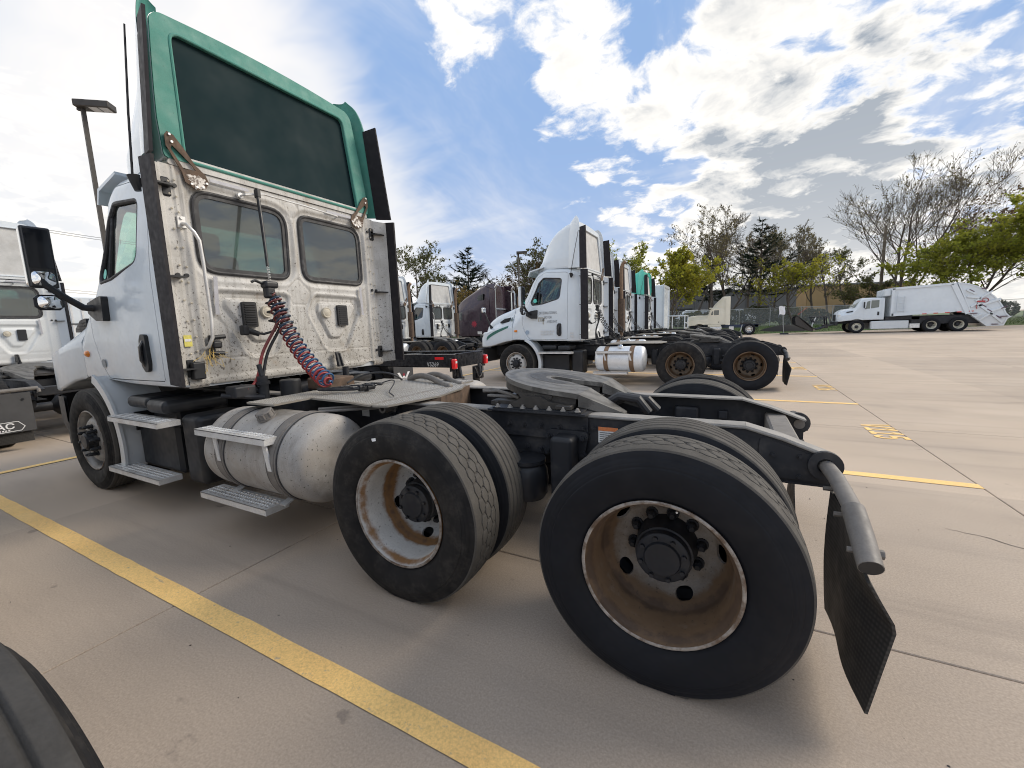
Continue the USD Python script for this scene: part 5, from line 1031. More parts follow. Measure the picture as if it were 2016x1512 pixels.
        obj(T, 'bracket_hooks', MB().box(X, X + .03, -.87, -.83, 1.29, 1.48, .008).cyl((X + .02, -.84, 1.46), (X + .03, -.75, 1.465), .018, 8).cyl((X + .02, -.84, 1.33), (X + .03, -.77, 1.325), .018, 8).add(rhull(X + .01, X + .06, -.86, -.79, 1.37, 1.43, .015)), 'black_plastic')
        obj(T, 'side_box', rhull(X - .02, X + .06, -1.03, -.94, 1.13, 1.27, .012), 'black_plastic')
        obj(T, 'warning_label', MB().box(X + .014, X + .0155, -1.045, -.99, 1.395, 1.485), 'yellow_label', smooth=False); obj(T, 'warning_label', MB().box(X + .0155, X + .017, -1.04, -.995, 1.435, 1.455), 'white_label', smooth=False)
        bl = MB()
        for k in range(22):
            a = np.array([X + .03, -.88 + rr.normal(0, .03), 1.33 + rr.normal(0, .02)]); b = a + [rr.uniform(.0, .05), rr.normal(0, .06), rr.normal(-.05, .07)]; bl.tube([a, (a + b) / 2 + rr.normal(0, .01, 3), b], .0018, 4)
        obj(T, 'straw_tuft', bl, 'straw')
        for z in (1.60, 1.75, 1.9, 2.02, 2.15, 2.3, 2.45, 2.55, 2.65, 1.45, 1.35):
            for y in (-.955, -1.0, .955, 1.0): obj(T, 'rivet', MB().rev([(0, .009), (.004, .007), (.006, .001)][::-1], 8, 'x', (X + .012, y + rr.normal(0, .003), z + rr.normal(0, .01))), 'emblem')
    # antenna on the door pillar
    for s in ((-1,) if M else (-1, 1)):
        an = obj(T, 'antenna', MB().tube([(-3.80, s * 1.125, 2.68), (-3.72, s * 1.125, 3.1), (-3.60, s * 1.12, 3.65)], [.0085, .008, .006], 8), 'hose_black')
        obj(an, 'antenna_base', MB().add(tubem([(-3.795, s * 1.105, 2.58), (-3.80, s * 1.12, 2.69)], [.022, .042], 10)).box(-3.83, -3.77, s * 1.03, s * 1.09, 2.62, 2.68, .01), 'black_plastic')
def bez(P, n):
    from scipy.interpolate import CubicSpline
    P = np.asarray(P, float); d = np.concatenate([[0], np.cumsum(np.linalg.norm(np.diff(P, axis=0), axis=1))]); return CubicSpline(d / d[-1], P)(np.linspace(0, 1, n))
# ------------------------------------------------------------------ the vehicles
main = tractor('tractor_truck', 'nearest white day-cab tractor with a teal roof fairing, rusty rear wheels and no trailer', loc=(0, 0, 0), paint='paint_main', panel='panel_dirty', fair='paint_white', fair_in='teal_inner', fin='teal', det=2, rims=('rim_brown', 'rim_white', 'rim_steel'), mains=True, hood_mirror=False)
def side_y(x, z):
    st = np.array(CABST if x > -5.46 else HOODST)[::-1]; a = [np.interp(x, st[:, 0], st[:, k]) for k in range(1, 8)]; hw, hwt, zb, zsh, zt, rc = a[:6]
    return hw if z <= zsh else hw + (hwt - hw) * (min((z - zsh) / (zt - rc - zsh), 1.0)) ** 1.15
def decal(T, name, poly_or_text, mat, x0, z0, h=None, s=-1, bold=False, e=0.012, width=None, cab=True):
    if isinstance(poly_or_text, str):
        t = meshkit.text_mesh(poly_or_text, h, 0.001, bold=bold); v, f = np.array(t.vertices), np.array(t.faces)
        if width: v[:, 0] *= width / v[:, 0].max()
        v = np.stack([x0 + v[:, 0], v[:, 2], z0 + v[:, 1]], 1); f = f
    else:
        m = man(prismm(poly_or_text, 0, 0.001, 'y')).refine_to_length(0.06).to_mesh(); v, f = np.array(m.vert_properties[:, :3], float), np.array(m.tri_verts)
    v[:, 1] = [s * (side_y(x, z) + e + y) for x, y, z in v]; obj(T, name, (v, f), mat, smooth=False)
fr = tractor('tractor_truck', 'clean white day-cab tractor lettered INTERNATIONAL MOTOR FREIGHT with 46 on its hood', loc=(0.58, 8.08, 0), det=1, panel='panel_white', rims=('rim_row', 'rim_row', 'rim_white'))
for tx, x, z, w in (('INTERNATIONAL', -4.675, 1.745, .485), ('MOTOR', -4.54, 1.635, .205), ('FREIGHT', -4.455, 1.525, .265)): decal(fr, 'door_lettering', tx, 'letter_grey', x, z, .062, bold=False, width=w)
for tx, x, z, h in (('i', -4.755, 1.66, .13), ('m', -4.715, 1.565, .14), ('f', -4.60, 1.50, .14)): decal(fr, 'door_lettering', tx, 'letter_gold', x, z, h, bold=True)
decal(fr, 'hood_number', '46', 'ink_green', -5.625, 1.61, .105, bold=True, width=.155, e=.02)
_a = [(-6.27 + .70 * t, 1.13 + .36 * t ** .55) for t in np.linspace(0, 1, 14)]; _b = [(-6.24 + .66 * t, 1.11 + .325 * t ** .75) for t in np.linspace(1, 0, 14)]
decal(fr, 'fender_stripe', Polygon(_a + _b).buffer(.001), 'stripe_green', 0, 0, e=.005)
decal(fr, 'round_sticker', Point(-5.02, 1.30).buffer(.055), 'sticker_blue', 0, 0, e=.008)
decal(fr, 'window_sticker', Point(-4.80, 2.09).buffer(.05), 'sticker_teal', 0, 0, e=-.012)
for k, (z, n) in enumerate(((1.315, 9), (1.245, 8))):
    for q in range(n): decal(fr, 'faded_lettering', sbox(-4.64 + .042 * q, z - .022, -4.64 + .042 * q + .026, z + .02), 'letter_faint', 0, 0)
for k in range(2): decal(fr, 'pillar_label', sbox(-3.86, 1.16 + .07 * k, -3.78, 1.205 + .07 * k), 'letter_faint', 0, 0)
decal(main, 'window_sticker', Point(-4.80, 2.06).buffer(.045), 'sticker_teal', 0, 0, e=-.012)
def tyre_mark():
    a0, r0 = math.radians(103), .415
    v = [(-1.32 + rr * math.cos(a), -1.080 - .1432, HUBZ + rr * math.sin(a)) for a, rr in ((a0 - .035, r0 - .008), (a0 + .035, r0 - .008), (a0 + .035, r0 + .008), (a0 - .035, r0 + .008))]
    obj(main, 'tyre_mark', quadslab(v, .001), 'letter_white', smooth=False)
    t = meshkit.text_mesh('06', .045, .0008); v = np.array(t.vertices); a = math.radians(200); u, w = np.array([math.cos(a), 0, math.sin(a)]), np.array([-math.sin(a), 0, math.cos(a)])
    c = np.array([-1.32 - .135, -1.08 + .150, HUBZ + .135]); obj(main, 'chalk_mark', (c + v[:, :1] * np.array([.35, .0, .94]) + v[:, 1:2] * np.array([-.94, .25, .35]) + v[:, 2:] * np.array([0, -1, 0]), np.array(t.faces)), 'ink', smooth=False)
tyre_mark()
decal(main, 'door_sticker', Point(-5.0, 1.255).buffer(.04), 'letter_grey', 0, 0, e=.008)
def build_class(name, **kw):
    global thing
    c = stage.CreateClassPrim('/World/' + name); c.SetTypeName('Xform'); keep = thing; thing = lambda *a, **k: c
    try: tractor(name, None, det=0, rims=('rim_row', 'rim_row', 'rim_steel'), fair_in='grp_grey', **kw)
    finally: thing = keep
    return c
cls = build_class('row_tractor', stack=True); cls2 = build_class('row_tractor_plain', fine=True)
G1 = 'white tractors parked in the rows'
dup(cls, 'tractor_truck', 'white tractor with a rusty exhaust stack, right behind the one lettered 46', 'truck', (-0.05, 11.85, 0), 0, G1)
dup(cls2, 'tractor_truck', 'white tractor parked between the rusty exhaust stack and the teal-fairing tractor', 'truck', (-0.2, 15.55, 0), 0, G1)
dup(cls, 'tractor_truck', 'white tractor whose two rear windows face us, just left of the maroon sleeper', 'truck', (-9.98, 15.6, 0), 0, G1)
dup(cls, 'tractor_truck', 'white tractor mostly hidden by the nearest truck, only its stack and black edge showing', 'truck', (-9.98, 11.85, 0), 0, G1)
dup(cls2, 'tractor_truck', 'white tractor at the left picture edge behind the TRAC mud flap', 'truck', (-9.1, -0.32, 0), 0, G1)
dup(cls2, 'tractor_truck', 'tractor of which only one black tyre shows, in the lower left corner', 'truck', (-0.757, -3.79, 0), 0, G1)
dup(cls, 'tractor_truck', 'white tractor beyond the maroon sleeper, left of the lamp post', 'truck', (-9.9, 23.1, 0), 0, G1)
tractor('tractor_truck', 'white tractor with a bright teal roof fairing in the back row', loc=(0.0, 19.65, 0), det=0, fair='teal_clean', fin='teal_clean', fair_in='grp_grey')
def flapsign():
    t = thing('lettered_mud_flap', 'grey mud flap lettered TRAC hanging at the left picture edge', 'mud flap', (-8.44, -0.32, 0))
    x = .02; obj(t, 'flap_sheet', MB().box(x, x + .008, -1.16, -.50, .265, .80, .002), 'flap_grey')
    fr_ = MB(); q = rpoly([(-1.10, .275), (-.64, .285), (-.60, .34), (-.66, .42), (-1.12, .41)], .01); fr_.prism(q.difference(q.buffer(-.008)), x + .009, x + .010, 'x'); obj(t, 'flap_border', fr_, 'letter_white', smooth=False)
    m = meshkit.text_mesh('TRAC', .075, .001, bold=True); v = np.array(m.vertices); v = np.stack([x + .009 + v[:, 2], -1.03 + v[:, 0] * (.33 / v[:, 0].max()), .325 + v[:, 1]], 1); obj(t, 'flap_lettering', (v, np.array(m.faces)), 'letter_white', smooth=False)
    for k in range(9): obj(t, 'small_print', MB().box(x + .009, x + .010, -.98 + .027 * k, -.98 + .027 * k + .018, .298, .312), 'letter_white', smooth=False)
    obj(t, 'flap_bar', MB().tube([(x, -1.2, .835), (x, -.42, .845)], .028, 10).tube([(x, -.44, .845), (x + .03, -.42, .83), (x + .04, -.42, .79)], .02, 8), 'tube_grey')
flapsign()
# ------------------------------------------------------------------ black chassis with red tail lamps
def chassis_truck():
    T = thing('chassis_truck', 'new black truck chassis with two red tail lamps and W mud flaps', 'truck', (-6.65, 3.15, 0)); e = 2.96
    for s in (-1, 1):
        r = obj(T, 'frame_rail', MB().box(-8, e, s * .432, s * .424, .835, 1.055).add(quadslab([(-8, s * .432, 1.05), (e, s * .432, 1.05), (e, s * .345, 1.05), (-8, s * .345, 1.05)], .01)).add(quadslab([(-8, s * .432, .84), (e, s * .432, .84), (e, s * .345, .84), (-8, s * .345, .84)], .01)), 'black_gloss', smooth=20)
        obj(r, 'rail_edge', MB().tube([(-8, s * .428, 1.052), (e, s * .428, 1.052)], .007, 6), 'frame_top')
        l = obj(T, 'tail_lamp', rhull(e - .03, e + .05, s * .435, s * .515, .82, .985, .025), 'red_lens', smooth=True)
        obj(l, 'lamp_bracket', MB().box(e - .05, e - .03, s * .43, s * .53, .78, 1.0, .004).box(e - .045, e - .02, s * .40, s * .45, .70, .95, .004), 'black_gloss'); obj(l, 'lamp_window', MB().box(e + .050, e + .053, s * .455, s * .497, .915, .95), 'clear_lens', smooth=False)
        hk = MB().tube([(e - .02, s * .30, .84), (e, s * .30, .70), (e + .02, s * .30, .62)], .03, 8).box(e - .06, e + .05, s * .26, s * .34, .58, .68, .01).box(e - .12, e - .06, s * .22, s * .38, .5, .80, .01); obj(T, 'tow_hook', hk, 'black_gloss')
        for cx in (0.0, -1.35): wheel(T, cx, s, 'dish', 0, 'frame_dark', 'rib', 64, tmats=('tyre_dark', 'tyre')); inner_tyre(T, cx, s, 0, 64)
        fl = obj(T, 'mud_flap', MB().box(.62, .63, s * .60, s * 1.2, .38, .80, .002), 'flap_grey')
        for tri in ([(.0, .17), (.05, .17), (.10, .04), (.135, .12), (.17, .04), (.22, .17), (.27, .17), (.19, 0), (.155, 0), (.135, .045), (.115, 0), (.08, 0)],):
            obj(fl, 'flap_letter', MB().prism([(s * .90 - .20 + a * 1.45, .42 + b * .9) for a, b in tri], .631, .633, 'x'), 'letter_white', smooth=False)
        st = [(s * .90 - .20 + .135 * 1.45 + (.05 if k % 2 == 0 else .02) * math.sin(k * PI / 5), .52 + (.05 if k % 2 == 0 else .02) * math.cos(k * PI / 5)) for k in range(10)]; obj(fl, 'flap_star', MB().prism(st, .634, .635, 'x'), 'emblem_red', smooth=False)
    obj(T, 'end_crossmember', MB().box(e - .02, e + .0, -.424, .424, .84, 1.05).add(quadslab([(e - .1, -.424, 1.052), (e, -.424, 1.052), (e, .424, 1.052), (e - .1, .424, 1.052)], .008)), 'black_gloss', smooth=20)
    for x in (1.6, .4, -2.2): obj(T, 'crossmember', MB().box(x - .06, x + .06, -.42, .42, .86, 1.03, .01), 'black_gloss')
    for cx in (0.0, -1.35): obj(T, 'axle', MB().cyl((cx, -1.0, HUBZ), (cx, 1.0, HUBZ), .07, 12).add(rhull(cx - .2, cx + .2, -.2, .2, HUBZ - .2, HUBZ + .2, .1)), 'frame_dark')
    obj(T, 'red_plate', MB().box(2.55, 2.73, -.4345, -.4335, .965, 1.01), 'red_lens', smooth=False)
    m = meshkit.text_mesh('V3269', .065, .001); v = np.array(m.vertices); v = np.stack([2.38 + v[:, 0] * (.24 / v[:, 0].max()), -.434 - v[:, 2], .855 + v[:, 1]], 1); obj(T, 'chalk_number', (v, np.array(m.faces)), 'letter_faint', smooth=False)
    obj(T, 'air_line', MB().tube(bez([(e + .02, .1, .80), (e + .06, .12, .68), (e + .05, .2, .62), (e + .04, .3, .70), (e, .33, .82)], 16), .009, 6), 'hose_black')
    C = cab_solids(); mv = lambda m: m.translate((-.4, 0, .12))
    for nm, k in (('cab_body', 'body'), ('hood', 'hood'), ('door', 'doorL'), ('door', 'doorR')): obj(T, nm, mv(C[k]), 'black_gloss')
    for s in (-1, 1): wheel(T, -6.2, s, 'steer', 0, 'rim_steel', 'rib', 64)
chassis_truck()
# ------------------------------------------------------------------ maroon sleeper tractor
def sleeper():
    T = thing('sleeper_tractor', 'dark maroon sleeper tractor with a red emblem on its side', 'truck', (-8.6, 19.4, 0)); o = -3.6
    st = [(0.0, 1.2, 1.08, .98, 2.6, 3.86, .22, .05), (-.25, 1.2, 1.08, .98, 2.6, 3.93, .22, .06), (-.6, 1.2, 1.06, .98, 2.6, 3.82, .22, .08), (-1.2, 1.2, 1.03, .98, 2.5, 3.56, .22, .10), (-2.0, 1.19, 1.0, .98, 2.4, 3.16, .22, .12), (-2.35, 1.16, .97, 1.0, 2.3, 2.86, .2, .12), (-2.9, 1.12, .93, 1.05, 1.8, 2.12, .14, .12), (-3.1, 1.10, .88, 1.05, 1.5, 1.98, .14, .1), (-3.9, 1.10, .75, .95, 1.3, 1.74, .14, .1), (-4.4, 1.0, .65, .9, 1.15, 1.5, .12, .08), (-4.6, .85, .5, .9, 1.05, 1.2, .08, .04)]
    body = man(loft([(x + o, *a) for x, *a in interp_st(st, 40)])) - (mcyl((AX - 2.2, -2, .5), (AX - 2.2, -.55, .5), .62, 40) + mcyl((AX - 2.2, .55, .5), (AX - 2.2, 2, .5), .62, 40))
    B = obj(T, 'sleeper_body', body, 'maroon')
    sl = lambda x: np.interp(-x, [-s[0] for s in st], [s[1] for s in st])
    for s in (-1, 1):
        w = obj(B, 'sleeper_window', prismm(rpoly([(o - .80, 3.05), (o - .33, 3.05), (o - .30, 3.42), (o - .72, 3.34), (o - .80, 3.22)], .06), s * 1.10, s * 1.155, 'y'), 'glass_dark', smooth=False)
        obj(B, 'door_window', prismm(rpoly([(o - 2.25, 1.95), (o - 1.78, 1.95), (o - 1.78, 2.42), (o - 2.05, 2.42), (o - 2.25, 2.2)], .06), s * 1.15, s * 1.192, 'y'), 'glass_rear', smooth=False)
        obj(B, 'louver', prismm(rpoly([(o - .66, 1.9), (o - .54, 1.9), (o - .54, 2.3), (o - .66, 2.3)], .02), s * 1.19, s * 1.206, 'y'), 'black_gloss')
        obj(B, 'placard', prismm(sbox(o - .86, 1.1, o - .56, 1.26), s * 1.196, s * 1.204, 'y'), 'white_label', smooth=False)
        em = [(o - 1.07 + (.22 if k % 2 == 0 else .13) * math.cos(k * PI / 8), 1.70 + (.22 if k % 2 == 0 else .13) * math.sin(k * PI / 8)) for k in range(16)]
        obj(B, 'side_emblem', prismm(em, s * 1.197, s * 1.203, 'y'), 'emblem_red', smooth=False)
        for x in (o - 1.45, o - 2.35): obj(B, 'panel_seam', prismm(sbox(x, 1.05, x + .014, 2.5), s * 1.196, s * 1.2015, 'y'), 'frame_dark', smooth=False)
        obj(T, 'side_extender', quadslab([(o - .02, s * 1.19, 1.05), (o + .42, s * 1.22, 1.05), (o + .42, s * 1.17, 3.55), (o - .02, s * 1.10, 3.70)], .02), 'maroon')
        ek = obj(T, 'exhaust_stack', MB().tube([(o + .30, s * 1.02, 1.2), (o + .30, s * 1.02, 3.5), (o + .36, s * 1.02, 3.75), (o + .48, s * 1.02, 3.9)], .065, 14), 'chrome')
        obj(T, 'roof_wing', quadslab([(o - .3, s * 1.06, 3.85), (o + .40, s * 1.12, 3.60), (o + .40, s * .98, 3.95), (o - .1, s * .92, 3.96)], .02), 'maroon')
    obj(T, 'rear_trim', bxm(o + .005, o + .03, -1.0, -.86, 1.2, 3.6, .005), 'reflector_grey'); obj(T, 'rear_shelf', bxm(o + .005, o + .09, -.9, .9, 2.52, 2.58, .01), 'chrome')
    chassis(T, False, 0, False, ('frame_dark', 'frame_dark', 'rim_steel'), False)
sleeper()
# ------------------------------------------------------------------ white box body beyond the teal tractor
def box_truck():
    T = thing('box_truck', 'white box truck beyond the teal-fairing tractor, with a white rack behind', 'truck', (-3.3, 24.2, 0))
    b = obj(T, 'box_body', bxm(-5.0, 0, -1.2, 1.2, 1.05, 3.55, .04), 'paint_white')
    for s in (-1, 1):
        for k in range(9): obj(b, 'rib', bxm(-4.9 + .6 * k, -4.87 + .6 * k, s * 1.2, s * 1.212, 1.1, 3.5), 'paint_white', smooth=False)
    obj(b, 'rear_frame', MB().prism(rpoly([(-1.2, 1.05), (1.2, 1.05), (1.2, 3.56), (-1.2, 3.56)], .04).difference(rpoly([(-1.08, 1.15), (1.08, 1.15), (1.08, 3.42), (-1.08, 3.42)], .03)), 0, .05, 'x'), 'paint_white')
    C = cab_solids()
    for nm, k in (('cab_body', 'body'), ('hood', 'hood'), ('door', 'doorL'), ('door', 'doorR')): obj(T, nm, C[k].translate((-1.6, 0, 0)), 'paint_white')
    rk = MB()
    for y in (-1.0, 1.0): rk.tube([(.25, y, 1.0), (.25, y, 1.75), (1.15, y, 1.75), (1.15, y, 1.0)], .035, 8)
    rk.tube([(1.15, -1, 1.75), (1.15, 1, 1.75)], .03, 8).tube([(1.15, -1, 1.35), (1.15, 1, 1.35)], .025, 8); obj(T, 'rear_rack', rk, 'paint_white')
    obj(T, 'frame', MB().box(-7, 1.2, -.43, -.33, .7, .98).box(-7, 1.2, .33, .43, .7, .98), 'frame_dark')
    for s in (-1, 1): wheel(T, -1.2, s, 'dish', 0, 'rim_white', 'rib', 56); wheel(T, -6.9, s, 'steer', 0, 'rim_white', 'rib', 56)
box_truck()
# ------------------------------------------------------------------ cream single-axle tractor across the yard
def cream():
    T = thing('tractor_truck', 'cream single-axle tractor with a flat-sided roof fairing parked by the fence', 'truck', (-0.5, 41.3, 0), 0)
    st = [(.30, 1.03, 1.0, .98, 2.0, 2.50, .1, .03), (-.8, 1.05, 1.0, .98, 2.0, 2.55, .14, .04), (-.95, 1.05, .96, .98, 2.0, 2.48, .14, .04), (-1.18, 1.05, .92, 1.0, 1.75, 1.98, .1, .08), (-1.25, 1.06, .88, 1.0, 1.5, 1.88, .12, .05), (-2.4, 1.10, .80, .95, 1.45, 1.82, .12, .05), (-2.95, 1.06, .74, .9, 1.4, 1.72, .12, .05), (-3.0, 1.0, .70, .9, 1.3, 1.6, .1, .03)]
    B = obj(T, 'cab_body', man(loft(interp_st(st, 30))) - (mcyl((-1.92, -2, .5), (-1.92, -.5, .5), .60, 40) + mcyl((-1.92, .5, .5), (-1.92, 2, .5), .60, 40)), 'paint_cream')
    fs = [(.60, 1.0, .86, 2.35, 2.7, 3.52, .06, .02), (0.05, 1.0, .86, 2.40, 2.7, 3.50, .08, .02), (-.30, .95, .78, 2.45, 2.7, 3.20, .1, .03), (-.75, .85, .66, 2.48, 2.55, 2.72, .05, .02), (-.82, .8, .6, 2.48, 2.52, 2.6, .03, .01)]
    obj(T, 'roof_fairing', loft(interp_st(fs, 20)), 'paint_cream', smooth=30)
    for s in (-1, 1):
        obj(T, 'side_fairing', prismm(rpoly([(.25, .95), (.62, .92), (.62, 3.45), (.2, 3.40)], .03), s * 1.04, s * 1.07, 'y'), 'paint_cream')
        d = obj(T, 'door', prismm(rpoly([(-.20, 1.0), (-.20, 2.42), (-.80, 2.42), (-1.02, 2.2), (-1.08, 1.9), (-1.08, 1.2), (-.95, 1.0)], .08), s * 1.045, s * 1.065, 'y'), 'paint_cream')
        obj(d, 'window_pane', prismm(rpoly([(-.30, 1.86), (-.30, 2.30), (-.70, 2.30), (-.72, 1.86)], .04), s * 1.066, s * 1.07, 'y'), 'glass_dark', smooth=False); obj(d, 'quarter_window', prismm(rpoly([(-.78, 1.88), (-.78, 2.28), (-.92, 2.1), (-.97, 1.88)], .03), s * 1.066, s * 1.07, 'y'), 'glass_dark', smooth=False)
        obj(d, 'door_handle', bxm(-.36, -.26, s * 1.066, s * 1.08, 1.18, 1.24, .01), 'black_plastic')
        obj(T, 'mirror', MB().add(rhull(-1.06, -1.0, s * 1.25, s * 1.40, 1.95, 2.35, .02)).tube([(-1.0, s * 1.06, 1.9), (-1.03, s * 1.3, 1.95)], .015, 6), 'paint_cream')
        obj(T, 'headlamp', rhull(-3.03, -2.85, s * .72, s * .98, 1.1, 1.28, .03), 'clear_lens'); obj(T, 'turn_lamp', rhull(-2.98, -2.75, s * .98, s * 1.07, 1.02, 1.14, .02), 'orange_lens')
        obj(T, 'fuel_tank', revm([(-1.05, .001), (-1.05, .2), (-1.0, .27), (-.1, .27), (-.05, .2), (-.05, .001)], 24, 'x', (0, s * .85, .62)), 'alu')
        obj(T, 'cab_step', bxm(-1.2, -.1, s * .8, s * 1.1, .80, .98, .03), 'paint_cream'); obj(T, 'tool_box', bxm(.55, .95, s * .6, s * 1.0, .45, .78, .02), 'alu')
        wheel(T, 2.16, s, 'dish', 1, 'chrome', 'rib', 56, hubm='chrome', tmats=('tyre_dark', 'tyre')); inner_tyre(T, 2.16, s, 0, 48); wheel(T, -1.92, s, 'steer', 1, 'chrome', 'rib', 56, hubm='chrome', tmats=('tyre_dark', 'tyre'))
        obj(T, 'mud_flap', MB().box(2.85, 2.86, s * .6, s * 1.2, .15, .75, .002), 'flap'); obj(T, 'quarter_fender', MB().add(quadslab([(1.45, s * .7, .25), (1.5, s * 1.2, .25), (1.62, s * 1.2, .92), (1.6, s * .7, .92)], .02)), 'letter_faint')
        obj(T, 'frame_rail', MB().box(-2.8, 2.9, s * .43, s * .35, .66, .92).box(2.2, 2.9, s * .43, s * .35, .7, .9), 'sticker_frame')
    obj(T, 'windscreen', MB().add(quadslab([(-1.20, -.88, 1.98), (-1.20, .88, 1.98), (-.985, .84, 2.46), (-.985, -.84, 2.46)], .01)), 'glass_dark', smooth=False)
    obj(T, 'sun_visor', rhull(-1.12, -.92, -.95, .95, 2.44, 2.56, .04), 'paint_cream'); obj(T, 'bumper', rhull(-3.15, -2.98, -1.1, 1.1, .5, .85, .05), 'paint_cream'); obj(T, 'grille', bxm(-3.02, -2.99, -.5, .5, .95, 1.55, .01), 'chrome')
    p = obj(T, 'fifth_wheel', MB().prism(Point(1.7, 0).buffer(.43).union(sbox(1.7, -.36, 2.25, .36)), 1.05, 1.10, 'z').box(1.45, 2.0, -.4, .4, .92, 1.05, .02), 'grease'); obj(T, 'axle', MB().cyl((2.16, -.9, .5), (2.16, .9, .5), .08, 10), 'frame_dark')
pbr('sticker_frame', (0.02, 0.035, 0.075), 0.5, var=0.2, vs=5.0, dirt=(0.08, 0.08, 0.09), damt=0.5)
cream()
# ------------------------------------------------------------------ garbage truck with a snow plough
def garbage():
    X0 = 11.5; T = thing('garbage_truck', 'white rear-loading garbage truck with a black plough frame on its nose', 'garbage truck', (X0, 40.2, 0)); q = lambda pts: [(x - X0, z) for x, z in pts]
    st = [(10.62, 1.03, .98, 1.0, 2.0, 2.66, .12, .03), (9.5, 1.05, .98, 1.0, 2.0, 2.70, .14, .04), (9.22, 1.05, .95, 1.0, 2.0, 2.62, .14, .05), (8.82, 1.06, .90, 1.0, 1.7, 1.98, .12, .10), (8.70, 1.08, .86, 1.0, 1.5, 1.90, .14, .08), (8.1, 1.10, .78, .95, 1.4, 1.80, .14, .08), (7.84, 1.04, .70, .92, 1.3, 1.66, .12, .06), (7.74, .9, .6, .95, 1.2, 1.45, .1, .04)]
    B = obj(T, 'cab_body', man(loft([(x - X0, *a) for x, *a in interp_st(st, 30)])) - (mcyl((8.98 - X0, -2, .5), (8.98 - X0, -.5, .5), .60, 40) + mcyl((8.98 - X0, .5, .5), (8.98 - X0, 2, .5), .60, 40)), 'paint_white')
    obj(T, 'windscreen', MB().add(quadslab([(8.79 - X0, -.86, 2.02), (8.79 - X0, .86, 2.02), (9.19 - X0, .86, 2.58), (9.19 - X0, -.86, 2.58)], .02)), 'glass_rear', smooth=False)
    prof = q([(10.95, 1.22), (10.95, 3.36), (12.9, 3.40), (13.96, 3.47), (14.46, 3.47), (15.40, 1.12), (15.1, 1.25), (14.7, 1.42), (14.0, 1.42), (12.6, 1.30)])
    P = obj(T, 'packer_body', prismm(Polygon(prof), -1.16, 1.16, 'y'), 'paint_white')
    obj(P, 'hopper_head', bxm(10.56 - X0, 10.94 - X0, -1.05, 1.05, 2.76, 3.26, .05), 'paint_white')
    tg = q([(14.49, 3.47), (15.02, 3.38), (15.45, 3.20), (15.80, 2.98), (16.15, 2.70), (16.45, 2.40), (16.75, 1.98), (16.97, 1.58), (17.10, 1.22), (17.30, .98), (17.42, .98), (17.20, .80), (17.05, .34), (16.20, .32), (15.42, 1.06)])
    TG = obj(T, 'tailgate', prismm(Polygon(tg), -1.20, 1.20, 'y'), 'paint_white'); rim = Polygon(tg)
    def bar(par, nm, a, b, w, y0, y1, mat='paint_white'):
        a, b = np.array(a) - [X0, 0], np.array(b) - [X0, 0]; d = (b - a) / np.linalg.norm(b - a); n = np.array([-d[1], d[0]]) * w / 2
        obj(par, nm, prismm(Polygon([a + n, b + n, b - n, a - n]), y0, y1, 'y'), mat, smooth=20)
    for s in (-1, 1):
        Y0, Y1 = s * 1.16, s * 1.215
        for a, b, w in (((10.97, 3.28), (14.3, 3.40), .16), ((11.02, 1.32), (14.5, 1.50), .20), ((11.04, 1.25), (11.04, 3.3), .16), ((14.30, 3.40), (15.22, 1.25), .30)): bar(P, 'body_rail', a, b, w, Y0, Y1)
        obj(P, 'side_sheet', prismm(Polygon(q([(11.3, 1.55), (11.3, 3.10), (13.95, 3.16), (14.55, 1.65)])), s * 1.16, s * 1.175, 'y'), 'paint_white')
        obj(TG, 'tailgate_edge', prismm(rim.difference(rim.buffer(-.07)), s * 1.20, s * 1.235, 'y'), 'paint_white')
        for a, b, w in (((15.0, 2.95), (15.5, 2.62), .16), ((15.5, 2.1), (16.3, 2.75), .10), ((15.65, 1.75), (16.75, 2.2), .14), ((15.3, 1.70), (15.6, 1.95), .10), ((15.6, 1.95), (16.45, 1.15), .16), ((15.8, .75), (16.35, 1.25), .10), ((16.35, 1.2), (16.95, .55), .12), ((16.3, 1.35), (16.9, 1.6), .12), ((15.9, 1.2), (15.55, .95), .10), ((15.05, 2.45), (15.75, 2.3), .12)): bar(TG, 'tailgate_rib', a, b, w, s * 1.20, s * 1.27)
        for x, z, a in ((15.25, 2.85, -.6), (15.9, 2.95, 0), (15.5, 1.25, 0), (16.25, 1.42, -.7), (16.75, .95, -.6), (17.0, .98, 0), (16.6, .45, 0), (16.95, 1.6, .5), (15.95, 1.75, -.7)): bar(TG, 'tail_reflector', (x - .16 * math.cos(a), z - .16 * math.sin(a)), (x + .16 * math.cos(a), z + .16 * math.sin(a)), .055, s * 1.205, s * 1.275, 'reflector_dark')
        hv = obj(TG, 'hydraulic_valve', MB().box(15.58 - X0, 15.98 - X0, s * 1.24, s * 1.28, 2.02, 2.12).add(revm([(-.02, .15), (.02, .17), (.02, .13)], 20, 'y', (16.0 - X0, s * 1.26, 2.14))).tube([(15.7 - X0, s * 1.25, 2.0), (15.55 - X0, s * 1.25, 1.75), (15.62 - X0, s * 1.25, 1.55)], .02, 6), 'red_dull')
        for k in range(5): bar(P, 'marker_tape', (12.75 + .62 * k, 1.33 + .02 * k), (13.0 + .62 * k, 1.335 + .02 * k), .06, s * 1.215, s * 1.219, 'reflector_red')
        ld = obj(P, 'ladder', MB().tube([(11.30 - X0, s * 1.25, 1.5), (11.30 - X0, s * 1.25, 2.72)], .022, 6).tube([(11.72 - X0, s * 1.25, 1.5), (11.72 - X0, s * 1.25, 2.72)], .022, 6), 'paint_white')
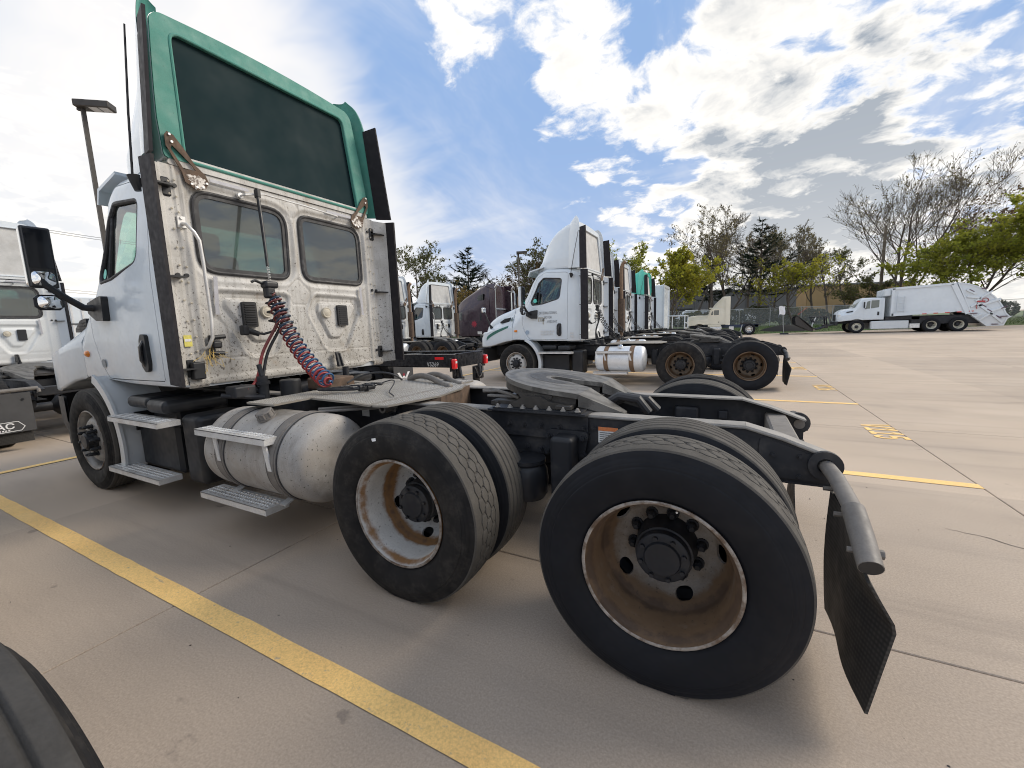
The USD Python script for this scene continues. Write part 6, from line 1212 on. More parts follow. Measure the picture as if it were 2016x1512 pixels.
        for k in range(6): obj(ld, 'rung', tubem([(11.30 - X0, s * 1.25, 1.6 + .2 * k), (11.72 - X0, s * 1.25, 1.6 + .2 * k)], [.018, .018], 6), 'paint_white')
        d = obj(T, 'door', prismm(rpoly(q([(10.40, 1.05), (10.40, 2.60), (9.42, 2.60), (9.28, 2.45), (9.36, 1.85), (9.42, 1.05)]), .06), s * 1.03, s * 1.062, 'y'), 'paint_white')
        obj(d, 'window_pane', prismm(rpoly(q([(10.28, 1.95), (10.28, 2.50), (9.80, 2.50), (9.80, 1.88)]), .04), s * 1.063, s * 1.067, 'y'), 'glass_rear', smooth=False); obj(d, 'quarter_window', prismm(rpoly(q([(9.74, 1.88), (9.74, 2.48), (9.55, 2.42), (9.48, 1.86)]), .03), s * 1.063, s * 1.067, 'y'), 'glass_rear', smooth=False)
        obj(d, 'door_handle', rhull(10.20 - X0, 10.32 - X0, s * 1.06, s * 1.085, 1.35, 1.62, .02), 'black_plastic')
        obj(T, 'mirror', MB().add(rhull(9.30 - X0, 9.38 - X0, s * 1.2, s * 1.36, 1.95, 2.4, .03)).tube([(9.5 - X0, s * 1.07, 1.85), (9.35 - X0, s * 1.28, 1.95)], .02, 6), 'black_plastic')
        obj(B, 'headlamp', rhull(7.80 - X0, 8.0 - X0, s * .82, s * 1.02, 1.25, 1.5, .05), 'clear_lens'); obj(B, 'hood_vent', prismm(rpoly(q([(8.3, 1.68), (8.75, 1.76), (8.72, 1.68), (8.4, 1.62)]), .02), s * .80, s * .97, 'y'), 'black_plastic')
        obj(T, 'side_tank', bxm(9.85 - X0, 12.1 - X0, s * .7, s * 1.12, .27, .90, .06), 'paint_white'); obj(T, 'tank_step', bxm(9.85 - X0, 11.2 - X0, s * 1.12, s * 1.2, .30, .34, .01), 'alu'); obj(T, 'step_box', bxm(12.14 - X0, 12.72 - X0, s * .75, s * 1.12, .30, .64, .02), 'alu'); obj(T, 'frame_rail', bxm(7.9 - X0, 15.6 - X0, s * .43, s * .33, .75, 1.1), 'frame_dark', smooth=False)
        for x in (13.33, 14.78): wheel(T, x - X0, s, 'dish', 1, 'rim_pale', 'rib', 56, tmats=('tyre_dark', 'tyre')); inner_tyre(T, x - X0, s, 0, 48)
        wheel(T, 8.98 - X0, s, 'steer', 1, 'rim_pale', 'rib', 56, tmats=('tyre_dark', 'tyre'))
        bl = [(15.2, 1.0), (15.5, .95), (16.2, .35), (15.4, .45)]
    obj(T, 'under_deck', MB().box(12.2 - X0, 16.1 - X0, -1.0, 1.0, .55, 1.2, .05), 'frame_dark'); obj(T, 'body_floor', bxm(10.7 - X0, 12.7 - X0, -1.0, 1.0, .95, 1.22), 'frame_dark', smooth=False)
    obj(T, 'bumper', rhull(7.62 - X0, 7.80 - X0, -1.1, 1.1, .62, .95, .05), 'frame_dark'); obj(T, 'grille', bxm(7.70 - X0, 7.74 - X0, -.5, .5, 1.0, 1.5, .01), 'black_plastic')
    fr_ = MB()
    for s in (-1, 1): fr_.tube([(7.7 - X0, s * .45, .7), (7.2 - X0, s * .45, .62), (7.12 - X0, s * .45, 1.38), (6.1 - X0, s * .45, 1.38), (6.35 - X0, s * .45, .9)], .07, 6).tube([(7.2 - X0, s * .45, .62), (6.7 - X0, s * .45, .40), (6.2 - X0, s * .5, .35)], .07, 6)
    pf = obj(T, 'plough_frame', fr_.box(7.0 - X0, 7.3 - X0, -.5, .5, .45, .75, .03), 'black_gloss'); obj(pf, 'lift_arm', MB().tube([(6.5 - X0, 0, 1.35), (6.25 - X0, -.2, .75), (6.2 - X0, -.3, .5)], .04, 6), 'alu')
    bl = []
    for k in range(9): t = k / 8; bl.append((4.98 + 1.3 * t + .12 * math.sin(t * PI), 1.60 - 1.25 * t ** 1.1 - .10 * math.sin(t * PI)))
    pl = Polygon([(x - X0, z) for x, z in bl] + [(x - X0 + .05, z - .09) for x, z in bl[::-1]]); pb = obj(T, 'plough_blade', prismm(pl, -1.5, 1.3, 'y'), 'black_gloss')
    for y in (-1.2, -.5, .2, .9): obj(pb, 'blade_rib', prismm(Polygon([(4.98 - X0 + .06, 1.5), (6.2 - X0, .32), (6.15 - X0, .18), (4.98 - X0, .80), (4.9 - X0, 1.3)]), y - .02, y + .02, 'y'), 'black_gloss', smooth=20)
    obj(pb, 'marker_rod', tubem([(5.05 - X0, -1.4, 1.6), (5.65 - X0, -1.4, 2.15)], [.012, .010], 6), 'reflector_red')
pbr('red_dull', (0.42, 0.05, 0.05), 0.5, var=0.2); pbr('reflector_dark', (0.09, 0.05, 0.08), 0.4, var=0.3, vs=20.0); pbr('rim_pale', (0.60, 0.575, 0.48), 0.5, var=0.1)
garbage()
# ------------------------------------------------------------------ verge, fence, buildings
E0, ED, EN = np.array([2.8, 42.3]), np.array([0.905, 0.425]), np.array([-0.425, 0.905])
def edge(t, o=0.0, z=0.0): p = E0 + ED * t + EN * o; return np.array([p[0], p[1], z])
def verge_z(o): return float(np.interp(o, [0, 0.3, 5, 14, 60, 300], [0.004, 0.06, 0.62, 0.72, 0.8, 0.8]))
def verge():
    ts = np.linspace(-80, 140, 60); os_ = np.array([0, .3, 1, 2, 3.5, 5, 7, 10, 14, 25, 60, 300]); r = np.random.default_rng(2)
    V = np.array([edge(t + (0 if o > 0.1 else r.normal(0, .02)), o + (r.normal(0, .03) if o < .5 else 0), verge_z(o) + (r.normal(0, .03) if o > .5 else 0)) for o in os_ for t in ts]); n = len(ts)
    F = np.array([(i * n + k, i * n + k + 1, (i + 1) * n + k + 1, (i + 1) * n + k) for i in range(len(os_) - 1) for k in range(n - 1)])
    tag(obj(None, 'grass_verge', (V, F), 'lawn', smooth=True), kind='structure')
    # tufts along the front of the verge
    P, k = [], 0; N = 9000; t = r.uniform(-14, 34, N); o = r.uniform(.02, 6, N); h = r.uniform(.05, .14, N); a = r.uniform(0, 2 * PI, N)
    base = np.stack([E0[0] + ED[0] * t + EN[0] * o, E0[1] + ED[1] * t + EN[1] * o, np.interp(o, [0, .3, 5, 14], [0, .06, .62, .72]) - .02], 1); d = np.stack([np.cos(a), np.sin(a), 0 * a], 1)
    V = np.stack([base - d * .03, base + d * .03, base + np.stack([r.normal(0, .04, N), r.normal(0, .04, N), h], 1)], 1).reshape(-1, 3)
    tag(obj(None, 'grass_tufts', (V, np.arange(3 * N).reshape(-1, 3)), 'lawn', smooth=False), 'short green grass tufts along the foot of the fence', 'grass', kind='stuff')
verge()
def scenery_materials():
    pbr('galv', (0.33, 0.34, 0.335), 0.5, metal=0.4, var=0.1)
    g = G(); MAT['chainlink'] = g.done('chainlink', g('mix_closure', 'closure', fac=0.16, closure1=g('transparent_bsdf', 'BSDF', color=(1.0, 1.0, 1.0)), closure2=g('diffuse_bsdf', 'BSDF', color=(0.30, 0.31, 0.30))))
    pbr('wall_grey', (0.135, 0.13, 0.135), 0.85, var=0.08, vs=0.4); pbr('wall_tan', (0.29, 0.195, 0.095), 0.85, var=0.08, vs=0.4); pbr('wall_dark', (0.04, 0.04, 0.042), 0.8)
    pbr('roof_grey', (0.16, 0.16, 0.165), 0.8); pbr('pole_bronze', (0.055, 0.05, 0.045), 0.55, metal=0.3); pbr('lamp_glass', (0.5, 0.5, 0.5), 0.3)
    pbr('bark', (0.085, 0.068, 0.055), 0.9, var=0.3, vs=8.0, bump=0.5, bs=20.0); pbr('bark_grey', (0.10, 0.088, 0.076), 0.9, var=0.3, vs=6.0, bump=0.5, bs=20.0); pbr('timber_pole', (0.12, 0.10, 0.075), 0.9, var=0.25, vs=4.0)
    def leaf(name, a, b, tr=0.45, vs=0.55):
        g = G(); o = g('texture_coordinate', 'object'); n = g.noise(o, vs, 3.0); k = g.mix(g.lin(n, .35, .65), a, b); rnd = g('geometry', 'random_per_island'); k = g.mix(1.0, k, g('rgb_ramp', 'color', fac=rnd, ramp=[(0, (.62,) * 3), (1, (1.35,) * 3)]), 'multiply')
        MAT[name] = g.done(name, g('mix_closure', 'closure', fac=tr, closure1=g('principled_bsdf', 'BSDF', base_color=k, roughness=0.6, specular_ior_level=0.25), closure2=g('translucent_bsdf', 'BSDF', color=k)))
    leaf('leaf_lime', (0.33, 0.36, 0.035), (0.56, 0.52, 0.06), .6); leaf('leaf_green', (0.32, 0.38, 0.05), (0.54, 0.54, 0.08), .62); leaf('leaf_bud', (0.19, 0.165, 0.08), (0.30, 0.26, 0.12)); leaf('leaf_rust', (0.13, 0.075, 0.04), (0.20, 0.13, 0.06))
    leaf('needle', (0.018, 0.036, 0.022), (0.035, 0.058, 0.032), 0.2); leaf('leaf_gold', (0.20, 0.14, 0.03), (0.28, 0.20, 0.05)); leaf('leaf_hedge', (0.055, 0.075, 0.028), (0.11, 0.12, 0.045), 0.3); leaf('leaf_olive', (0.11, 0.13, 0.04), (0.20, 0.20, 0.065))
scenery_materials()
def fence():
    T = thing('chain_link_fence', 'galvanised chain-link fence along the far edge of the yard', 'fence'); o = 4.6; zb = verge_z(o); H = 1.85
    ts = np.arange(-34, 62, 3.1)
    for t in ts: obj(T, 'fence_post', tubem([edge(t, o, zb - .1), edge(t, o, zb + H + .06)], [.038, .038], 8), 'galv')
    obj(T, 'top_rail', tubem([edge(ts[0], o, zb + H), edge(ts[-1], o, zb + H)], [.028, .028], 6), 'galv')
    a, b = edge(ts[0], o + .04, zb), edge(ts[-1], o + .04, zb); obj(T, 'wire_fabric', (np.array([a, b, b + [0, 0, H], a + [0, 0, H]]), np.array([(0, 1, 2, 3)])), 'chainlink', smooth=False)
fence()
def far_building(name, label, p0, p1, depth, h, wall, zb=0.0, bays=10):
    p0, p1 = np.array(p0, float), np.array(p1, float); L = np.linalg.norm(p1 - p0); ang = math.degrees(math.atan2(*(p1 - p0)[::-1]))
    T = thing(name, label, 'building', (*p0, zb), ang)
    obj(T, 'wall', bxm(0, L, 0, depth, 0, h), wall, smooth=False); obj(T, 'roof', bxm(-.3, L + .3, -.25, depth + .3, h, h + .35, .05), 'roof_grey')
    for k in range(bays): obj(T, 'wall_rib', bxm(L * k / bays + .1, L * k / bays + .35, -.12, 0, 0, h - .02), wall, smooth=False)
    for k in range(bays):
        if k % 3 == 1: d = obj(T, 'loading_door', bxm(L * k / bays + 1.5, L * k / bays + 4.3, -.06, .02, 0, 3.6), 'wall_dark', smooth=False)
    return T
far_building('warehouse', 'long grey windowless warehouse behind the trees', (-26, 68), (10.5, 88.5), 30, 6.3, 'wall_grey', bays=9)
far_building('warehouse', 'tan windowless warehouse behind the tall bare tree', (14, 104), (33.5, 113.2), 30, 7.6, 'wall_tan', bays=5)
# ------------------------------------------------------------------ lamp posts, wires, sign, mound
def lamp_post(label, x, y, h, rot, arm=0.0):
    T = thing('lamp_post', label, 'lamp post', (x, y, 0), rot)
    obj(T, 'pole', MB().add(tubem([(0, 0, 0), (0, 0, h)], [.085, .075], 4)).cyl((0, 0, 0), (0, 0, .7), .25, 16), 'pole_bronze', smooth=20)
    hd = obj(T, 'lamp_head', MB().box(-.15, .80, -.20, .20, h - .06, h + .14, .02).box(-.15, .05, -.04, .04, h - .12, h - .06), 'pole_bronze'); obj(hd, 'lamp_lens', MB().box(.22, .46, -.15, .15, h - .068, h - .058).box(.50, .74, -.15, .15, h - .068, h - .058), 'lamp_glass', smooth=False)
lamp_post('lamp post rising behind the nearest truck at the left', -17.95, 3.55, 8.75, 40); lamp_post('distant lamp post left of the tractor lettered 46', -16.84, 31.5, 7.95, 25)
def at(u, v, dep): d = CF + CR * (u - 1008) / FPX - CU * (v - 756) / FPX; return CAM + d * dep
def wires():
    P0, P1 = at(-700, 300, 26), at(560, 505, 62)
    T = thing('power_line', 'pair of overhead power lines crossing the sky at the left', 'power line')
    for k, off in enumerate((0, .22)):
        pts = [(1 - t) * P0 + t * P1 - [0, 0, 1.2 * 4 * t * (1 - t) + off] for t in np.linspace(0, 1, 30)]; obj(T, 'wire', tubem(pts, .022, 5), 'hose_black')
        for t in (.545, .68): obj(T, 'spacer', MB().cyl((1 - t) * P0 + t * P1 - [0, 0, 1.2 * 4 * t * (1 - t) + .40], (1 - t) * P0 + t * P1 - [0, 0, 1.2 * 4 * t * (1 - t) - .14], .03, 5), 'hose_black') if k == 0 else None
    T2 = thing('power_line', 'lower overhead wires just above the tree left of the nearest cab', 'power line'); P0, P1 = at(-600, 480, 40), at(420, 590, 60)
    for off in (0, .3): obj(T2, 'wire', tubem([(1 - t) * P0 + t * P1 - [0, 0, .8 * 4 * t * (1 - t) + off] for t in np.linspace(0, 1, 20)], .02, 5), 'hose_black')
wires()
def sign():
    T = thing('portable_sign', 'white sheet sign on a leaning post with a black rubber base', 'sign', (4.2, 39.7, 0))
    obj(T, 'post', tubem([(.03, 0, .08), (-.06, 0, 1.3), (-.10, 0, 2.3)], .032, 8), 'galv'); obj(T, 'sign_base', rhull(-.24, .36, -.3, .3, 0, .12, .05), 'black_plastic')
    V = [(-.38 + .43 * i / 6 + .02 * math.sin(j), -.05 - .03 * math.sin(i * 1.3 + j), 1.68 + .70 * j / 6 + .03 * math.sin(i)) for j in range(7) for i in range(7)]; F = [(j * 7 + i, j * 7 + i + 1, j * 7 + i + 8, j * 7 + i + 7) for j in range(6) for i in range(6)]
    V2 = np.array(V) + [0, .012, 0]; obj(T, 'sign_sheet', (np.vstack([V, V2]), np.vstack([F, np.array(F)[:, ::-1] + 49])), 'reflector_white', smooth=True)
sign()
def mound():
    r = np.random.default_rng(8); n, m = 28, 10; V, F = [], []
    for j in range(m + 1):
        q = j / m
        for i in range(n): a = 2 * PI * i / n; rr = (1 - q) * (1 + .08 * math.sin(3 * a + 1)); V.append((3.0 * rr * math.cos(a), .95 * rr * math.sin(a), .62 * (1 - (1 - q) ** 1.7) + r.normal(0, .015)))
    for j in range(m): F += [(j * n + i, j * n + (i + 1) % n, (j + 1) * n + (i + 1) % n, (j + 1) * n + i) for i in range(n)]
    p = edge(3.2, 1.6); T = thing('mulch_mound', 'low black heap of mulch on the grass behind the sign', 'mound', (p[0], p[1], .12), 25); obj(T, 'heap', (np.array(V), np.array(F)), 'mulch', smooth=True)
mound()
def trailer():
    T = thing('semi_trailer', 'white ribbed trailer side seen between the left cab and the nearest truck', 'trailer', (-31, 4.5, 0), 78)
    b = obj(T, 'trailer_box', bxm(-8, 8, -1.25, 1.25, 1.15, 3.75, .04), 'paint_white')
    for k in range(41): obj(b, 'rib', bxm(-7.95 + .395 * k, -7.87 + .395 * k, -1.285, -1.25, 1.22, 3.68, .006), 'letter_faint', smooth=False)
    obj(b, 'bottom_rail', bxm(-8, 8, -1.29, -1.25, 1.10, 1.20), 'alu', smooth=False); obj(b, 'belt_rail', bxm(-8, 8, -1.30, -1.285, 2.36, 2.42), 'frame_dark', smooth=False)
    for x in (5.2, 6.5):
        for y in (-1.05, 1.05): wheel(T, x, -1 if y < 0 else 1, 'dish', 0, 'rim_white', 'rib', 48)
    obj(T, 'landing_leg', MB().box(-5.2, -5.05, -.7, -.55, 0, 1.15).box(-5.2, -5.05, .55, .7, 0, 1.15).box(-5.3, -4.95, -.8, -.45, 0, .05).box(-5.3, -4.95, .45, .8, 0, .05), 'frame_dark')
trailer()
def parked_van(label, u, v, dep, rot):
    p = at(u, v, dep); T = thing('parked_van', label, 'van', (p[0], p[1], .6), rot)
    st = [(2.2, .9, .82, .35, 1.2, 2.05, .15, .03), (-.6, .95, .84, .35, 1.2, 2.1, .15, .05), (-1.2, .95, .80, .35, 1.1, 1.75, .12, .06), (-1.6, .95, .76, .35, .95, 1.25, .1, .05), (-2.4, .9, .7, .4, .85, 1.05, .1, .04)]
    obj(T, 'van_body', loft(interp_st(st, 20)), 'paint_white', smooth=40)
    for s in (-1, 1):
        for a, b in ((-.95, -.1), (.05, 1.0), (1.1, 2.0)): obj(T, 'side_window', prismm(rpoly([(a, 1.3), (b, 1.3), (b, 1.8), (a + .12, 1.8)], .05), s * .90, s * .945, 'y'), 'glass_dark', smooth=False)
        for x in (-1.6, 1.4): obj(T, 'wheel', revm([(-.1, .001), (-.1, .3), (-.08, .34), (.08, .34), (.1, .3), (.1, .001)], 20, 'y', (x, s * .85, .34)), 'tyre')
parked_van('white van behind the fence above the hood of the cream tractor', 1362, 618, 52, 15); parked_van('white van behind the fence just right of the cream tractor', 1447, 622, 55, 200)
# ------------------------------------------------------------------ trees
def grow_tree(seed, H, W, levels=4, trunk_r=None, fork=0.28, up=0.35, kids=(6, 5, 4, 4), leaf=None, leaves=0, lsize=.16, spread_lo=.15, stems=1, ang=(.55, .9), leaf_lv=2, rnd=.18, taper=.62):
    r = np.random.default_rng(seed); wood = MB(); tips = []
    trunk_r = trunk_r or H * .014
    def branch(p, d, L, rad, lv):
        n = 5 if lv < 2 else 3; pts, q, dd = [p], p, d
        for i in range(n):
            dd = dd + r.normal(0, rnd, 3) + np.array([0, 0, up * (.5 if lv == 0 else .28)]); dd /= np.linalg.norm(dd); q = q + dd * L / n; pts.append(q)
        pts = np.array(pts); rr = np.maximum(np.linspace(rad, rad * (.35 if lv < levels - 1 else .3), n + 1), .0125); wood.add(tubem(pts, rr, 6 if lv == 0 else (5 if lv == 1 else 3), cap=False))
        if lv >= leaf_lv: tips.append(pts)
        if lv >= levels: return
        k = kids[min(lv, len(kids) - 1)]
        for c in range(k):
            t = (fork if lv == 0 else .25) + (1 - (fork if lv == 0 else .25)) * (c + r.uniform(.1, .9)) / k; i = min(int(t * n), n - 1); b = pts[i] + (pts[i + 1] - pts[i]) * (t * n - i)
            ax = pts[i + 1] - pts[i]; ax /= np.linalg.norm(ax); az = r.uniform(0, 2 * PI) + c * 2.4; e1 = np.cross(ax, [.3, .5, .8]); e1 /= np.linalg.norm(e1); e2 = np.cross(ax, e1); a = r.uniform(*ang)
            nd = ax * math.cos(a) + (e1 * math.cos(az) + e2 * math.sin(az)) * math.sin(a); Lk = L * (taper + r.uniform(-.1, .1)) * (1.15 - .55 * t if lv == 0 else 1 - .35 * t)
            if lv == 0: Lk = W * .5 * (1.15 - .6 * t) / math.sin(max(a, .6)) * r.uniform(.75, 1.1)
            branch(b, nd, Lk, rr[i] * (.55 if lv else .5), lv + 1)
    for s_ in range(stems):
        d0 = np.array([r.normal(0, .05 + .16 * (stems > 1)), r.normal(0, .05 + .16 * (stems > 1)), 1.0]); branch(np.array([r.normal(0, .15 * (stems > 1)), r.normal(0, .15 * (stems > 1)), -.1]), d0 / np.linalg.norm(d0), H * r.uniform(.86, .95), trunk_r * (1 if stems == 1 else .75), 0)
    v, f = wood.get(); k = H / max(v[:, 2].max(), 1e-6); v = v * [1, 1, k]; cr = None
    if leaf and leaves:
        P = np.array([t_[i] + (t_[i + 1] - t_[i]) * u_ for t_, i, u_ in ((tips[a], r.integers(0, len(tips[a]) - 1), r.random()) for a in r.integers(0, len(tips), leaves))]) * [1, 1, k]
        P = P + r.normal(0, lsize * .38, P.shape); N = r.normal(0, 1, (leaves, 3)); N /= np.linalg.norm(N, axis=1, keepdims=True); A = np.cross(N, r.normal(0, 1, (leaves, 3))); A /= np.linalg.norm(A, axis=1, keepdims=True); B = np.cross(N, A); s_ = (lsize * r.uniform(.5, 1.25, leaves))[:, None]
        V = np.stack([P - A * s_ * .5, P + B * s_ * .32, P + A * s_ * .5, P - B * s_ * .32], 1).reshape(-1, 3); cr = (V, np.arange(4 * leaves).reshape(-1, 4))
    return (v, f), cr
def tree(label, u, dep, H, W, leafmat=None, name='tree', zb=.6, bark='bark', cat='tree', group=None, **kw):
    p = at(u, 640, dep); wood, cr = grow_tree(leaf=leafmat, H=H, W=W, **kw); T = thing(name, label, cat, (p[0], p[1], zb), 0, group)
    obj(T, 'trunk', wood, bark, smooth=True)
    if cr: obj(T, 'crown', cr, leafmat, smooth=False)
def ht(v, dep): return 1.46 + (638 - v) * dep / FPX          # height of a treetop seen at a row of the photograph
tree('tall spring tree with thin pale leaves, right of the nearest truck', 826, 46, 10.3, 8.5, 'leaf_olive', seed=11, leaves=2600, lsize=.24, kids=(8, 5, 4, 3), up=.45)
tree('small thinly leaved tree left of the conifer', 882, 50, 7.6, 6, 'leaf_olive', seed=12, leaves=2200, lsize=.22, kids=(8, 5, 4, 3))
tree('golden-brown bushy tree in front of the conifer', 935, 43, 5.6, 6.5, 'leaf_gold', seed=13, leaves=5200, lsize=.22, kids=(9, 6, 4, 3), fork=.15, stems=2)
tree('reddish-brown budding tree behind the distant lamp post', 1040, 47, 8.4, 8, 'leaf_rust', seed=14, leaves=5200, lsize=.22, kids=(9, 6, 4, 3), stems=2, fork=.15)
tree('rusty tree with new olive leaves behind the lettered tractor', 1085, 44, 9.6, 7.5, 'leaf_olive', seed=15, leaves=4800, lsize=.22, kids=(9, 6, 4, 3), stems=2, fork=.15)
tree('green spreading tree above the row of exhaust stacks', 1258, 50, 10.6, 8, 'leaf_green', seed=16, leaves=3800, lsize=.26, kids=(9, 6, 4, 3))
tree('bright yellow-green round tree right of the teal tractor', 1322, 40, 7.4, 5.8, 'leaf_lime', seed=17, leaves=9500, lsize=.26, kids=(13, 7, 4, 3), fork=.16, up=.5, ang=(.45, .85))
tree('leafless tree with a forked top above the grey warehouse', 1372, 50, 13.2, 6.5, None, seed=18, kids=(8, 6, 5, 4), up=.75, bark='bark_grey', fork=.45)
tree('tall dark tree with sparse buds, left of the pine', 1412, 48, 13.6, 7, 'leaf_bud', seed=19, leaves=2200, lsize=.18, kids=(8, 5, 5, 4), up=.7, fork=.35)
tree('leaning tall tree with sparse buds behind the cream tractor', 1440, 46, 13.2, 8.5, 'leaf_bud', seed=20, leaves=2400, lsize=.18, kids=(8, 5, 5, 4), up=.65, fork=.35, rnd=.22)
tree('spindly budding tree between the pine and the spreading tree', 1556, 50, 11.6, 8, 'leaf_bud', seed=21, leaves=2600, lsize=.18, kids=(9, 6, 5, 4), up=.6, fork=.3)
tree('low spreading yellow-green tree behind the portable sign', 1563, 42, 7.2, 8.0, 'leaf_lime', seed=22, leaves=3600, lsize=.24, kids=(12, 6, 4, 3), fork=.22, up=.55, ang=(.55, 1.0))
tree('bare slim tree left of the garbage truck', 1636, 46, 8.6, 4.5, None, seed=23, kids=(8, 5, 4, 3), up=.45, fork=.3)
tree('largest bare tree, tall and wide-crowned behind the garbage truck cab', 1762, 50, 19.5, 15, 'leaf_bud', seed=24, leaves=3600, lsize=.2, kids=(8, 6, 5, 4), up=.75, fork=.25, stems=3, levels=4, rnd=.13, ang=(.4, .75))
tree('brown-leaved tree behind the bright green tree at the right', 1905, 46, 14.5, 13, 'leaf_rust', seed=25, leaves=5200, lsize=.26, kids=(9, 6, 4, 4), stems=2, fork=.2)
tree('large bright green tree over the garbage truck', 1900, 41, 9.8, 11, 'leaf_green', seed=26, leaves=11000, lsize=.32, kids=(12, 7, 5, 3), fork=.2, up=.35, ang=(.6, 1.05))
tree('bright green tree at the right picture edge', 2050, 40, 11.5, 9, 'leaf_green', seed=27, leaves=8000, lsize=.32, kids=(12, 7, 4, 3), fork=.2)
tree('dark-trunked bare tree at the right edge above the tailgate', 2030, 50, 15, 12, 'leaf_bud', seed=28, leaves=2400, lsize=.2, kids=(9, 6, 5, 4), up=.6, fork=.3)
tree('tree left of the nearest cab, seen under its mirror', 128, 40, 5.6, 7.5, 'leaf_bud', seed=29, leaves=6000, lsize=.2, kids=(10, 6, 4, 3), stems=2, fork=.15, zb=0)
tree('bare spindly tree far behind the white rack', 1305, 58, 11.5, 7, 'leaf_bud', seed=30, leaves=1200, lsize=.2, kids=(8, 5, 4, 3), fork=.3)
for k, (u, v, dp, W, lf, lab) in enumerate(((1425, 470, 62, 8, 'leaf_bud', 'thin far tree seen between the two tall budding trees'), (1470, 455, 60, 9, 'leaf_rust', 'rust-tinged far tree just left of the ragged pine'), (1522, 475, 60, 8, 'leaf_bud', 'thin far tree just right of the ragged pine'), (1592, 462, 58, 9, 'leaf_bud', 'far tree above the low spreading yellow-green tree'), (1668, 505, 60, 7, 'leaf_olive', 'small far olive tree in front of the tan warehouse'), (1240, 520, 60, 7, 'leaf_olive', 'far olive tree behind the teal tractor'), (975, 545, 58, 8, 'leaf_bud', 'far thin tree right of the conifer'), (1700, 560, 44, 5, 'leaf_olive', 'young olive tree screening the tan warehouse'))):
    tree(lab, u, dp, ht(v, dp) - .6, W, lf, seed=80 + k, leaves=2600, lsize=.22, kids=(8, 6, 5, 3), up=.6, fork=.22)
def conifer(label, u, dep, H, W, seed, ragged=.25, base=.12, zb=.6):
    r = np.random.default_rng(seed); p = at(u, 640, dep); T = thing('conifer', label, 'tree', (p[0], p[1], zb)); obj(T, 'trunk', tubem([(0, 0, -.1), (.05, 0, H * .5), (0, 0, H)], [H * .017, H * .011, .02], 7), 'bark', smooth=True)
    wood, V = MB(), []
    for z in np.arange(H * base, H * .99, H * .036):
        q = 1 - (z - H * base) / (H * (1 - base)); L0 = W / 2 * (q ** .8) * 1.05 + .15
        for k in range(6 if q > .3 else 4):
            a = r.uniform(0, 2 * PI); L = L0 * r.uniform(1 - ragged * 2, 1 + ragged); d = np.array([math.cos(a), math.sin(a), 0]); pts = [np.array([0, 0, z]) + d * L * t + [0, 0, L * (.10 * t - .30 * t * (1 - t) + .22 * t ** 3)] for t in np.linspace(0, 1, 5)]; wood.add(tubem(pts, np.linspace(.035, .01, 5), 3, cap=False))
            n = int(10 + 26 * L); t = r.uniform(.18, 1, n); i = np.minimum((t * 4).astype(int), 3); P = np.array(pts)[i] + (np.array(pts)[i + 1] - np.array(pts)[i]) * (t * 4 - i)[:, None]; dd = d + r.normal(0, .55, (n, 3)) * [1, 1, .5]; dd /= np.linalg.norm(dd, axis=1, keepdims=True); sd = np.cross(dd, [0, 0, 1.0] + r.normal(0, .3, (n, 3))); sd /= np.linalg.norm(sd, axis=1, keepdims=True); l = r.uniform(.22, .5, n)[:, None]
            V.append(np.stack([P - sd * .05, P + sd * .05, P + dd * l + sd * .02, P + dd * l - sd * .02], 1).reshape(-1, 3))
    V = np.vstack(V); obj(T, 'branches', wood, 'bark', smooth=True); obj(T, 'crown', (V, np.arange(len(V)).reshape(-1, 4)), 'needle', smooth=False)
conifer('dark green conifer between the white tractor and the lamp post', 926, 46, 9.6, 7.5, 41); conifer('ragged dark pine right of the leaning tall tree', 1492, 47, 11.6, 8, 42, ragged=.42, base=.3); conifer('thin dark pine behind the leafless forked tree', 1395, 52, 9.5, 6, 43, ragged=.45, base=.35)
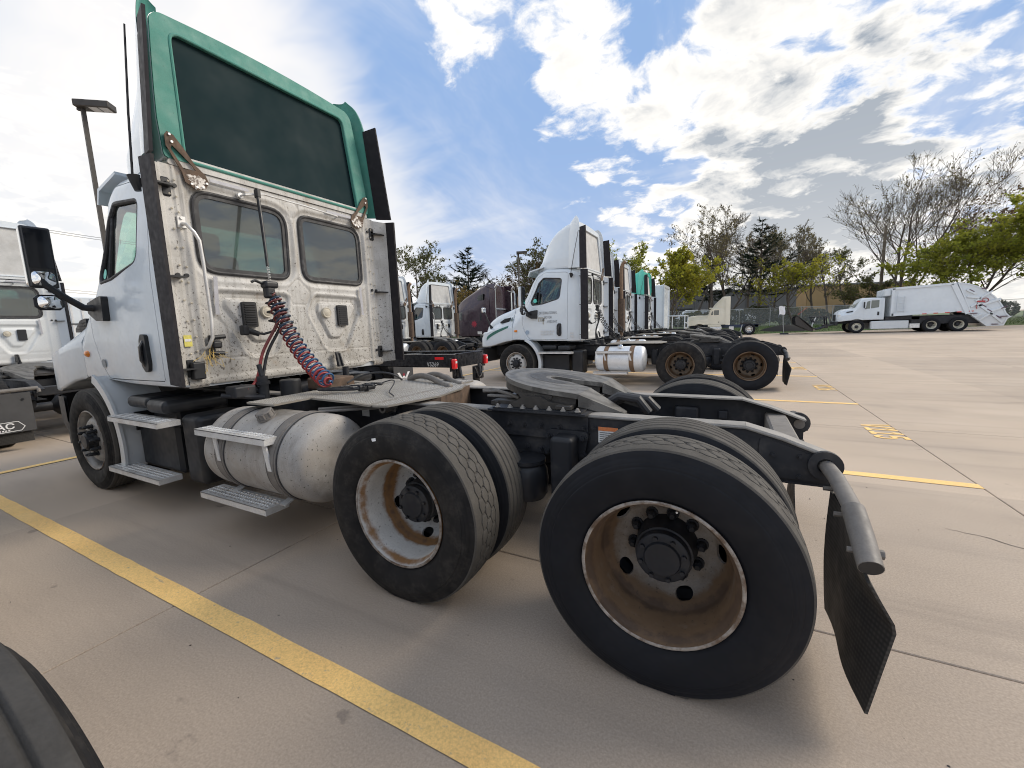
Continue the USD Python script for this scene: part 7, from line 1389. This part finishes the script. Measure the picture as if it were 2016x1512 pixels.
def shrub(label, t, o, h, w, mat, seed, group=None):
    r = np.random.default_rng(seed); p = edge(t, o); T = thing('shrub', label, 'shrub', (p[0], p[1], verge_z(o)), 25, group); n = int(700 * w); wood = MB()
    for k in range(12): a = r.uniform(0, 2 * PI); L = r.uniform(.5, .9); wood.add(tubem([(0, 0, -.1), (math.cos(a) * w * .2, math.sin(a) * .3, h * .5), (math.cos(a) * w * .42 * L, math.sin(a) * .6, h * L)], [.03, .02, .008], 4, cap=False))
    P = r.normal(0, 1, (n, 3)); P /= np.linalg.norm(P, axis=1, keepdims=True); P *= r.uniform(.55, 1.0, (n, 1)) ** .4; bump = 1 + .25 * np.sin(P[:, :1] * 7 + seed) * np.cos(P[:, 1:2] * 5); P = P * bump * [w / 2, .8, h / 2] + [0, 0, h / 2]
    N = r.normal(0, 1, (n, 3)); N /= np.linalg.norm(N, axis=1, keepdims=True); A = np.cross(N, r.normal(0, 1, (n, 3))); A /= np.linalg.norm(A, axis=1, keepdims=True); B = np.cross(N, A); s_ = r.uniform(.1, .24, (n, 1)); V = np.stack([P - A * s_ * .5, P + B * s_ * .35, P + A * s_ * .5, P - B * s_ * .35], 1).reshape(-1, 3)
    obj(T, 'stems', wood, 'bark', smooth=True); obj(T, 'foliage', (V, np.arange(4 * n).reshape(-1, 4)), mat, smooth=False)
SHR = [(-14, 1.7, 3.2, 'dark shrub in the hedge left of the yellow-green round tree'), (-10.6, 1.6, 3.0, 'dark shrub beneath the yellow-green round tree'), (-7.0, 1.5, 3.0, 'dark shrub in the hedge behind the cream hood'), (-3.6, 1.7, 3.2, 'dark shrub in the hedge behind the cream cab'), (-.6, 2.0, 3.6, 'rounded shrub behind the cream tractor frame'), (2.8, 2.1, 3.4, 'tall shrub in the hedge left of the sign'), (6.0, 1.9, 3.4, 'dark shrub behind the portable sign'), (9.0, 1.6, 3.0, 'dark shrub behind the plough'), (12.0, 1.7, 3.2, 'dark shrub behind the garbage truck hood'), (15.0, 1.6, 3.0, 'dark shrub behind the garbage truck ladder'), (24.5, 1.8, 3.4, 'dark shrub right of the garbage truck tailgate'), (28, 1.7, 3.4, 'dark shrub at the right picture edge')]
for k, (t, h, w, lab) in enumerate(SHR): shrub(lab, t, 6.3 + .5 * (k % 2), h, w, 'leaf_hedge' if k % 3 else 'leaf_olive', 60 + k)
def timber_pole():
    p = at(1727, 640, 47); T = thing('timber_pole', 'bare wooden pole standing left of the largest bare tree', 'pole', (p[0], p[1], .6)); obj(T, 'shaft', tubem([(0, 0, -.2), (.02, 0, 5), (.05, 0, 10.4)], [.16, .15, .13], 10), 'timber_pole', smooth=True)
    for z in np.arange(1, 10, .45): obj(T, 'band', MB().rev([(z, .15), (z, .168), (z + .04, .168), (z + .04, .15)], 10, 'z', (.02, 0, 0)), 'timber_pole')
timber_pole()
